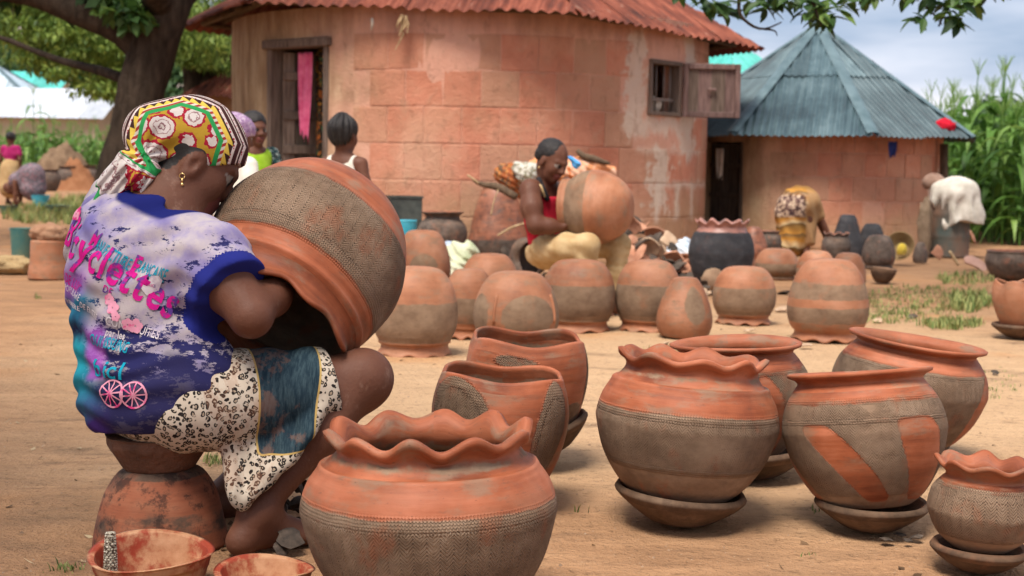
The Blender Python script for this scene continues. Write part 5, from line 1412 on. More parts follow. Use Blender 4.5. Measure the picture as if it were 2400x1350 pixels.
lh1 = lsh + (lel - lsh) * .52
b.cap(lsh, lsh + (lel - lsh) * .75, .078, .080, .05, clip=(lh1, unit(lel - lsh)))
b.cap(J(404, 498, 3.13), J(450, 425, 3.16), .084, .10, .012, sub=True)
hemN = unit(TAX0 * 0 - UPV + 0.10 * RT)
def shirt_disp(P):
    d = P - TAX0; h = d @ TAX; x = d @ TR_; y = d @ TB_
    lowm = sstep(.30, .05, h)
    cre = np.sin((h + 0.22 * x + 0.02 * np.sin(x * 26)) * 2 * PI / 0.060 + 3 * vnoise(P, 9)) * (0.0024 + 0.0030 * lowm)
    diag = np.sin((x * .8 - h) * 2 * PI / 0.11 + 2 * vnoise(P, 6, 2)) * 0.0040 * sstep(.1, .3, h)
    arm = np.clip(1 - np.linalg.norm(P - (rsh + (rel - rsh) * .25), axis=-1) / .12, 0, 1)
    cre = cre * (0.35 + 0.65 * sstep(-.5, .5, vnoise(P, 5, 7)))
    return cre + diag + 0.006 * vnoise(P, 11, 3) + arm * 0.004 * np.sin(((P - rsh) @ unit(rel - rsh)) * 2 * PI / .035)
def shirt_cut(P): return (P - (TAX0 + np.array([0, 0, -.012]))) @ hemN + 0.006 * vnoise(P, 16, 5)
def shirt_zone(V):
    d0 = np.linalg.norm(np.cross(V - J(404, 498, 3.13), unit(J(450, 425, 3.16) - J(404, 498, 3.13))), axis=1)
    along = (V - J(404, 498, 3.13)) @ unit(J(450, 425, 3.16) - J(404, 498, 3.13))
    col = sstep(.124, .118, d0) * sstep(-.07, -.055, along)
    cr = sstep(.055, .004, -((V - sh1) @ unit(rel - rsh))) * sstep(.13, .11, np.linalg.norm(V - sh1, axis=1))
    cl_ = sstep(.055, .004, -((V - lh1) @ unit(lel - lsh))) * sstep(.13, .11, np.linalg.norm(V - lh1, axis=1))
    g = np.maximum(cr, cl_)
    return {'zone': np.stack([col, g, 0 * g, 0 * g + 1], 1)}
shirt = cloth_obj(b, 'shirt', 0.005, shirt_mat(), potter, P1BASE, shirt_disp, shirt_cut, shirt_zone, shirt_uv)
tag(shirt, 'purple and grey printed T-shirt with navy cuffs')

# the print on its back, laid on the cloth
_sv = [Vector(v.co) + Vector(P1BASE) for v in shirt.data.vertices]
SBV = BVHTree.FromPolygons(_sv, [tuple(p.vertices) for p in shirt.data.polygons])
def on_shirt(s_, h, off=0.0016):
    psi = s_ / 0.17; dv = Vector(TB_ * math.cos(psi) + TR_ * math.sin(psi)); c = Vector(TAX0 + TAX * h)
    hit, nrm, _, _ = SBV.ray_cast(c + dv * 0.6, -dv)
    if hit is None or (hit - c - Vector(TAX) * (hit - c).dot(Vector(TAX))).length > 0.215: return None
    return hit + nrm * off
def text_shape(body, size, bold=0.012):
    cu = bpy.data.curves.new('lettering', 'FONT'); cu.body = body; cu.size = size; cu.resolution_u = 3; cu.offset = size * bold
    o = bpy.data.objects.new('lettering', cu); COL.objects.link(o)
    dg = bpy.context.evaluated_depsgraph_get(); me = bpy.data.meshes.new_from_object(o.evaluated_get(dg))
    bpy.data.objects.remove(o); bpy.data.curves.remove(cu)
    import bmesh
    bm = bmesh.new(); bm.from_mesh(me); bpy.data.meshes.remove(me)
    bmesh.ops.triangulate(bm, faces=bm.faces)
    for _ in range(3):
        es = [e for e in bm.edges if e.calc_length() > 0.012]
        if not es: break
        bmesh.ops.subdivide_edges(bm, edges=es, cuts=1); bmesh.ops.triangulate(bm, faces=bm.faces)
    V = [(v.co.x, v.co.y) for v in bm.verts]; bm.verts.index_update()
    F = [tuple(v.index for v in f.verts) for f in bm.faces]; bm.free()
    return V, F
def lay_print(name, V2, F, mat, s0, h0, ang=-0.5, off=0.0016):
    P = []; ok = []; ca, sa = math.cos(ang), math.sin(ang)
    for x, y in V2:
        q = on_shirt(s0 + x * ca - y * sa, h0 + x * sa + y * ca, off); ok.append(q is not None)
        P.append(Vector(P1BASE) if q is None else q)
    F = [f for f in F if all(ok[i] for i in f) and max((P[f[0]] - P[f[1]]).length, (P[f[1]] - P[f[2]]).length) < 0.05]
    if not F: return
    return obj_from(mesh(name, [p - Vector(P1BASE) for p in P], F, True), name, mat, shirt)
def cloth_uv(px, py):
    "place on the shirt (arc, height) of a point of the print"
    d = ray(px, py).normalized(); hit = SBV.ray_cast(CAM, d)[0]
    k = 0
    while hit is None and k < 60: k += 1; hit = SBV.ray_cast(CAM, ray(px + 2 * k, py).normalized())[0]
    return shirt_uv(np.array([hit]))[0]
def ink(name, c1, c2, sc=30):
    t = MT(name, 0.85, 0.1); n = t.noise(t.objc(), sc, 3, 0.6)
    return t.out(t.mix(t.ss(n, 0.5, 0.6), c1, c2))
MAG = ink('magenta_ink', (0.55, 0.012, 0.22), (0.11, 0.05, 0.26)); CYN = ink('cyan_ink', (0.01, 0.30, 0.42), (0.012, 0.24, 0.36)); WHT = ink('white_ink', (0.62, 0.56, 0.58), (0.48, 0.40, 0.46)); BLK = ink('dark_ink', (0.03, 0.03, 0.08), (0.06, 0.05, 0.12)); PNK = ink('pink_ink', (0.70, 0.30, 0.40), (0.62, 0.05, 0.20))
def word(txt, size, mat, p0, p1, off=0.0016, bold=0.012, letters=False):
    "lettering along the line from p0 to p1 (its two ends on the cloth)"
    a, b_ = cloth_uv(*p0), cloth_uv(*p1); L = np.linalg.norm(b_ - a); ang = math.atan2(b_[1] - a[1], b_[0] - a[0])
    shapes = []; x = 0
    for ch in txt:
        if ch == ' ': x += size * .3; continue
        V2, F = text_shape(ch, size, bold); w_ = max(v[0] for v in V2); shapes.append((x, V2, F)); x += w_ + size * .07
    k = L / x
    if letters:
        for x0, V2, F in shapes: lay_print('letter', [((x0 + q[0]) * k, q[1]) for q in V2], F, mat, a[0], a[1], ang, off)
        return
    VV, FF = [], []
    for x0, V2, F in shapes:
        b0 = len(VV); VV += [((x0 + q[0]) * k, q[1]) for q in V2]; FF += [tuple(i + b0 for i in f) for f in F]
    o = lay_print('lettering', VV, FF, mat, a[0], a[1], ang, off)
    if o is not None: o['kind'] = 'stuff'
word('Bicyclettes', 0.098, MAG, (150, 566), (400, 752), .0022, .022, True)
word('ANUFACTURE', 0.036, CYN, (221, 582), (300, 634)); word('RANCAISE', 0.036, CYN, (317, 634), (384, 662)); word('M', 0.052, MAG, (207, 572), (222, 584), .0024, .02); word('F', 0.062, MAG, (300, 640), (316, 648), .0024, .02)
word('CONSTRUITES', 0.026, WHT, (249, 760), (372, 796)); word('par les', 0.024, WHT, (246, 786), (292, 797)); word('OUI ISSUNG', 0.032, CYN, (217, 806), (298, 828)); word('DE', 0.022, MAG, (240, 682), (262, 694))
word('S DE LUXE', 0.032, MAG, (145, 652), (182, 692)); word('POPULAIRE', 0.020, WHT, (146, 678), (186, 706)); word('PREMIERE', 0.016, WHT, (150, 706), (190, 730)); word('DE ENTRE', 0.018, WHT, (188, 718), (228, 750)); word('bicl', 0.050, CYN, (222, 880), (290, 890))
def disc(r_, n=14): return [(0, 0)] + [(r_ * math.cos(2 * PI * k / n), r_ * math.sin(2 * PI * k / n)) for k in range(n)], [(0, 1 + k, 1 + (k + 1) % n) for k in range(n)]
def flower(s0, h0, r_):
    V2 = []; F = []
    for k in range(5):
        a = 2 * PI * k / 5; v, f = disc(r_ * .48, 8); b0 = len(V2)
        V2 += [(x + r_ * .55 * math.cos(a), y + r_ * .55 * math.sin(a)) for x, y in v]; F += [tuple(i + b0 for i in q) for q in f]
    o = lay_print('flower_print', V2, F, PNK, s0, h0, 0, .0028)
    if o is not None: o['kind'] = 'stuff'
for px, py, r_ in ((258, 702, .014), (266, 722, .015), (300, 760, .013), (318, 764, .016), (181, 502, .015), (272, 742, .010)): flower(*cloth_uv(px, py), r_)
def wheel(s0, h0, r_):
    V2 = []; F = []; n = 22
    for k in range(n):
        for rr in (r_, r_ * .86): V2.append((rr * math.cos(2 * PI * k / n), rr * math.sin(2 * PI * k / n)))
    F = [(2 * k, 2 * k + 1, (2 * k + 3) % (2 * n), (2 * k + 2) % (2 * n)) for k in range(n)]
    for k in range(5):
        a = PI * k / 5; c, s_ = math.cos(a), math.sin(a); b0 = len(V2); w_ = r_ * .05
        for q in np.linspace(-r_, r_, 7): V2 += [(q * c - w_ * s_, q * s_ + w_ * c), (q * c + w_ * s_, q * s_ - w_ * c)]
        F += [(b0 + 2 * q, b0 + 2 * q + 1, b0 + 2 * q + 3, b0 + 2 * q + 2) for q in range(6)]
    o = lay_print('wheel_print', V2, F, PNK, s0, h0, 0, .002)
    if o is not None: o['kind'] = 'stuff'
wheel(*cloth_uv(258, 922), .030); wheel(*cloth_uv(312, 926), .028)
V2 = [(0, -.028), (.020, -.012), (.022, .012), (.012, .018), (0, .014), (-.012, .018), (-.022, .012), (-.020, -.012), (0, 0)]
lay_print('badge_print', V2, [(8, i, (i + 1) % 8) for i in range(8)], WHT, *cloth_uv(352, 662), -.35, .002); word('FRANCE', 0.009, MAG, (340, 668), (364, 674), .003)

# wrapper skirt -------------------------------------------------------
def skirt_mat():
    t = MT('leopard_and_denim', 0.9, 0.12)
    o = t.objc(); zr, zg, zb = t.sep(t.attr('zone'))
    w_ = t.node('ShaderNodeVectorMath', {0: o, 1: t.comb(t.math('MULTIPLY', t.noise(o, 40, 2), 0.02), 0.0, t.math('MULTIPLY', t.noise(o, 47, 2), 0.02))}).outputs[0]
    d = t.vor(w_, 92, 'F1', 'Distance', 0.85); br = t.noise(o, 85, 2, 0.5)
    ring = t.math('MULTIPLY', t.ss(d, 0.20, 0.27), t.ss(d, 0.52, 0.44)); ring = t.math('MULTIPLY', ring, t.ss(br, 0.36, 0.44))
    lp = t.mix(t.ss(d, 0.27, 0.15), (0.50, 0.42, 0.33), (0.30, 0.22, 0.15))
    lp = t.mix(ring, lp, (0.018, 0.014, 0.013))
    dn = t.mix(t.ss(t.noise(t.map(o, (6, 1, 1)), 26, 4, 0.7), 0.35, 0.7), (0.012, 0.026, 0.038), (0.042, 0.070, 0.082))
    c = t.mix(t.ss(zr, 0.45, 0.55), lp, dn)
    pip = t.math('MULTIPLY', t.ss(zr, 0.30, 0.42), t.ss(zr, 0.70, 0.58)); c = t.mix(pip, c, (0.45, 0.30, 0.10))
    sm = t.ss(t.math('MULTIPLY_ADD', zg, 0.16, t.noise(t.map(o, (1, 1, .6)), 22, 5, 0.7)), 0.64, 0.74)
    c = t.mix(t.math('MULTIPLY', sm, 0.30), c, (0.30, 0.135, 0.075))
    h = t.math('ADD', t.math('MULTIPLY', t.noise(o, 300, 2), 0.25), t.math('MULTIPLY', t.noise(t.map(o, (1, 1, 1)), 24, 3), 0.5))
    return t.out(c, normal=t.bump(h, 0.5, 0.004))
b = Body()
b.ell(pel + (0, 0, .004), (.182, .156, .076), TA, .05)
kn2 = rhp + (rkn - rhp) * .80
b.cap(rhp + np.array([0, 0, .004]), rhp + (rkn - rhp) * 1.0, .100, .088, .06, clip=(kn2, unit(rkn - rhp)))
b.cap(lhp + (0, 0, .01), lhp + (lkn - lhp) * 1.0, .100, .086, .05, clip=(lhp + (lkn - lhp) * .8, unit(lkn - lhp)))
b.cap(rhp + (rkn - rhp) * .3, lhp + (lkn - lhp) * .3, .08, .08, .06)
top_, hem_ = [], []
TP = [J(535, 1020, 3.03), J(600, 1005, 3.05), J(680, 965, 3.08), J(740, 915, 3.11), J(768, 860, 3.12)]
HP = [J(540, 1140, 2.985), J(562, 1188, 2.985), J(622, 1130, 2.995), J(702, 1045, 3.02), J(766, 935, 3.07)]
tp, hp_ = catmull(TP, 22), catmull(HP, 22)
for i in range(22):
    o_ = 0.010 * math.sin(i * 1.35); b.cap(tp[i], hp_[i] + np.array([0, -1, 0]) * o_, .016, .010, .022)
def skirt_disp(P):
    t_ = (P - rhp) @ unit(rkn - rhp)
    return 0.0026 * np.sin((t_ + .35 * P[:, 2]) * 2 * PI / .075 + 2 * vnoise(P, 6)) + 0.003 * vnoise(P, 9, 4)
def skirt_zone(V):
    ax = unit(rkn - rhp); L = np.linalg.norm(rkn - rhp); t_ = ((V - rhp) @ ax) / L
    below = -(((V - rhp - ((V - rhp) @ ax)[:, None] * ax)) @ UPV)
    g = sstep(.27, .33, t_ + .25 * below) * sstep(.69, .63, t_ + .75 * below) * sstep(.118, .100, below)
    return {'zone': np.stack([g, sstep(.45, .15, np.abs(t_ - .22)), 0 * g, 0 * g + 1], 1)}
skirt = cloth_obj(b, 'skirt', 0.0048, skirt_mat(), potter, P1BASE, skirt_disp, None, skirt_zone)
tag(skirt, 'leopard print wrapper skirt with a dark denim panel')

# headscarf ------------------------------------------------------------
def scarf_mat():
    t = MT('printed_headscarf', 0.85, 0.12)
    u, v, _ = t.sep(t.uv()); o = t.objc()
    # nested borders of the square scarf: Chebyshev-like distance from its middle
    au, av = t.math('ABSOLUTE', u), t.math('ABSOLUTE', v)
    r_ = t.math('MAXIMUM', t.math('MAXIMUM', au, av), t.math('MULTIPLY', t.math('ADD', au, av), 0.72))
    vd = t.node('ShaderNodeTexVoronoi', {'Vector': t.comb(u, v, 0), 'Scale': 24.0, 'Randomness': 0.45}, feature='F1').outputs['Distance']
    lob = t.math('MULTIPLY_ADD', t.noise(o, 110, 2), 0.22, vd)
    inn = t.ramp(lob, [(0.0, (0.05, 0.16, 0.06)), (0.14, (0.50, 0.44, 0.40)), (0.25, (0.20, 0.10, 0.11)), (0.29, (0.55, 0.49, 0.46)), (0.41, (0.28, 0.17, 0.17)), (0.45, (0.52, 0.46, 0.42)), (0.58, (0.30, 0.012, 0.03)), (0.67, (0.38, 0.23, 0.025))], True)
    tri = t.math('PINGPONG', t.math('ADD', u, v), 0.011); tri2 = t.math('PINGPONG', t.math('SUBTRACT', u, v), 0.008)
    trc = t.mix(t.ss(t.math('SUBTRACT', t.math('SUBTRACT', r_, 0.082), t.math('MULTIPLY', tri, 1.1)), -0.001, 0.001), (0.62, 0.44, 0.07), (0.045, 0.018, 0.016))
    tr2 = t.mix(t.ss(tri2, 0.003, 0.005), (0.55, 0.50, 0.42), (0.30, 0.03, 0.03))
    st = t.math('FRACT', t.math('DIVIDE', r_, 0.020))
    strp = t.ramp(st, [(0.0, (0.055, 0.018, 0.018)), (0.42, (0.62, 0.52, 0.45)), (0.54, (0.06, 0.02, 0.02)), (0.72, (0.36, 0.02, 0.04)), (0.90, (0.60, 0.50, 0.44))], True)
    lace = t.vor(o, 140, 'F1', 'Distance', 0.3)
    strp = t.mix(t.math('MULTIPLY', t.ss(lace, 0.32, 0.40), t.math('MULTIPLY', t.ss(st, 0.70, 0.72), t.ss(st, 0.92, 0.90))), strp, (0.62, 0.52, 0.48))
    c = t.mix(t.ss(r_, 0.0635, 0.0645), inn, (0.025, 0.26, 0.07))
    c = t.mix(t.ss(r_, 0.0725, 0.0735), c, tr2)
    c = t.mix(t.ss(r_, 0.0795, 0.0805), c, trc)
    c = t.mix(t.ss(r_, 0.0935, 0.0945), c, strp)
    h = t.math('ADD', t.math('MULTIPLY', t.noise(o, 320, 2), 0.2), t.math('MULTIPLY', t.noise(t.map(o, (1, 1, 2)), 28, 3), 0.7))
    return t.out(c, normal=t.bump(h, 0.45, 0.005))
SCc = Ph(-.020, 0, .038)
edgeN = unit(-Ah[2] * 0.93 + 0.0 * Ah[0]); edgeP = Ph(.0, 0, .008)
b = Body()
b.ell(SCc, (.115, .088, .095), Ah, .02, clip=(J(462, 396, 3.15), unit([.20, -.12, -1])))
b.ell(J(352, 305, 3.16), (.060, .062, .058), None, .05)
b.ell(J(335, 350, 3.14), (.042, .038, .030), None, .03)
kn = J(334, 372, 3.125)
b.ell(kn, (.030, .026, .024), None, .02)
b.chain([kn, J(300, 398, 3.115), J(272, 435, 3.11), J(238, 476, 3.105)], [.024, .034, .032, .018], .02)
b.chain([kn + (0.004, -.008, 0), J(322, 415, 3.085), J(330, 452, 3.085)], [.020, .024, .012], .015)
b.chain([kn, J(350, 405, 3.11), J(338, 440, 3.10)], [.018, .020, .010], .012)
def scarf_disp(P):
    d = np.linalg.norm(P - kn, axis=1)
    a = np.arctan2((P - kn) @ Ah[2], (P - kn) @ Ah[0])
    tail = sstep(.0, -.03, (P - kn) @ np.array([.6, 0, .8]))
    return 0.0042 * np.sin(a * 9 + 20 * d) * sstep(.16, .03, d) + 0.004 * np.sin(((P - kn) @ np.array([.75, .3, -.6])) * 2 * PI / .016) * tail + 0.0035 * vnoise(P, 16, 2)
cu_, cv_ = unit(np.array([1, .25, -.35])), None
cn_ = unit(np.array(CAM) - SCc + np.array([-.9, 0, .9])); cu_ = unit(cu_ - cn_ * (cu_ @ cn_)); cv_ = np.cross(cn_, cu_)
ctr = J(415, 318, 3.08)
def scarf_uv(V):
    d = V - ctr; w_ = -(d @ cn_)
    return np.stack([(d @ cu_) * (1 + 3.0 * np.maximum(w_, 0)), (d @ cv_) * (1 + 3.0 * np.maximum(w_, 0))], 1) / 1.3 * (1 - .62 * sstep(.0, -.025, (V - kn) @ np.array([.6, 0, .8])))[:, None]
scarf = cloth_obj(b, 'headscarf', 0.0036, scarf_mat(), potter, P1BASE, scarf_disp, None, None, scarf_uv)
tag(scarf, 'yellow green and maroon patterned headscarf knotted at the nape')
GOLD = MT('gold', 0.3, 0.5); GOLD.b.inputs['Metallic'].default_value = 1.0; GOLD.out((0.75, 0.52, 0.22))
e0 = Vector(Ph(-.008, .084, -.070)) - Vector(P1BASE)
m = MB(); m.tube([e0 + Vector((.006 * math.cos(a), -.004, .006 * math.sin(a))) for a in np.linspace(0, 2 * PI, 9)], .0012, 6)
z = e0.z - .006
for r0, l in ((.003, .008), (.0045, .010), (.002, .006), (.0055, .014), (.002, .006)):
    m.tube([(e0.x, e0.y - .004, z), (e0.x, e0.y - .004, z - l * .5), (e0.x, e0.y - .004, z - l)], [r0 * .4, r0, r0 * .3], 8); z -= l
m.build('earring', GOLD.m, potter, True)

# the pot in her lap ------------------------------------------------------
RI = 0.2325
HELD = [(0.0, 0.0), (0.36, 0.02), (0.60, 0.12), (0.82, 0.36), (0.96, 0.68), (1.0, 0.90), (0.985, 1.08), (0.945, 1.28), (0.905, 1.42), (0.885, 1.49), (0.90, 1.53), (0.885, 1.555), (0.845, 1.60), (0.82, 1.68), (0.835, 1.74), (0.865, 1.79)]
cI = at(728, 596, 3.30)
_c = (CAM - cI).normalized(); _rx = _r - _c * _r.dot(_c); _rx.normalize(); _ux = _c.cross(_rx)
axis = (_rx * -.55 - _ux * .835) * math.cos(R(33)) + _c * math.sin(R(33)); axis.normalize()
qm = axis.to_track_quat('Z', 'Y').to_matrix()
place_pot('pot', 'huge clay pot held tilted in the seated potter\'s lap, mouth facing her', HELD, RI, cI - axis * 0.86 * RI,
          bands((0.345, 0.385, .9, 0, 1), (0.385, 0.69, 1, 1, 0), (0.69, 0.755, .9, 0, 1), inner=(1, 0, 0)), CLAY, qm, rim_from=0.90, warp=scallop(9, 0.010, 0.005, 0.9, 0.4, 0.5, 12), n=220, no=120)

# her stool: an upturned pot with a turned wooden cup on it ------------------
q, mp = spot(378, 1300, 130)
STOOLM = clay_mat('flaking_old_clay', ((0.20, 0.06, 0.03), (0.34, 0.11, 0.055), (0.42, 0.18, 0.10)), ((0.07, 0.045, 0.035), (0.13, 0.08, 0.055), (0.2, 0.13, 0.09)), 0.8, 0.2, 0.0, 0.75)
prof = [(0.0, 0.0), (0.35, 0.01), (0.52, 0.03), (0.66, 0.12), (0.82, 0.38), (0.92, 0.72), (0.985, 1.02), (1.0, 1.15)]
stool = thing('stool', 'low stool of an old flaking upturned pot with a wooden cup seat', 'stool', q)
sb = place_pot('base_pot', None, prof, 155 * mp, (0, 0, 0), bands((0, .1, .8, 0, 0), (0.5, 0.8, 0.45, 0, 0)), STOOLM, None, True, None, plain(3), 96, 60, 0.014, cat=None)
sb.parent = stool
zt = 155 * mp * 1.15
CUPM = simple_mat('worn_wood_cup', (0.07, 0.035, 0.022), (0.19, 0.085, 0.05), 9, 0.75, 0.25, 0.8, 0.01)
cup = [(0.0, 0.0), (0.55, 0.0), (0.66, 0.02), (0.70, 0.05), (0.86, 0.30), (0.98, 0.48), (1.0, 0.53), (1.0, 0.68), (0.97, 0.70), (0.2, 0.69), (0.002, 0.69)]
P = catmull(np.array(cup) * 118 * mp, 50)
V, F, UV, _, _ = ring_mesh(np.maximum(P, [[0.0005, -1]]), 40, 0.12, lambda T, r_, z: (r_ * (1 + .012 * np.cos(8 * T)), z, 0, 0), None)
obj_from(mesh('seat', V, F, True, UV), 'seat', CUPM, stool, (-.005, 0, zt - .006))
# ------------------------------------------------------------------ the other people
def seg(px, py, d): return np.array(at(px, py, d))
YEL = fabric_mat('dusty_yellow_cotton', (0.40, 0.26, 0.12), (0.54, 0.39, 0.21), 12)
REDT = fabric_mat('red_jersey', (0.30, 0.008, 0.02), (0.48, 0.02, 0.04), 10)
BLKT = fabric_mat('black_cotton', (0.012, 0.011, 0.012), (0.03, 0.028, 0.03), 10)
WHTT = fabric_mat('cream_cotton', (0.58, 0.53, 0.44), (0.74, 0.70, 0.62), 10)
LIME = fabric_mat('lime_green_cotton', (0.26, 0.46, 0.02), (0.38, 0.60, 0.05), 10)
MAGT = fabric_mat('magenta_cotton', (0.26, 0.012, 0.085), (0.38, 0.03, 0.13), 8)
TANT = fabric_mat('tan_wrapper', (0.32, 0.20, 0.09), (0.44, 0.30, 0.15), 5)
DARKP = print_mat('dark_speckled_print', (0.02, 0.03, 0.035), [(0.55, 0.58, (0.30, 0.34, 0.30)), (0.58, 0.6, (0.03, 0.10, 0.10))], 45)
PURP = print_mat('mauve_print', (0.32, 0.20, 0.33), [(0.52, 0.6, (0.48, 0.38, 0.46)), (0.58, 0.63, (0.16, 0.08, 0.18))], 40)
GREYP = print_mat('grey_flower_print', (0.12, 0.10, 0.115), [(0.52, 0.58, (0.26, 0.20, 0.22)), (0.6, 0.65, (0.36, 0.14, 0.16))], 22)
def hair_mat():
    t = MT('black_hair', 0.6, 0.3); o = t.objc()
    return t.out(t.ramp(t.noise(o, 60, 3), [(0.3, (0.008, 0.007, 0.007)), (0.7, (0.03, 0.024, 0.022))]), normal=t.bump(t.noise(o, 180, 3), 0.7, 0.004))
HAIR = hair_mat()
def base_of(p): return np.array([p[0], p[1], 0.0])

# --- crouching potter by the wall, pot on her knees
D = 8.3
hd2 = seg(1294, 376, D - .06); sh_r = seg(1243, 445, D - .10); sh_l = seg(1312, 447, D + .18); el_r = seg(1256, 528, D - .18); wr_r = seg(1318, 532, D - .16); el_l = seg(1350, 520, D + .35); wr_l = seg(1400, 470, D + .25)
pv2 = seg(1288, 585, D + .08); ch2 = seg(1276, 490, D + .04); kn_r = seg(1378, 574, D - .25); an_r = seg(1362, 715, D - .15); kn_l = seg(1450, 574, D - .05); an_l = seg(1436, 705, D - .02)
hp_r = seg(1278, 585, D - .04); hp_l = seg(1305, 580, D + .16)
B2 = base_of(pv2)
b = Body()
P2, A2_ = add_head(b, hd2, [.66, -.62, -.42], [.3, -.1, 1], .98)
b.cap(seg(1282, 437, D + .04), P2(-.03, 0, -.06), .052, .048, .04)
b.ell(ch2, (.115, .09, .15), None, .06); b.cap(sh_r, sh_l, .055, .05, .05); b.ell(pv2, (.13, .12, .1), None, .06)
b.chain([sh_r, (sh_r + el_r) / 2 + (-.008, -.01, 0), el_r, (el_r + wr_r) / 2, wr_r], [.060, .060, .048, .043, .028], .03)
add_hand(b, wr_r, [1, .25, .15], [0, .3, 1], .95, .5, 1)
b.chain([sh_l, (sh_l + el_l) / 2, el_l, wr_l], [.055, .05, .042, .028], .03); add_hand(b, wr_l, [.6, -.7, .3], [0, -1, 0], .95, .4, -1)
b.chain([hp_r, kn_r, an_r], [.08, .052, .032], .04); b.chain([hp_l, kn_l, an_l], [.08, .052, .032], .04)
add_foot(b, [an_r[0], an_r[1], .06], (.9, -.3)); add_foot(b, [an_l[0], an_l[1], .06], (.9, -.3))
p2 = skin_obj(b, 'person', 0.0062, 'potter in red top and dusty yellow trousers working a pot by the wall', 'person', B2)
b = Body()
b.ell(P2(-.024, 0, .040), (.098, .081, .084), A2_, .012, clip=(P2(.050, 0, .045), unit(A2_[0] * .75 - A2_[2] * .65)))
b.ell(seg(1266, 362, 8.24), (.034, .032, .036), None, .015)
cloth_obj(b, 'hair', 0.005, HAIR, p2, B2, lambda P: .002 * vnoise(P, 60))
b = Body(); b.ell(ch2 + (.006, 0, -.05), (.126, .102, .15), None, .05); b.ell(pv2 + (0, 0, .05), (.125, .12, .09), None, .05)
b.cap(ch2 + (.03, -.06, .06), ch2 + (.03, -.02, -.1), .075, .09, .04)
cloth_obj(b, 'red_top', 0.006, REDT, p2, B2, lambda P: .004 * vnoise(P, 14), lambda P: P[:, 2] - (ch2[2] + .075))
m = MB()
for (a, c_) in ((seg(1262, 425, D - .075), seg(1284, 470, D - .11)), (seg(1300, 428, D + .06), seg(1300, 470, D - .02))):
    m2 = MB().tube([a - B2 + (0, .05, -.02), a - B2 + (0, 0, .014), (a + c_) / 2 - B2 + (0.004, -.012, 0), c_ - B2], .016, 6); m2.build('strap', BLKT, p2, True)
MB().tube([seg(1250, 424, D - .09) - B2, seg(1268, 436, D - .13) - B2, seg(1277, 462, D - .13) - B2], .007, 6).build('strap', YEL, p2, True)
b = Body()
b.ell(pv2 + (0, 0, -.02), (.145, .14, .10), None, .06)
b.chain([hp_r, (hp_r + kn_r) / 2, kn_r], [.088, .080, .066], .04); b.chain([kn_r, (kn_r + an_r) / 2, an_r + (0, 0, .03)], [.066, .058, .052], .03)
b.chain([hp_l, (hp_l + kn_l) / 2, kn_l], [.088, .080, .066], .04); b.chain([kn_l, (kn_l + an_l) / 2, an_l + (0, 0, .03)], [.066, .058, .052], .03)
cloth_obj(b, 'trousers', 0.006, YEL, p2, B2, lambda P: .003 * vnoise(P, 10) + .0016 * np.sin((P[:, 2] + .4 * P[:, 0]) * 2 * PI / .06 + 5 * vnoise(P, 9)))
MB().tube([Vector(P2(0, .084, -.052)) - Vector(B2), Vector(P2(0, .088, -.062)) - Vector(B2)], .006, 6).build('earring', GOLD.m, p2, True)
ax2 = Vector((-.95, .32, -.02)).normalized(); RP = 88 * 8.25 / FPX
place_pot('pot', 'round pot with grey middle and orange base on the yellow trousered potter\'s knees', [(0, 0), (.36, .03), (.68, .24), (.92, .62), (1, .97), (.96, 1.28), (.84, 1.54), (.78, 1.62), (.76, 1.66), (.78, 1.74), (.82, 1.80)], RP, at(1398, 486, 8.2) - ax2 * .97 * RP, bands((0.60, 0.92, 1, .3, 0), inner=(.6, 0, 0), soft=.006), CLAY_DRY, ax2.to_track_quat('Z', 'Y').to_matrix(), rim_from=0.82, warp=plain(9), n=96, no=64)

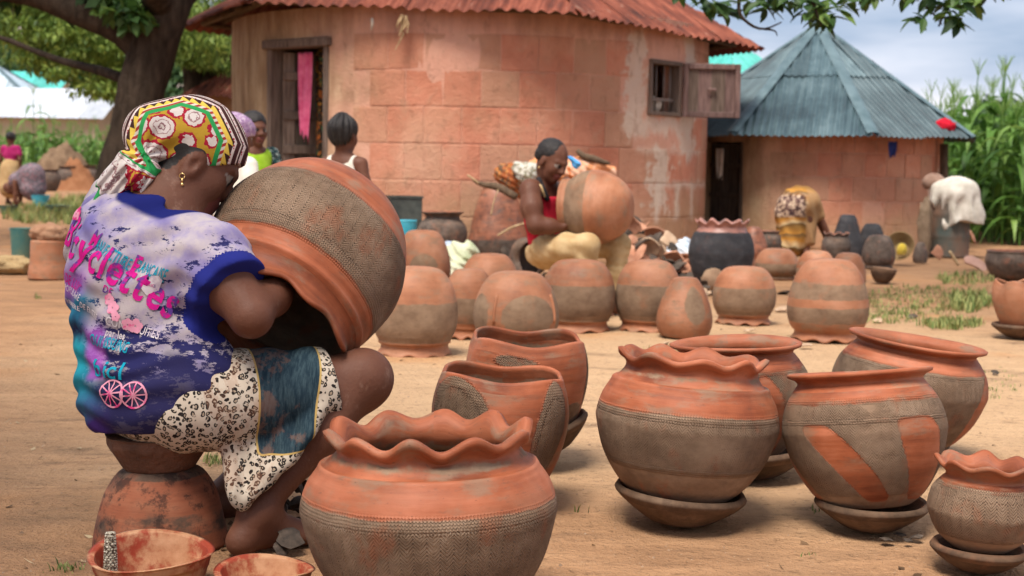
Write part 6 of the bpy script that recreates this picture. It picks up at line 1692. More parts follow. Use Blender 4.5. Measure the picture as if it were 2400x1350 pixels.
# --- standing child helper, mostly hidden lower bodies still built
def stander(label, hx, hy, D, k, fwd, hairf, dress, dress_name='dress', skirt_len=.45, shoulder=.15, extra=None, up=(0, 0, 1), sleeves=False, lean=(0, 0)):
    c = seg(hx, hy, D); H = c[2] + .11 * k
    base = np.array([c[0] - lean[0], c[1] - lean[1], 0.0]); f, s_, u = frame([fwd[0], fwd[1], 0], [0, 0, 1])
    s_ = np.cross(f, [0, 0, 1]); up3 = np.array([0, 0, 1.0])
    shz = c[2] - .185 * k; hpz = H * .50
    mid = lambda z: base + (c - base) * [1, 1, 0] * np.clip((z - hpz) / max(c[2] - hpz, .01), 0, 1) + up3 * z
    b = Body(); Ph_, A_ = add_head(b, c, fwd, up, k)
    S = shoulder
    b.cap(mid(shz + .03 * k), Ph_(-.03, 0, -.06), .042 * k + .006, .042 * k, .03)
    sr, sl_ = mid(shz) + s_ * S, mid(shz) - s_ * S
    b.cap(sr * .8 + sl_ * .2, sl_ * .8 + sr * .2, .05 * k, .05 * k, .05); b.ell(mid(shz - .12 * k), (S * .85, .085 * k, .16 * k), [s_, f, up3], .06); b.ell(mid(hpz + .05), (S * .82, .09 * k, .12 * k), [s_, f, up3], .06)
    for sg, sp_ in ((1, sr), (-1, sl_)):
        el = sp_ + s_ * .05 * sg + up3 * (-.24 * k) + f * (-.02); wr = el + up3 * (-.20 * k) + f * .05
        b.chain([sp_, (sp_ + el) / 2, el, wr], [.043 * k, .040 * k, .033 * k, .022 * k], .03); add_hand(b, wr, [0, 0, -1], -s_ * sg + f * .3, .8 * k, .3, sg)
        hp = mid(hpz) + s_ * S * .5 * sg; kn_ = base + s_ * S * .5 * sg + up3 * hpz * .53; an = base + s_ * S * .5 * sg + up3 * .07
        b.chain([hp, kn_, an], [.075 * k, .05 * k, .03 * k], .04); add_foot(b, an, f, .85 * k)
    o = skin_obj(b, 'person', 0.0065 if D < 12 else 0.011, label, 'person', base)
    d = Body()
    d.ell(mid(shz - .12 * k), (S * .98, .10 * k, .17 * k), [s_, f, up3], .06)
    d.cap(mid(shz) + s_ * S * .62, mid(shz) - s_ * S * .62, .052 * k, .052 * k, .05)
    if sleeves:
        for sg, sp_ in ((1, sr), (-1, sl_)): d.cap(sp_, sp_ + s_ * .035 * sg + up3 * (-.13 * k), .055 * k, .056 * k, .04)
    d.ell(mid(hpz + .04), (S * 1.0, .115 * k, .15 * k), [s_, f, up3], .08)
    if skirt_len: d.cap(mid(hpz), base + up3 * max(.12, hpz - skirt_len), .13 * k, .17 * k, .08)
    d.cap(Ph_(-.03, 0, -.09), Ph_(-.01, 0, .0), .058 * k, .058 * k, .01, sub=True)
    cloth_obj(d, dress_name, 0.007 if D < 12 else .012, dress, o, base, lambda P: .004 * vnoise(P, 12) + .003 * np.sin(np.arctan2(P[:, 1] - base[1], P[:, 0] - base[0]) * 16) * sstep(hpz, hpz - .3, P[:, 2]))
    return o, base, Ph_, A_, mid, s_, f
# girl with cornrows, back to us
o3, b3, P3, A3, mid3, s3, f3 = stander('girl with cornrow braids in a cream dress, seen from behind', 806, 316, 8.6, .93, (.42, .9, -.05), None, WHTT, shoulder=.125)
b = Body(); b.ell(P3(-.018, 0, .040), (.104, .084, .084), A3, .012, clip=(P3(.062, 0, .02), unit(A3[0] * .8 - A3[2] * .6)))
b.ell(P3(-.05, 0, -.005), (.055, .068, .07), A3, .02); b.ell(P3(-.03, 0, .115), (.035, .035, .025), A3, .02)
def corn(P):
    L = (P - P3(-.03, 0, .11)); a = np.arctan2(L @ A3[1], -(L @ A3[0]) + .02)
    return .0055 * np.cos(a * 15)
cloth_obj(b, 'hair', 0.0042, HAIR, o3, b3, corn, relax=0)
# boy in a lime bib
o4, b4, P4, A4, mid4, s4, f4 = stander('child in a lime green top with dark patterned sleeves by the doorway', 596, 303, 9.0, .90, (.60, -.72, -.05), None, LIME, 'top', 0, .125)
b = Body(); b.ell(P4(-.02, 0, .038), (.098, .080, .086), A4, .012, clip=(P4(.066, 0, .045), unit(A4[0] * .62 - A4[2] * .78)))
cloth_obj(b, 'hair', 0.0055, HAIR, o4, b4, lambda P: .0015 * vnoise(P, 70))
d = Body(); shz4 = seg(596, 303, 9)[2] - .185 * .88
for sg in (1, -1): d.cap(mid4(shz4) + s4 * .125 * sg, mid4(shz4 - .12) + s4 * .165 * sg, .056, .054, .03)
d.ell(mid4(.60), (.125, .11, .2), [s4, f4, [0, 0, 1]], .05)
cloth_obj(d, 'sleeves_and_shorts', 0.007, DARKP, o4, b4, lambda P: .003 * vnoise(P, 14))
# person with mauve wrap between them
o5, b5, P5, A5, mid5, s5, f5 = stander('person in a mauve headwrap and cream top half hidden beside the green topped child', 556, 318, 8.2, .92, (.75, .6, -.25), None, WHTT, 'top', .4, .14, sleeves=True)
b = Body(); b.ell(P5(-.018, 0, .040), (.115, .093, .092), A5, .012, clip=(P5(.03, 0, .0), unit(A5[0] * .35 - A5[2] * .93)))
cloth_obj(b, 'headwrap', 0.0065, PURP, o5, b5, lambda P: .005 * vnoise(P, 26))

# --- bending worker in a yellow wrapper
def wrap_mat():
    t = MT('yellow_striped_wrapper', 0.9, 0.1); o = t.objc(); x, y, z = t.sep(o)
    v = t.math('ADD', z, t.math('MULTIPLY', t.math('SUBTRACT', t.noise(o, 4, 2), 0.5), 0.16))
    f = t.math('FRACT', t.math('MULTIPLY', v, 4.6))
    c = t.ramp(f, [(0.0, (0.46, 0.22, 0.045)), (0.40, (0.13, 0.075, 0.03)), (0.47, (0.54, 0.40, 0.22)), (0.70, (0.44, 0.20, 0.035)), (0.92, (0.18, 0.10, 0.04))])
    pt = t.math('MULTIPLY', t.math('MULTIPLY', t.ss(z, .38, .42), t.ss(z, .66, .60)), t.ss(x, 0.10, 0.02))
    blot = t.ramp(t.noise(o, 26, 3, .6), [(0.42, (0.06, 0.035, 0.035)), (0.5, (0.20, 0.11, 0.09)), (0.56, (0.55, 0.42, 0.30))])
    c = t.mix(pt, c, blot)
    c = t.mix(t.math('MULTIPLY', t.ss(t.math('MULTIPLY_ADD', t.noise(o, 7, 2), .08, x), .10, .13), t.ss(z, .72, .62)), c, (0.36, 0.21, 0.10))
    return t.out(c, normal=t.bump(t.noise(o, 30, 3), .5, .01))
D = 14.6
hp6 = seg(1868, 482, D); B6 = base_of(seg(1868, 500, D))
b = Body()
b.ell(hp6, (.17, .17, .16), None, .06); ch6 = hp6 + (.14, .30, -.10); b.cap(hp6, ch6, .14, .13, .06)
add_head(b, ch6 + (.04, .2, -.16), [.2, .3, -1], [0, 1, .3], .95); b.cap(ch6, ch6 + (.03, .14, -.10), .07, .05, .04)
for sg in (-1, 1):
    sh = ch6 + (.15 * sg, .03, -.02); el = sh + (.07 * sg + .05, .02, -.22); wr = el + (.02, .05, -.2)
    b.chain([sh, el, wr], [.055, .043, .028], .03); add_hand(b, wr, [0, .2, -1], [0, 1, 0], .95, .4, sg)
    b.chain([hp6 + (.09 * sg, 0, -.05), B6 + (.10 * sg, -.04, .38), B6 + (.10 * sg, 0, .07)], [.09, .06, .034], .04); add_foot(b, B6 + (.10 * sg, 0, .07), (.1, 1))
p6 = skin_obj(b, 'person', .010, 'worker in a yellow striped wrapper bending over beside the small hut', 'person', B6)
b = Body(); b.ell(hp6 + (0, 0, .02), (.19, .19, .17), None, .08); b.cap(hp6 + (-.05, 0, -.06), B6 + (-.06, 0, .12), .165, .15, .08); b.cap(hp6 + (.10, -.03, .02), B6 + (.13, -.02, .16), .085, .07, .05); b.cap(hp6 + (.06, .05, .03), ch6 + (.03, 0, 0), .16, .14, .08)
b.cap(hp6 + (.15, .0, .06), hp6 + (.24, .02, -.10), .075, .055, .05)
cloth_obj(b, 'wrapper', .011, wrap_mat(), p6, B6, lambda P: .010 * vnoise(P, 7) + .006 * np.sin((P[:, 0] + .5 * P[:, 2]) * 2 * PI / .12 + 2 * vnoise(P, 5)))

# --- two workers far behind on the left
o7, b7, P7, A7, mid7, s7, f7 = stander('distant worker in a magenta top and tan wrapper near the maize', 25, 325, 27.5, .95, (.3, .9, -.4), 1, MAGT, 'top', 0, .17, sleeves=True)
b = Body(); b.ell(P7(-.018, 0, .035), (.112, .090, .095), A7, .012); cloth_obj(b, 'hair', .012, HAIR, o7, b7)
d = Body(); hz = seg(25, 325, 27.5)[2] * .55; d.cap(mid7(hz), b7 + (0, 0, .35), .2, .24, .05); cloth_obj(d, 'wrapper', .014, TANT, o7, b7, lambda P: .01 * vnoise(P, 6))
D = 27; hp8 = seg(75, 410, D); B8 = base_of(seg(68, 430, D)); b = Body()
b.ell(hp8, (.17, .16, .15), None, .06); ch8 = hp8 + (-.26, -.05, -.12); b.cap(hp8, ch8, .14, .13, .06); add_head(b, ch8 + (-.16, -.02, -.14), [-.4, 0, -1], [-1, 0, .3], .95); b.cap(ch8, ch8 + (-.1, 0, -.1), .06, .05, .04)
for sg in (-1, 1):
    sh = ch8 + (0, .14 * sg, -.02); wr = sh + (-.03, 0, -.46); b.chain([sh, (sh + wr) / 2 + (.03, 0, 0), wr], [.055, .042, .028], .03); add_hand(b, wr, [0, 0, -1], [-1, 0, 0], 1, .4, sg)
    an = B8 + (.19 * sg, .02, .07); b.chain([hp8 + (.09 * sg, 0, -.05), (hp8 + an) / 2 + (.05 * sg, 0, .05), an], [.10, .065, .036], .04); add_foot(b, an, (-.8, .2))
p8 = skin_obj(b, 'person', .013, 'distant worker in a grey printed dress stooping beside the earth mound', 'person', B8)
b = Body(); b.ell(hp8, (.24, .22, .21), None, .06); b.cap(hp8, ch8, .18, .16, .08); b.cap(hp8, hp8 + (.02, 0, -.24), .22, .25, .06)
cloth_obj(b, 'dress', .014, GREYP, p8, B8, lambda P: .012 * vnoise(P, 6))
# ------------------------------------------------------------------ pots and clutter along the huts
def upright(name, label, px, py, rp, hp, prof, zone, mat, rim=0.86, warp=None, lean=0, back=0, group=None, n=84, no=56, cat='pot', rz=0):
    q, mp = spot(px, py, rp * 0.5); zmax = max(p[1] for p in prof); k = hp / rp / zmax
    return place_pot(name, label, [(r_, z * k) for r_, z in prof], rp * mp, q, zone, mat, tilt(lean, back), False, rim, warp or plain(int(px) % 17), n, no, 0.012, group, cat, rz)
G_BK = 'pots and wares standing along the huts'
full = lambda g, h=0: bands((0, 1.2, g, h, 0), inner=(.9, 0, 0))
upright('pot', 'big black fired pot with pale pink scalloped rim near the small hut door', 1688, 686, 76, 162, SCAL, bands((0, 0.87, 1, 0, 0), (.87, 1.2, 0, 0, 0), inner=(1, 0, 0)), CLAY_BLACK, 0.865, scallop(11, .014, .008, .88, .4, .4, 4), group=G_BK, n=110)
JAR = [(0.0, 0.0), (0.40, 0.01), (0.55, 0.05), (0.82, 0.45), (1.0, 0.95), (0.95, 1.35), (0.74, 1.62), (0.66, 1.70), (0.70, 1.78), (0.86, 1.88)]
upright('pot', 'dark brown pot with wide flared rim beside the black tin', 1036, 612, 58, 112, JAR, full(1), CLAY_DUSK, 0.84, group=G_BK)
BIG = [(0.0, 0.0), (0.30, 0.01), (0.44, 0.06), (0.60, 0.35), (0.80, 0.95), (0.96, 1.55), (1.0, 1.85), (0.97, 2.1), (0.90, 2.3)]
def back_up(label, px, py, rp, hp, prof, mat, zone=None, lean=0, seed=1): return upturned(label, px, py, rp, hp / .95, prof, zone or full(0.2), rim=False, seed=seed, mat=mat, lean=lean, group=G_BK)
back_up('tall glossy brown upturned jar behind the crouching potter', 1170, 606, 72, 166, BIG, CLAY_DUSK, bands((0, .75, 0, 0, 0), (.75, 1.2, .8, 0, 0)), lean=-2, seed=21)
back_up('brown upturned jar hidden behind the crouching potter holding up the cloths', 1335, 606, 80, 170, BIG, CLAY_DUSK, seed=22)
back_up('reddish upturned pot leaning against the black scalloped pot', 1722, 665, 46, 118, EGG, CLAY_DRY, seed=23)
back_up('dull red upturned pot behind the black scalloped pot', 1764, 612, 34, 78, EGG, CLAY_DUSK, seed=24)
upright('pot', 'squat dark pot in shade between the red pot and the bending worker', 1802, 606, 28, 62, FLAT, full(1), CLAY_DUSK, group=G_BK)
upright('pot', 'grey brown pot with lumpy rim behind the tall banded pot', 1958, 622, 34, 72, FLAT, full(1), CLAY_DUSK, warp=scallop(9, .010, .004, .88, .4, .4, 6), group=G_BK)
back_up('tall soot blackened upturned jar against the small hut wall', 1984, 606, 37, 100, BIG, CLAY_BLACK, full(1), seed=25)
back_up('glossy black upturned pot at the back against the small hut', 2042, 596, 29, 70, UPT2, CLAY_BLACK, full(1), seed=26)
back_up('round smoke stained pot in front of the glossy black one', 2058, 630, 38, 76, UPT2, CLAY_DUSK, full(.8), seed=27)
back_up('small grey upturned pot beside the leaning basket', 2156, 618, 17, 48, EGG, CLAY_DUSK, full(.8), seed=28)
upright('bowl', 'small rough bowl lying on the ground behind the tall banded pot', 2066, 664, 30, 34, [(0, 0), (.4, .01), (.7, .2), (.95, .6), (1.0, .85)], full(1), CLAY_SAUCER, .85, lean=6, group=G_BK, cat='bowl')
upright('bowl', 'wide dark bowl at the edge behind the lobed pot on a saucer', 2375, 658, 66, 66, [(0, 0), (.5, .01), (.8, .2), (.98, .55), (1.0, .75), (.95, .95), (.97, 1.0)], full(1), CLAY_DUSK, .88, group=G_BK, cat='bowl')
q, mp = spot(2392, 796, 48)
saucer('clay saucer under the far lobed pot at the edge', q, 66 * mp, None, 9)
place_pot('pot', 'lobed orange pot on a saucer at the far edge below the dark bowl', LOBE, 66 * mp, q + V3(0, 0, .03), patches(bands((0, 1.2, 0, 0, 0), inner=(.9, 0, 0)), (R(20), .6, .4, .42, .2, 1, .5, 0)), CLAY_DRY, None, False, .93, lobed(4, .09, .012, R(35)), 90, 60, group=G_BK)
# far left pots and mound
for k, (px, py, rp, hp) in enumerate(((160, 446, 26, 56), (205, 446, 28, 58), (120, 448, 22, 50))):
    upright('pot', ('dark round pot before the earth mound, middle of the three', 'dark round pot before the earth mound, nearest the big tree', 'dark pot before the earth mound, behind the stooping worker')[k], px, py, rp, hp, JAR, full(1), CLAY_DUSK, n=48, no=36, group='far pots by the earth mound')
def mound(label, px, D, w_, h, mat, seed):
    c = at(px, 400, D); c.z = 0; n = 40; V = []; F = []
    for j in range(n + 1):
        for i in range(n + 1):
            x, y = (i / n * 2 - 1), (j / n * 2 - 1); r_ = math.hypot(x, y)
            z = max(0, 1 - r_ * r_) ** 1.3 * h * (1 + .25 * float(mnoise.fractal(Vector((x * 3, y * 3, seed)), .8, 2, 4))) - .02
            V.append((x * w_, y * w_ * .8, z))
    F = [(j * (n + 1) + i, j * (n + 1) + i + 1, (j + 1) * (n + 1) + i + 1, (j + 1) * (n + 1) + i) for j in range(n) for i in range(n)]
    return tag(obj_from(mesh('earth_mound', V, F), 'earth_mound', mat, None, c), label, 'mound')
mound('heap of brown earth in front of the far maize', 145, 43.5, 1.3, 1.35, simple_mat('brown_soil', (0.13, 0.08, 0.05), (0.27, 0.18, 0.11), 4, .95, .1, 1, .05), 3)
mound('low patch of orange clay on the side of the earth heap', 172, 43.0, .85, .92, simple_mat('orange_soil', (0.27, 0.11, 0.05), (0.36, 0.17, 0.085), 5, .95, .1, 1, .05), 5)
# things on the left
def tub(name, label, cat, px, py, rp, hp, mat, taper=.75, lip=.06, group=None, handle=False, lean=0, back=0, thick=.006, q=None, mp=None, warp=None, n=64):
    if q is None: q, mp = spot(px, py, rp * taper)
    h = hp / rp
    prof = [(0, 0), (taper * .96, 0), (taper, .02), (1 - lip * .6, h * .93), (1 - lip * .4, h * .97), (1.0, h)]
    P = catmull(np.array(prof) * rp * mp, 40); P = P[np.concatenate([[True], np.linalg.norm(np.diff(P, axis=0), axis=1) > 1e-5])]
    inn = (P - [[thick, 0]])[::-1]; inn = np.vstack([inn[inn[:, 0] > .002], [[.001, .008]]]); inn[:, 1] = np.maximum(inn[:, 1], .008)
    full_ = np.vstack([np.maximum(P, [[.0005, 0]]), inn])
    V, F, UV, _, _ = ring_mesh(full_, n, rp * mp, warp or (lambda T, r_, z: (r_ * (1 + .01 * np.sin(2 * T + 1)), z, 0, 0)), None)
    o = obj_from(mesh(name, V, F, True, UV), name, mat, None, q); o.rotation_euler = tilt(lean, back).to_euler()
    if handle:
        r_ = rp * mp; z = hp * mp
        MB().tube([(r_ * math.cos(a), -.02 - .5 * r_ * math.sin(a), z * .92 + .02 - .35 * r_ * math.sin(a)) for a in np.linspace(0, PI, 11)], .004, 6).build('handle', METAL, o, True)
    return tag(o, label, cat, group)
TEALP = simple_mat('worn_teal_plastic', (0.03, 0.12, 0.115), (0.12, 0.16, 0.10), 5, .6, .3)
CYANP = simple_mat('cyan_enamel', (0.03, 0.28, 0.38), (0.07, 0.40, 0.50), 5, .45, .4)
tub('bucket', 'worn teal bucket on the ground far behind the seated potter', 'bucket', 52, 612, 28, 76, TEALP, .82, handle=True)
CLAYB = simple_mat('pinkish_clay_lump', (0.26, 0.13, 0.075), (0.42, 0.25, 0.155), 6, .95, .1, 1, .02)
o = back_up('squat pinkish upturned clay pot behind the seated potter\'s back', 118, 657, 50, 92, [(0, 0), (.55, .02), (.84, .08), (.87, .2), (.90, .9), (.97, 1.3), (1.0, 1.6)], CLAY_DRY, full(.35), seed=31)
lump('clay_lump', CLAYB, (.13, .12, .075), 4, 'pale lump of raw clay lying on the squat upturned pot', 'clay', Vector((o.location.x, o.location.y, max((o.matrix_world @ Vector(c)).z for c in o.bound_box) - .02)), amp=.25, sc=4)
lump('sack', simple_mat('yellowish_sacking', (0.30, 0.20, 0.10), (0.46, 0.33, 0.17), 7, .95, .1, 1, .02), (.17, .12, .075), 8, 'crumpled yellowish sack on the ground at the left edge', 'sack', spot(28, 642, 20)[0], amp=.35, sc=5)
for k, (px, py, rp, hp) in enumerate(((95, 484, 22, 26), (20, 500, 24, 18), (135, 497, 30, 16))):
    tub('basin', ('bright blue basin at the stooping worker\'s feet', 'dull teal basin at the left edge near the far workers', 'low dark green basin on the grass behind the workers')[k], 'basin', px, py, rp, hp, (CYANP, TEALP, TEALP)[k], .7, n=40)
# black tin and blue bucket by the wall
TINM = simple_mat('sooty_tin', (0.022, 0.026, 0.024), (0.09, 0.10, 0.085), 9, .55, .45)
p, mp = spot(945, 602, 0)
t = thing('oil_tin', 'square sooty black tin standing by the big hut wall', 'tin', p, R(14))
w_, h_ = 84 * mp * .86, 142 * mp; m = MB()
for (cx, cy, sx, sy) in ((0, -w_ / 2, w_, .006), (0, w_ / 2, w_, .006), (-w_ / 2, 0, .006, w_), (w_ / 2, 0, .006, w_)): m.box((cx, cy, h_ / 2), (sx, sy, h_))
m.box((0, 0, .004), (w_, w_, .008)); m.build('body', TINM, t)
m = MB()
for (cx, cy, sx, sy) in ((0, -w_ / 2 - .004, w_ + .03, .016), (0, w_ / 2 + .004, w_ + .03, .016), (-w_ / 2 - .004, 0, .016, w_ - .012), (w_ / 2 + .004, 0, .016, w_ - .012)): m.box((cx, cy, h_ - .005), (sx, sy, .018))
m.build('rolled_rim', TINM, t)
tub('bucket', 'small cyan bucket showing between the held pot and the dark rimmed pot', 'bucket', 950, 618, 27, 100, CYANP, .8, handle=False)

# cloths piled behind the crouching potter
ORPR = print_mat('orange_print_cloth', (0.30, 0.085, 0.03), [(0.52, 0.56, (0.11, 0.07, 0.045)), (0.55, 0.6, (0.48, 0.20, 0.06)), (0.62, 0.66, (0.42, 0.32, 0.2))], 20)
WHPR = print_mat('white_print_cloth', (0.50, 0.47, 0.40), [(0.54, 0.58, (0.22, 0.20, 0.13)), (0.60, 0.64, (0.10, 0.10, 0.08))], 24)
PEACH = print_mat('peach_cloth', (0.66, 0.28, 0.13), [(0.5, 0.58, (0.72, 0.42, 0.28)), (0.6, 0.64, (0.55, 0.16, 0.05))], 8)
BLUEC = simple_mat('sky_blue_cloth', (0.05, 0.25, 0.60), (0.12, 0.40, 0.75), 10, .9)
def heap(label, mat, pts, r0, D, amp=.012, name='cloth'):
    P = [np.array(at(px, py, D + dd)) for px, py, dd in pts]; b = Body()
    b.chain(P, r0 if hasattr(r0, '__len__') else [r0] * len(P), .06); base = np.min(P, 0)
    V, F, _ = b.build(.011, lambda Q: amp * vnoise(Q, 9) + amp * .6 * np.sin((Q[:, 0] * .7 + Q[:, 2]) * 2 * PI / .07 + 4 * vnoise(Q, 6)), relax=2)
    return tag(obj_from(mesh(name, V - base, F), name, mat, None, tuple(base)), label, 'cloth', 'cloths piled behind the crouching potter')
heap('rust orange printed cloth bundle at the left of the cloth pile', ORPR, [(1185, 408, 0), (1215, 418, -.05), (1240, 450, -.05)], [.10, .13, .09], 12.4)
heap('white printed cloth draped between the orange bundles', WHPR, [(1215, 392, -.12), (1238, 410, -.15), (1256, 395, -.12)], [.055, .075, .06], 12.3)
heap('peach and orange cloth spread behind the crouching potter\'s head', PEACH, [(1255, 395, .1), (1300, 400, .1), (1350, 404, .1), (1395, 396, .12), (1432, 402, .16)], [.09, .12, .12, .09, .05], 12.5)
heap('blue cloth corner beside the crouching potter\'s face', BLUEC, [(1338, 372, -.12), (1352, 385, -.12)], [.035, .045], 12.4)
def stick(label, pts, D, rad, mat=POLE, name='stick'):
    P = [at(px, py, D + (dd[0] if dd else 0)) for px, py, *dd in pts]; b0 = P[0].copy()
    o = MB().tube(catmull([p - b0 for p in P], 9), list(np.interp(np.linspace(0, 1, 9), np.linspace(0, 1, len(rad)), rad)), 7, True, .1, random.Random(3)).build(name, mat, None, True, loc=b0)
    return tag(o, label, 'stick')
stick('dark crooked branch lying across the brown jar', [(1108, 422), (1130, 432), (1170, 440), (1210, 462, -.05)], 12.15, [.012, .03, .035, .03])
stick('pale thin stick poking up above the brown jar', [(1096, 410), (1112, 422), (1122, 430)], 12.1, [.008, .010, .008], STRAW)
stick('bent straw stalk arching over the brown jar front', [(1166, 552), (1200, 533), (1240, 520)], 11.6, [.008, .009, .006], STRAW)
stick('thin straw standing against the brown jar', [(1150, 506), (1158, 470), (1168, 444)], 11.55, [.006, .006, .004], STRAW)
stick('dark branch resting above the peach cloth', [(1352, 352), (1368, 366), (1395, 374), (1430, 384)], 12.52, [.02, .035, .03, .012])
stick('short pale stick lying by the drum', [(2225, 588), (2236, 605), (2246, 622)], 13.0, [.012, .014, .012], STRAW)
# broken pot and shards
def shard_mesh(seed, Rm=.16, th=.010):
    g = random.Random(seed); n = 11; ang = g.uniform(.35, .6)
    ring = [(ang * g.uniform(.65, 1.15), 2 * PI * k / n) for k in range(n)]; V = []; F = []
    for s_ in (Rm, Rm - th):
        V.append((0, 0, s_ - Rm * .93))
        for f in (.55, 1.0):
            for a, p in ring: V.append((s_ * math.sin(a * f) * math.cos(p), s_ * math.sin(a * f) * math.sin(p), s_ * math.cos(a * f) - Rm * .93))
    O = 2 * n + 1
    for s_ in (0, 1):
        b0 = s_ * O
        for k in range(n):
            t3 = (b0, b0 + 1 + k, b0 + 1 + (k + 1) % n); t4 = (b0 + 1 + k, b0 + 1 + n + k, b0 + 1 + n + (k + 1) % n, b0 + 1 + (k + 1) % n)
            F += [t3, t4] if s_ == 0 else [tuple(reversed(t3)), tuple(reversed(t4))]
    for k in range(n): F.append((1 + n + k, O + 1 + n + k, O + 1 + n + (k + 1) % n, 1 + n + (k + 1) % n))
    return mesh('clay_shard', V, F, False)
SHM = [shard_mesh(s) for s in range(6)]
SHMAT = [simple_mat('shard_orange', (0.30, 0.13, 0.075), (0.48, 0.25, 0.16), 14, .9, .15, rand=.25), simple_mat('shard_dark', (0.03, 0.024, 0.02), (0.11, 0.08, 0.06), 14, .85, .2, rand=.3), simple_mat('shard_tan', (0.34, 0.22, 0.14), (0.52, 0.37, 0.25), 14, .9, .15, rand=.25)]
SHV = [[None] * 3 for _ in SHM]
def shard(label, p, s, rot, k, mk_, group=None):
    me = SHV[k][mk_]
    if me is None: me = SHM[k].copy(); me.materials.append(SHMAT[mk_]); SHV[k][mk_] = me
    o = obj_from(me, 'clay_shard', None, None, p, rot); o.scale = (s, s, s); return tag(o, label, 'shard', group)
g = random.Random(31)
for k in range(64):
    u = g.uniform(0, 1); px = 1470 + 150 * u + g.uniform(-8, 8); top = 150 * (1 - u) ** .8 + 34
    q, mp = spot(px, 668 - 30 * g.random(), 0); f = g.random() ** 1.1; q = q + V3(0, .25 * f, top * f * .82 * mp)
    shard('broken clay shard in the heap between the crouching potter and the black pot', q, g.uniform(.7, 1.6), (g.uniform(-1, 1.2), g.uniform(-.9, .9), g.uniform(0, 6)), g.randrange(6), g.choice((0, 0, 1, 1, 2)), 'heap of broken shards')
for k in range(20):
    q, mp = spot(g.uniform(1625, 1690), g.uniform(655, 700), 0); f = g.random()
    shard('shard or clod lying before the big black pot', q + V3(0, .1, .09 * f), g.uniform(.35, .7), (g.uniform(-1, 1), g.uniform(-.9, .9), g.uniform(0, 6)), g.randrange(6), g.choice((1, 1, 2)), 'shards before the black pot')
lump('stone', simple_mat('brown_stone', (0.20, 0.12, 0.075), (0.36, 0.24, 0.15), 8, .9), (.085, .07, .085), 3, 'brown stone in front of the big black pot', 'stone', spot(1672, 690, 10)[0] + V3(0, 0, .03))
# broken grey pot lying open beside the crouching potter
q, mp = spot(1236, 652, 0)
ax = Vector((.35, -.85, .05)).normalized()
ob = place_pot('broken_pot', 'broken grey pot lying on its side, dark mouth towards us, left of the yellow trousers', [(0, 0), (.45, .03), (.8, .25), (1, .8), (.95, 1.15), (.8, 1.35)], 50 * mp, q + V3(0, .15, 50 * mp * .85) - ax * .1, full(1), CLAY_DUSK, ax.to_track_quat('Z', 'Y').to_matrix(), False, None, lobed(3, .16, .03, .4), 60, 40)
for k, (px, py, s, rx, rz) in enumerate(((1205, 640, .8, .9, .3), (1272, 655, .7, -.7, 1.6), (1190, 602, .9, 1.2, .8), (1255, 610, .8, .8, 2.6), (1300, 640, .6, .3, 1), (1230, 580, .8, 1.3, 2))):
    q, mp = spot(px, py + 8, 0); shard(('grey shard leaning left of the broken pot', 'dark shard at the broken pot mouth', 'grey shard behind the broken pot', 'dark shard standing behind the broken pot mouth', 'flat shard under the yellow trousers', 'curved shard on top behind the broken pot')[k], q + V3(0, .1, .05), s * 1.1, (rx, .3, rz), k, 1)
heap2 = heap('pale green and white cloth on the ground beside the broken pot', simple_mat('pale_green_cloth', (0.40, 0.44, 0.26), (0.62, 0.60, 0.46), 8, .95, .1, .8, .01), [(1050, 612, 0), (1075, 600, -.05), (1100, 590, 0), (1060, 640, -.25)], [.07, .10, .06, .06], 10.9, .02)
heap3 = heap('blue and white rag on top of the green cloth', simple_mat('blue_white_rag', (0.08, 0.20, 0.42), (0.62, 0.62, 0.58), 14, .95), [(1040, 578, .1), (1062, 582, .05)], [.04, .045], 10.9, .012, 'rag')
heap4 = heap('white and blue plastic bag scrap against the big hut foot', simple_mat('white_plastic', (0.40, 0.50, 0.62), (0.72, 0.72, 0.70), 10, .5, .4), [(1575, 590, 0), (1600, 578, .1), (1612, 600, 0)], [.05, .06, .04], 12.6, .02, 'plastic_bag')
# basket, drum with cloth, slabs on the right
BASK = simple_mat('woven_basket', (0.24, 0.15, 0.07), (0.42, 0.29, 0.14), 30, .9, .15, 1, .01, stretch=(1, 1, 4))
q, mp = spot(2112, 622, 0); axb = Vector((-.45, -.80, .40)).normalized()
tub('basket', 'shallow woven basket leaning on its side against the small hut', 'basket', 0, 0, 36, 26, BASK, .55, q=q + V3(0.03, .12, .14), mp=mp); bk = bpy.context.scene.objects[-1] if False else [o for o in COL.objects if o.name.startswith('basket')][-1]
bk.rotation_euler = axb.to_track_quat('Z', 'Y').to_euler()
lump('yellow_rag', simple_mat('yellow_rag', (0.55, 0.38, 0.03), (0.62, 0.50, 0.12), 12, .9), (.045, .04, .06), 6, 'yellow and green rag inside the leaning basket', 'rag', q + V3(0.0, .0, .10))
q, mp = spot(2222, 604, 40)
DRUMM = simple_mat('rusty_teal_drum', (0.05, 0.085, 0.08), (0.20, 0.11, 0.07), 4, .75, .3)
t = thing('oil_drum', 'rusty drum under the white cloth beside the maize', 'drum', q)
rD = 46 * mp; hD = 150 * mp; prof = [(0.001, 0)]
for z0 in np.linspace(0, 1, 33): prof.append((rD * (1 + .02 * (abs(z0 - .33) < .03) + .02 * (abs(z0 - .66) < .03) + .012 * (z0 < .02 or z0 > .98)), z0 * hD))
prof.append((.001, hD)); V, F, UV, _, _ = ring_mesh(np.array(prof), 48, rD, lambda T, r_, z: (r_, z, 0, 0), None)
obj_from(mesh('body', V, F, True, UV), 'body', DRUMM, t)
pl = lump('round_pot', simple_mat('brown_lid_clay', (0.20, 0.12, 0.085), (0.36, 0.24, 0.18), 8, .9), (.12, .12, .10), 9, 'round brown pot resting on the drum top above the white cloth', 'pot', q + V3(-.06, 0.02, hD), amp=.05)
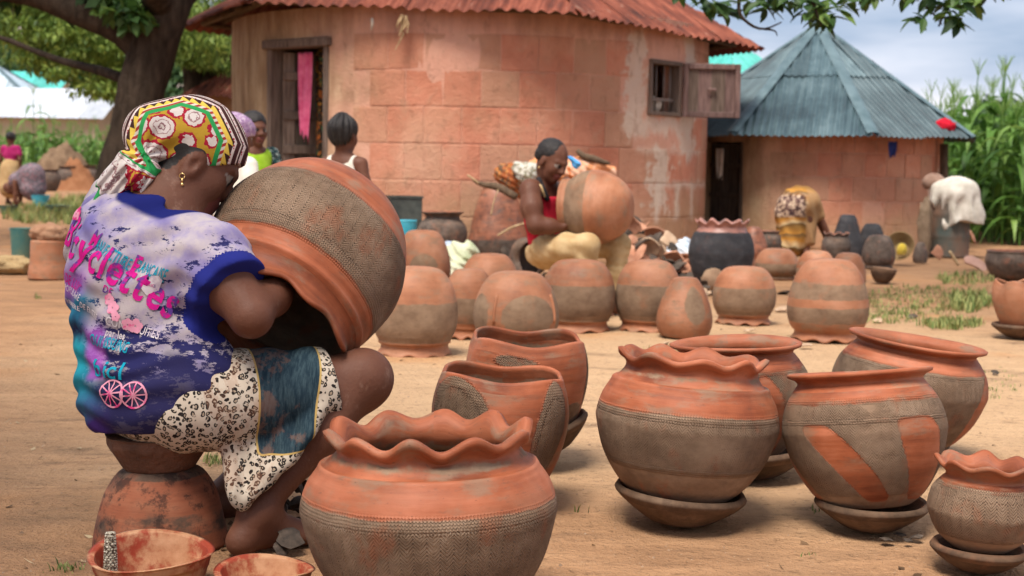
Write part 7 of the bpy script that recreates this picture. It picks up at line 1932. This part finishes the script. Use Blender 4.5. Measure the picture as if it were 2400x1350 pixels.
def drape(label, mat, c, r0, r1, drop, a0, a1, name, seed):
    "cloth laid over a round top and hanging down one side"
    n, mrow = 60, 26; V = []
    gg = random.Random(seed); ph = gg.uniform(0, 6)
    for side in (0, .005):
        for j in range(mrow + 1):
            for i in range(n + 1):
                a = R(a0 + (a1 - a0) * i / n); s_ = j / mrow * (r0 + drop * (1 + .25 * math.sin(a * 5 + ph) + .12 * math.sin(a * 11)))
                if s_ < r0: rr, z = s_, .012
                else:
                    f = (s_ - r0) / drop; rr = r0 + .02 + .05 * f + .03 * f * math.sin(a * 12 + ph) + (r1 - r0) * f * max(0, math.cos(a - R(60))); z = .012 - (s_ - r0)
                V.append((c.x + (rr + side) * math.sin(a), c.y - (rr + side) * math.cos(a), c.z + z + side))
    W = n + 1; O = W * (mrow + 1)
    F = []
    for j in range(mrow):
        for i in range(n):
            qd = (j * W + i, j * W + i + 1, (j + 1) * W + i + 1, (j + 1) * W + i); F.append(tuple(O + k for k in qd)); F.append(tuple(reversed(qd)))
    b0 = Vector((c.x, c.y, c.z - drop))
    return tag(obj_from(mesh(name, [Vector(v) - b0 for v in V], F), name, mat, None, b0), label, 'cloth')
cb = Body(); c0 = np.array(q + V3(0, 0, hD))
cb.ell(c0 + (.03, -.01, .0), (.24, .23, .12), None, .06); cb.cap(c0 + (.06, -.04, -.04), c0 + (.09, -.06, -.30), .21, .22, .08); cb.cap(c0 + (.16, 0, -.02), c0 + (.30, 0, -.26), .11, .08, .06); cb.cap(c0 + (-.12, -.03, .02), c0 + (-.16, -.05, -.08), .09, .07, .05)
def cfold(Q):
    a = np.arctan2(Q[:, 1] - c0[1], Q[:, 0] - c0[0]); dn = sstep(.05, -.2, Q[:, 2] - c0[2])
    return .022 * np.sin(a * 11 + 3 * vnoise(Q, 4)) * dn + .010 * vnoise(Q, 9)
V, F, _ = cb.build(.010, cfold, lambda Q: (c0[2] - .36 + .10 * vnoise(Q * [1, 1, 0], 5, 3)) - Q[:, 2], relax=1)
cb0 = c0 + (0, 0, -.4)
tag(obj_from(mesh('white_cloth', V - cb0, F), 'white_cloth', GAUZE, None, tuple(cb0)), 'white cloth heaped over the rusty drum beside the maize', 'cloth')
pl.location.z += .03; pl.location.x -= .10; pl.location.y += .06
lump('sack', simple_mat('brown_sacking', (0.16, 0.11, 0.07), (0.30, 0.22, 0.15), 9, .95, .1, 1, .02), (.07, .10, .36), 14, 'bundle of brown sacking leaning between the drum and hut wall', 'sack', spot(2180, 606, 0)[0] + V3(-.02, .16, 0), amp=.3, sc=4)
PINKSLAB = simple_mat('pinkish_clay_slab', (0.36, 0.20, 0.15), (0.50, 0.31, 0.24), 8, .95, .1, .8, .01)
q, mp = spot(2295, 634, 0); o = obj_from(SHM[1].copy(), 'clay_slab', PINKSLAB, None, q + V3(0, .1, .06), (.75, .25, .4)); o.scale = (2.3, 1.7, 1.7); tag(o, 'large pinkish broken slab leaning on the ground below the drum', 'shard')
q, mp = spot(2200, 612, 0); shard('upright reddish shard at the foot of the drum', q + V3(0, .05, .09), 1.2, (1.3, .2, .3), 3, 0)
shard('orange shard behind the drum by the maize', spot(2285, 590, 0)[0] + V3(0, .1, .18), 1.3, (1.0, .5, 1), 2, 0)
for k, (px, py, s, mk_) in enumerate(((1757, 778, .42, 2), (1890, 815, .55, 2), (2185, 756, .45, 0), (1835, 728, .8, 2), (1838, 690, .9, 1), (2140, 745, .4, 1), (1480, 560, .5, 1), (2335, 880, .3, 1), (1560, 810, .35, 2), (2060, 756, .5, 2))):
    q, mp = spot(px, py, 0)
    shard(('small tan shard on the sand before the short orange topped pot', 'tan curved shard on the sand below the tall banded pot', 'reddish shard by the grass patch', 'flat pale slab beside the short orange topped pot', 'dark slab behind the short orange topped pot', 'dark flat shard on the grass edge', 'dark shard below the big hut wall', 'dark chip on the ground at the picture edge', 'tan flake on the sand near the egg shaped pot', 'pale shard at the edge of the grass')[k], q + V3(0, .02, .012), s, (g.uniform(-.4, .4), g.uniform(-.4, .4), g.uniform(0, 6)), k % 6, mk_)
for k, (px, py, s) in enumerate(((2078, 1268, .22), (2110, 1258, .26), (2145, 1262, .2), (2128, 1272, .18))):
    shard(('flat dark shard before the small scalloped pot, leftmost of four', 'dark shard before the small scalloped pot, second of four', 'dark chip touching the small pot\'s saucer', 'smallest dark chip near the small pot\'s saucer')[k], gnd(px, py) + V3(0, 0, .006), s, (g.uniform(-.3, .3), g.uniform(-.3, .3), g.uniform(0, 6)), k, 1)
for k in range(16):
    px, py = g.uniform(648, 715), g.uniform(1175, 1300); shard('dark clod or shard in the litter behind the potter\'s foot', gnd(px, py) + V3(0, 0, g.uniform(.01, .06)), g.uniform(.2, .42), (g.uniform(-1.2, 1.2), g.uniform(-1, 1), g.uniform(0, 6)), g.randrange(6), 1, 'dark litter behind the foot')
# pebbles and crumbs on the earth
def crumbs():
    g = np.random.default_rng(4); n = 4200; V = []; F = []
    base = np.array([(1, 0, 0), (-.5, .87, 0), (-.5, -.87, 0), (0, 0, .8)])
    for k in range(n):
        y = 1.6 + 9 * g.random() ** 1.8; x = g.uniform(-.42, .42) * y; s = g.uniform(.0015, .006) * (1 + .6 * (g.random() < .06))
        a = g.uniform(0, 6.28); c, s2 = math.cos(a), math.sin(a); z = float(ground_z(np.array([x]), np.array([y]))[0])
        b0 = len(V); 
        for p in base * g.uniform(.6, 1.2, (4, 3)) * s: V.append((x + c * p[0] - s2 * p[1], y + s2 * p[0] + c * p[1], z - .001 + p[2]))
        F += [(b0, b0 + 1, b0 + 3), (b0 + 1, b0 + 2, b0 + 3), (b0 + 2, b0, b0 + 3)]
    o = obj_from(mesh('pebbles', V, F, False), 'pebbles', simple_mat('crumbly_soil', (0.16, 0.09, 0.055), (0.50, 0.36, 0.24), 3, .95, rand=0)); tag(o, 'small crumbs and pebbles strewn over the earth', 'pebbles', kind='stuff')
crumbs()
def litter():
    "dry leaf flakes, straw and twigs trodden into the earth"
    g = np.random.default_rng(14); V = []; F = []; A = []
    for k in range(1500):
        y = 2.2 + 10 * g.random() ** 1.5; x = g.uniform(-.40, .42) * y; z = float(ground_z(np.array([x]), np.array([y]))[0]) + .002
        a = g.uniform(0, 6.28); d = np.array([math.cos(a), math.sin(a), g.uniform(-.05, .15)]); sd = np.array([-d[1], d[0], g.uniform(-.3, .3)])
        L, w_ = ((g.uniform(.015, .06), .0012) if g.random() < .5 else (g.uniform(.008, .028), g.uniform(.004, .010)))
        if g.random() > .5 + .5 * math.sin(x * 2.1 + 1) * math.sin(y * 1.3): continue
        c = np.array([x, y, z]); b0 = len(V); V += [c - d * L / 2, c + sd * w_, c + d * L / 2 + (0, 0, .003), c - sd * w_]; F.append((b0, b0 + 1, b0 + 2, b0 + 3)); v = g.uniform(0, 1); A += [(v, v, v, 1)] * 4
    t = MT('dry_litter', .9, .1); t.out(t.ramp(t.sep(t.attr('leaf'))[0], [(0, (0.06, 0.035, 0.02)), (.5, (0.22, 0.13, 0.07)), (1, (0.52, 0.40, 0.24))]))
    o = obj_from(mesh('leaf_litter', V, F, False, None, {'leaf': A}), 'leaf_litter', t.m); tag(o, 'dry leaf flakes and straw trodden into the earth', 'litter', kind='stuff')
litter()
# ------------------------------------------------------------------ buckets of slip in the very front
SLIP = MT('slip_stained_plastic', .7, .3); oo = SLIP.objc(); nn = SLIP.noise(oo, 12, 5, .7)
SLIP.out(SLIP.mix(SLIP.ss(nn, .42, .58), (0.30, 0.045, 0.02), SLIP.ramp(SLIP.noise(oo, 25, 4, .6), [(0.3, (0.36, 0.15, 0.065)), (0.7, (0.56, 0.31, 0.17))])), normal=SLIP.bump(nn, .6, .006))
q = at(355, 1330, 2.75); q.z = 0; mp = 2.75 / FPX
wv = lambda T, r_, z: (r_ * (1 + .02 * np.sin(3 * T + 1)), z + .006 * np.sin(2 * T + .5) * (z > .05) + .010 * (z > .055) * np.cos(T - PI) , 0, 0)
tub('basin', 'slip stained red basin with corn cob, at the bottom edge', 'basin', 0, 0, 146, 92, SLIP.m, .8, .08, q=q, mp=mp, warp=wv, n=96, thick=.008)
q2 = at(620, 1348, 2.72); q2.z = 0
tub('basin', 'second slip stained red basin, against the front pot at the bottom edge', 'basin', 0, 0, 118, 66, SLIP.m, .8, .08, q=q2, mp=2.72 / FPX, warp=wv, n=96, thick=.008)
# dried corn cob standing in the first basin
m = MB(); g = random.Random(6); L = .105; pc = []
for i in range(22):
    for j in range(10):
        a = 2 * PI * (j + .5 * (i % 2)) / 10; z = i / 21 * L; r_ = .0105 * (1 - .35 * (i / 21) ** 3)
        pc.append((r_ * math.cos(a), r_ * math.sin(a), z, a))
core = m.tube([(0, 0, 0), (0, 0, L * .5), (0, 0, L)], [.010, .010, .006], 10)
for x, y, z, a in pc:
    rr = Matrix.Rotation(a, 3, 'Z'); m.box((x * 1.1, y * 1.1, z), (.005, .0052, .0042), rr, .001)
COB = MT('speckled_cob', .8, .2); c_ = COB.noise(COB.objc(), 190, 2, .6); COB.out(COB.ramp(c_, [(.42, (0.08, 0.05, 0.035)), (.5, (0.45, 0.40, 0.30)), (.7, (0.66, 0.61, 0.50))]))
pb = at(259, 1362, 2.76)
o = m.build('corn_cob', COB.m, None, False, loc=pb + V3(0, 0, -.012)); o.rotation_euler = (R(-4), R(-1), 0); tag(o, 'pale speckled corn cob standing upright in the slip basin', 'corn cob')
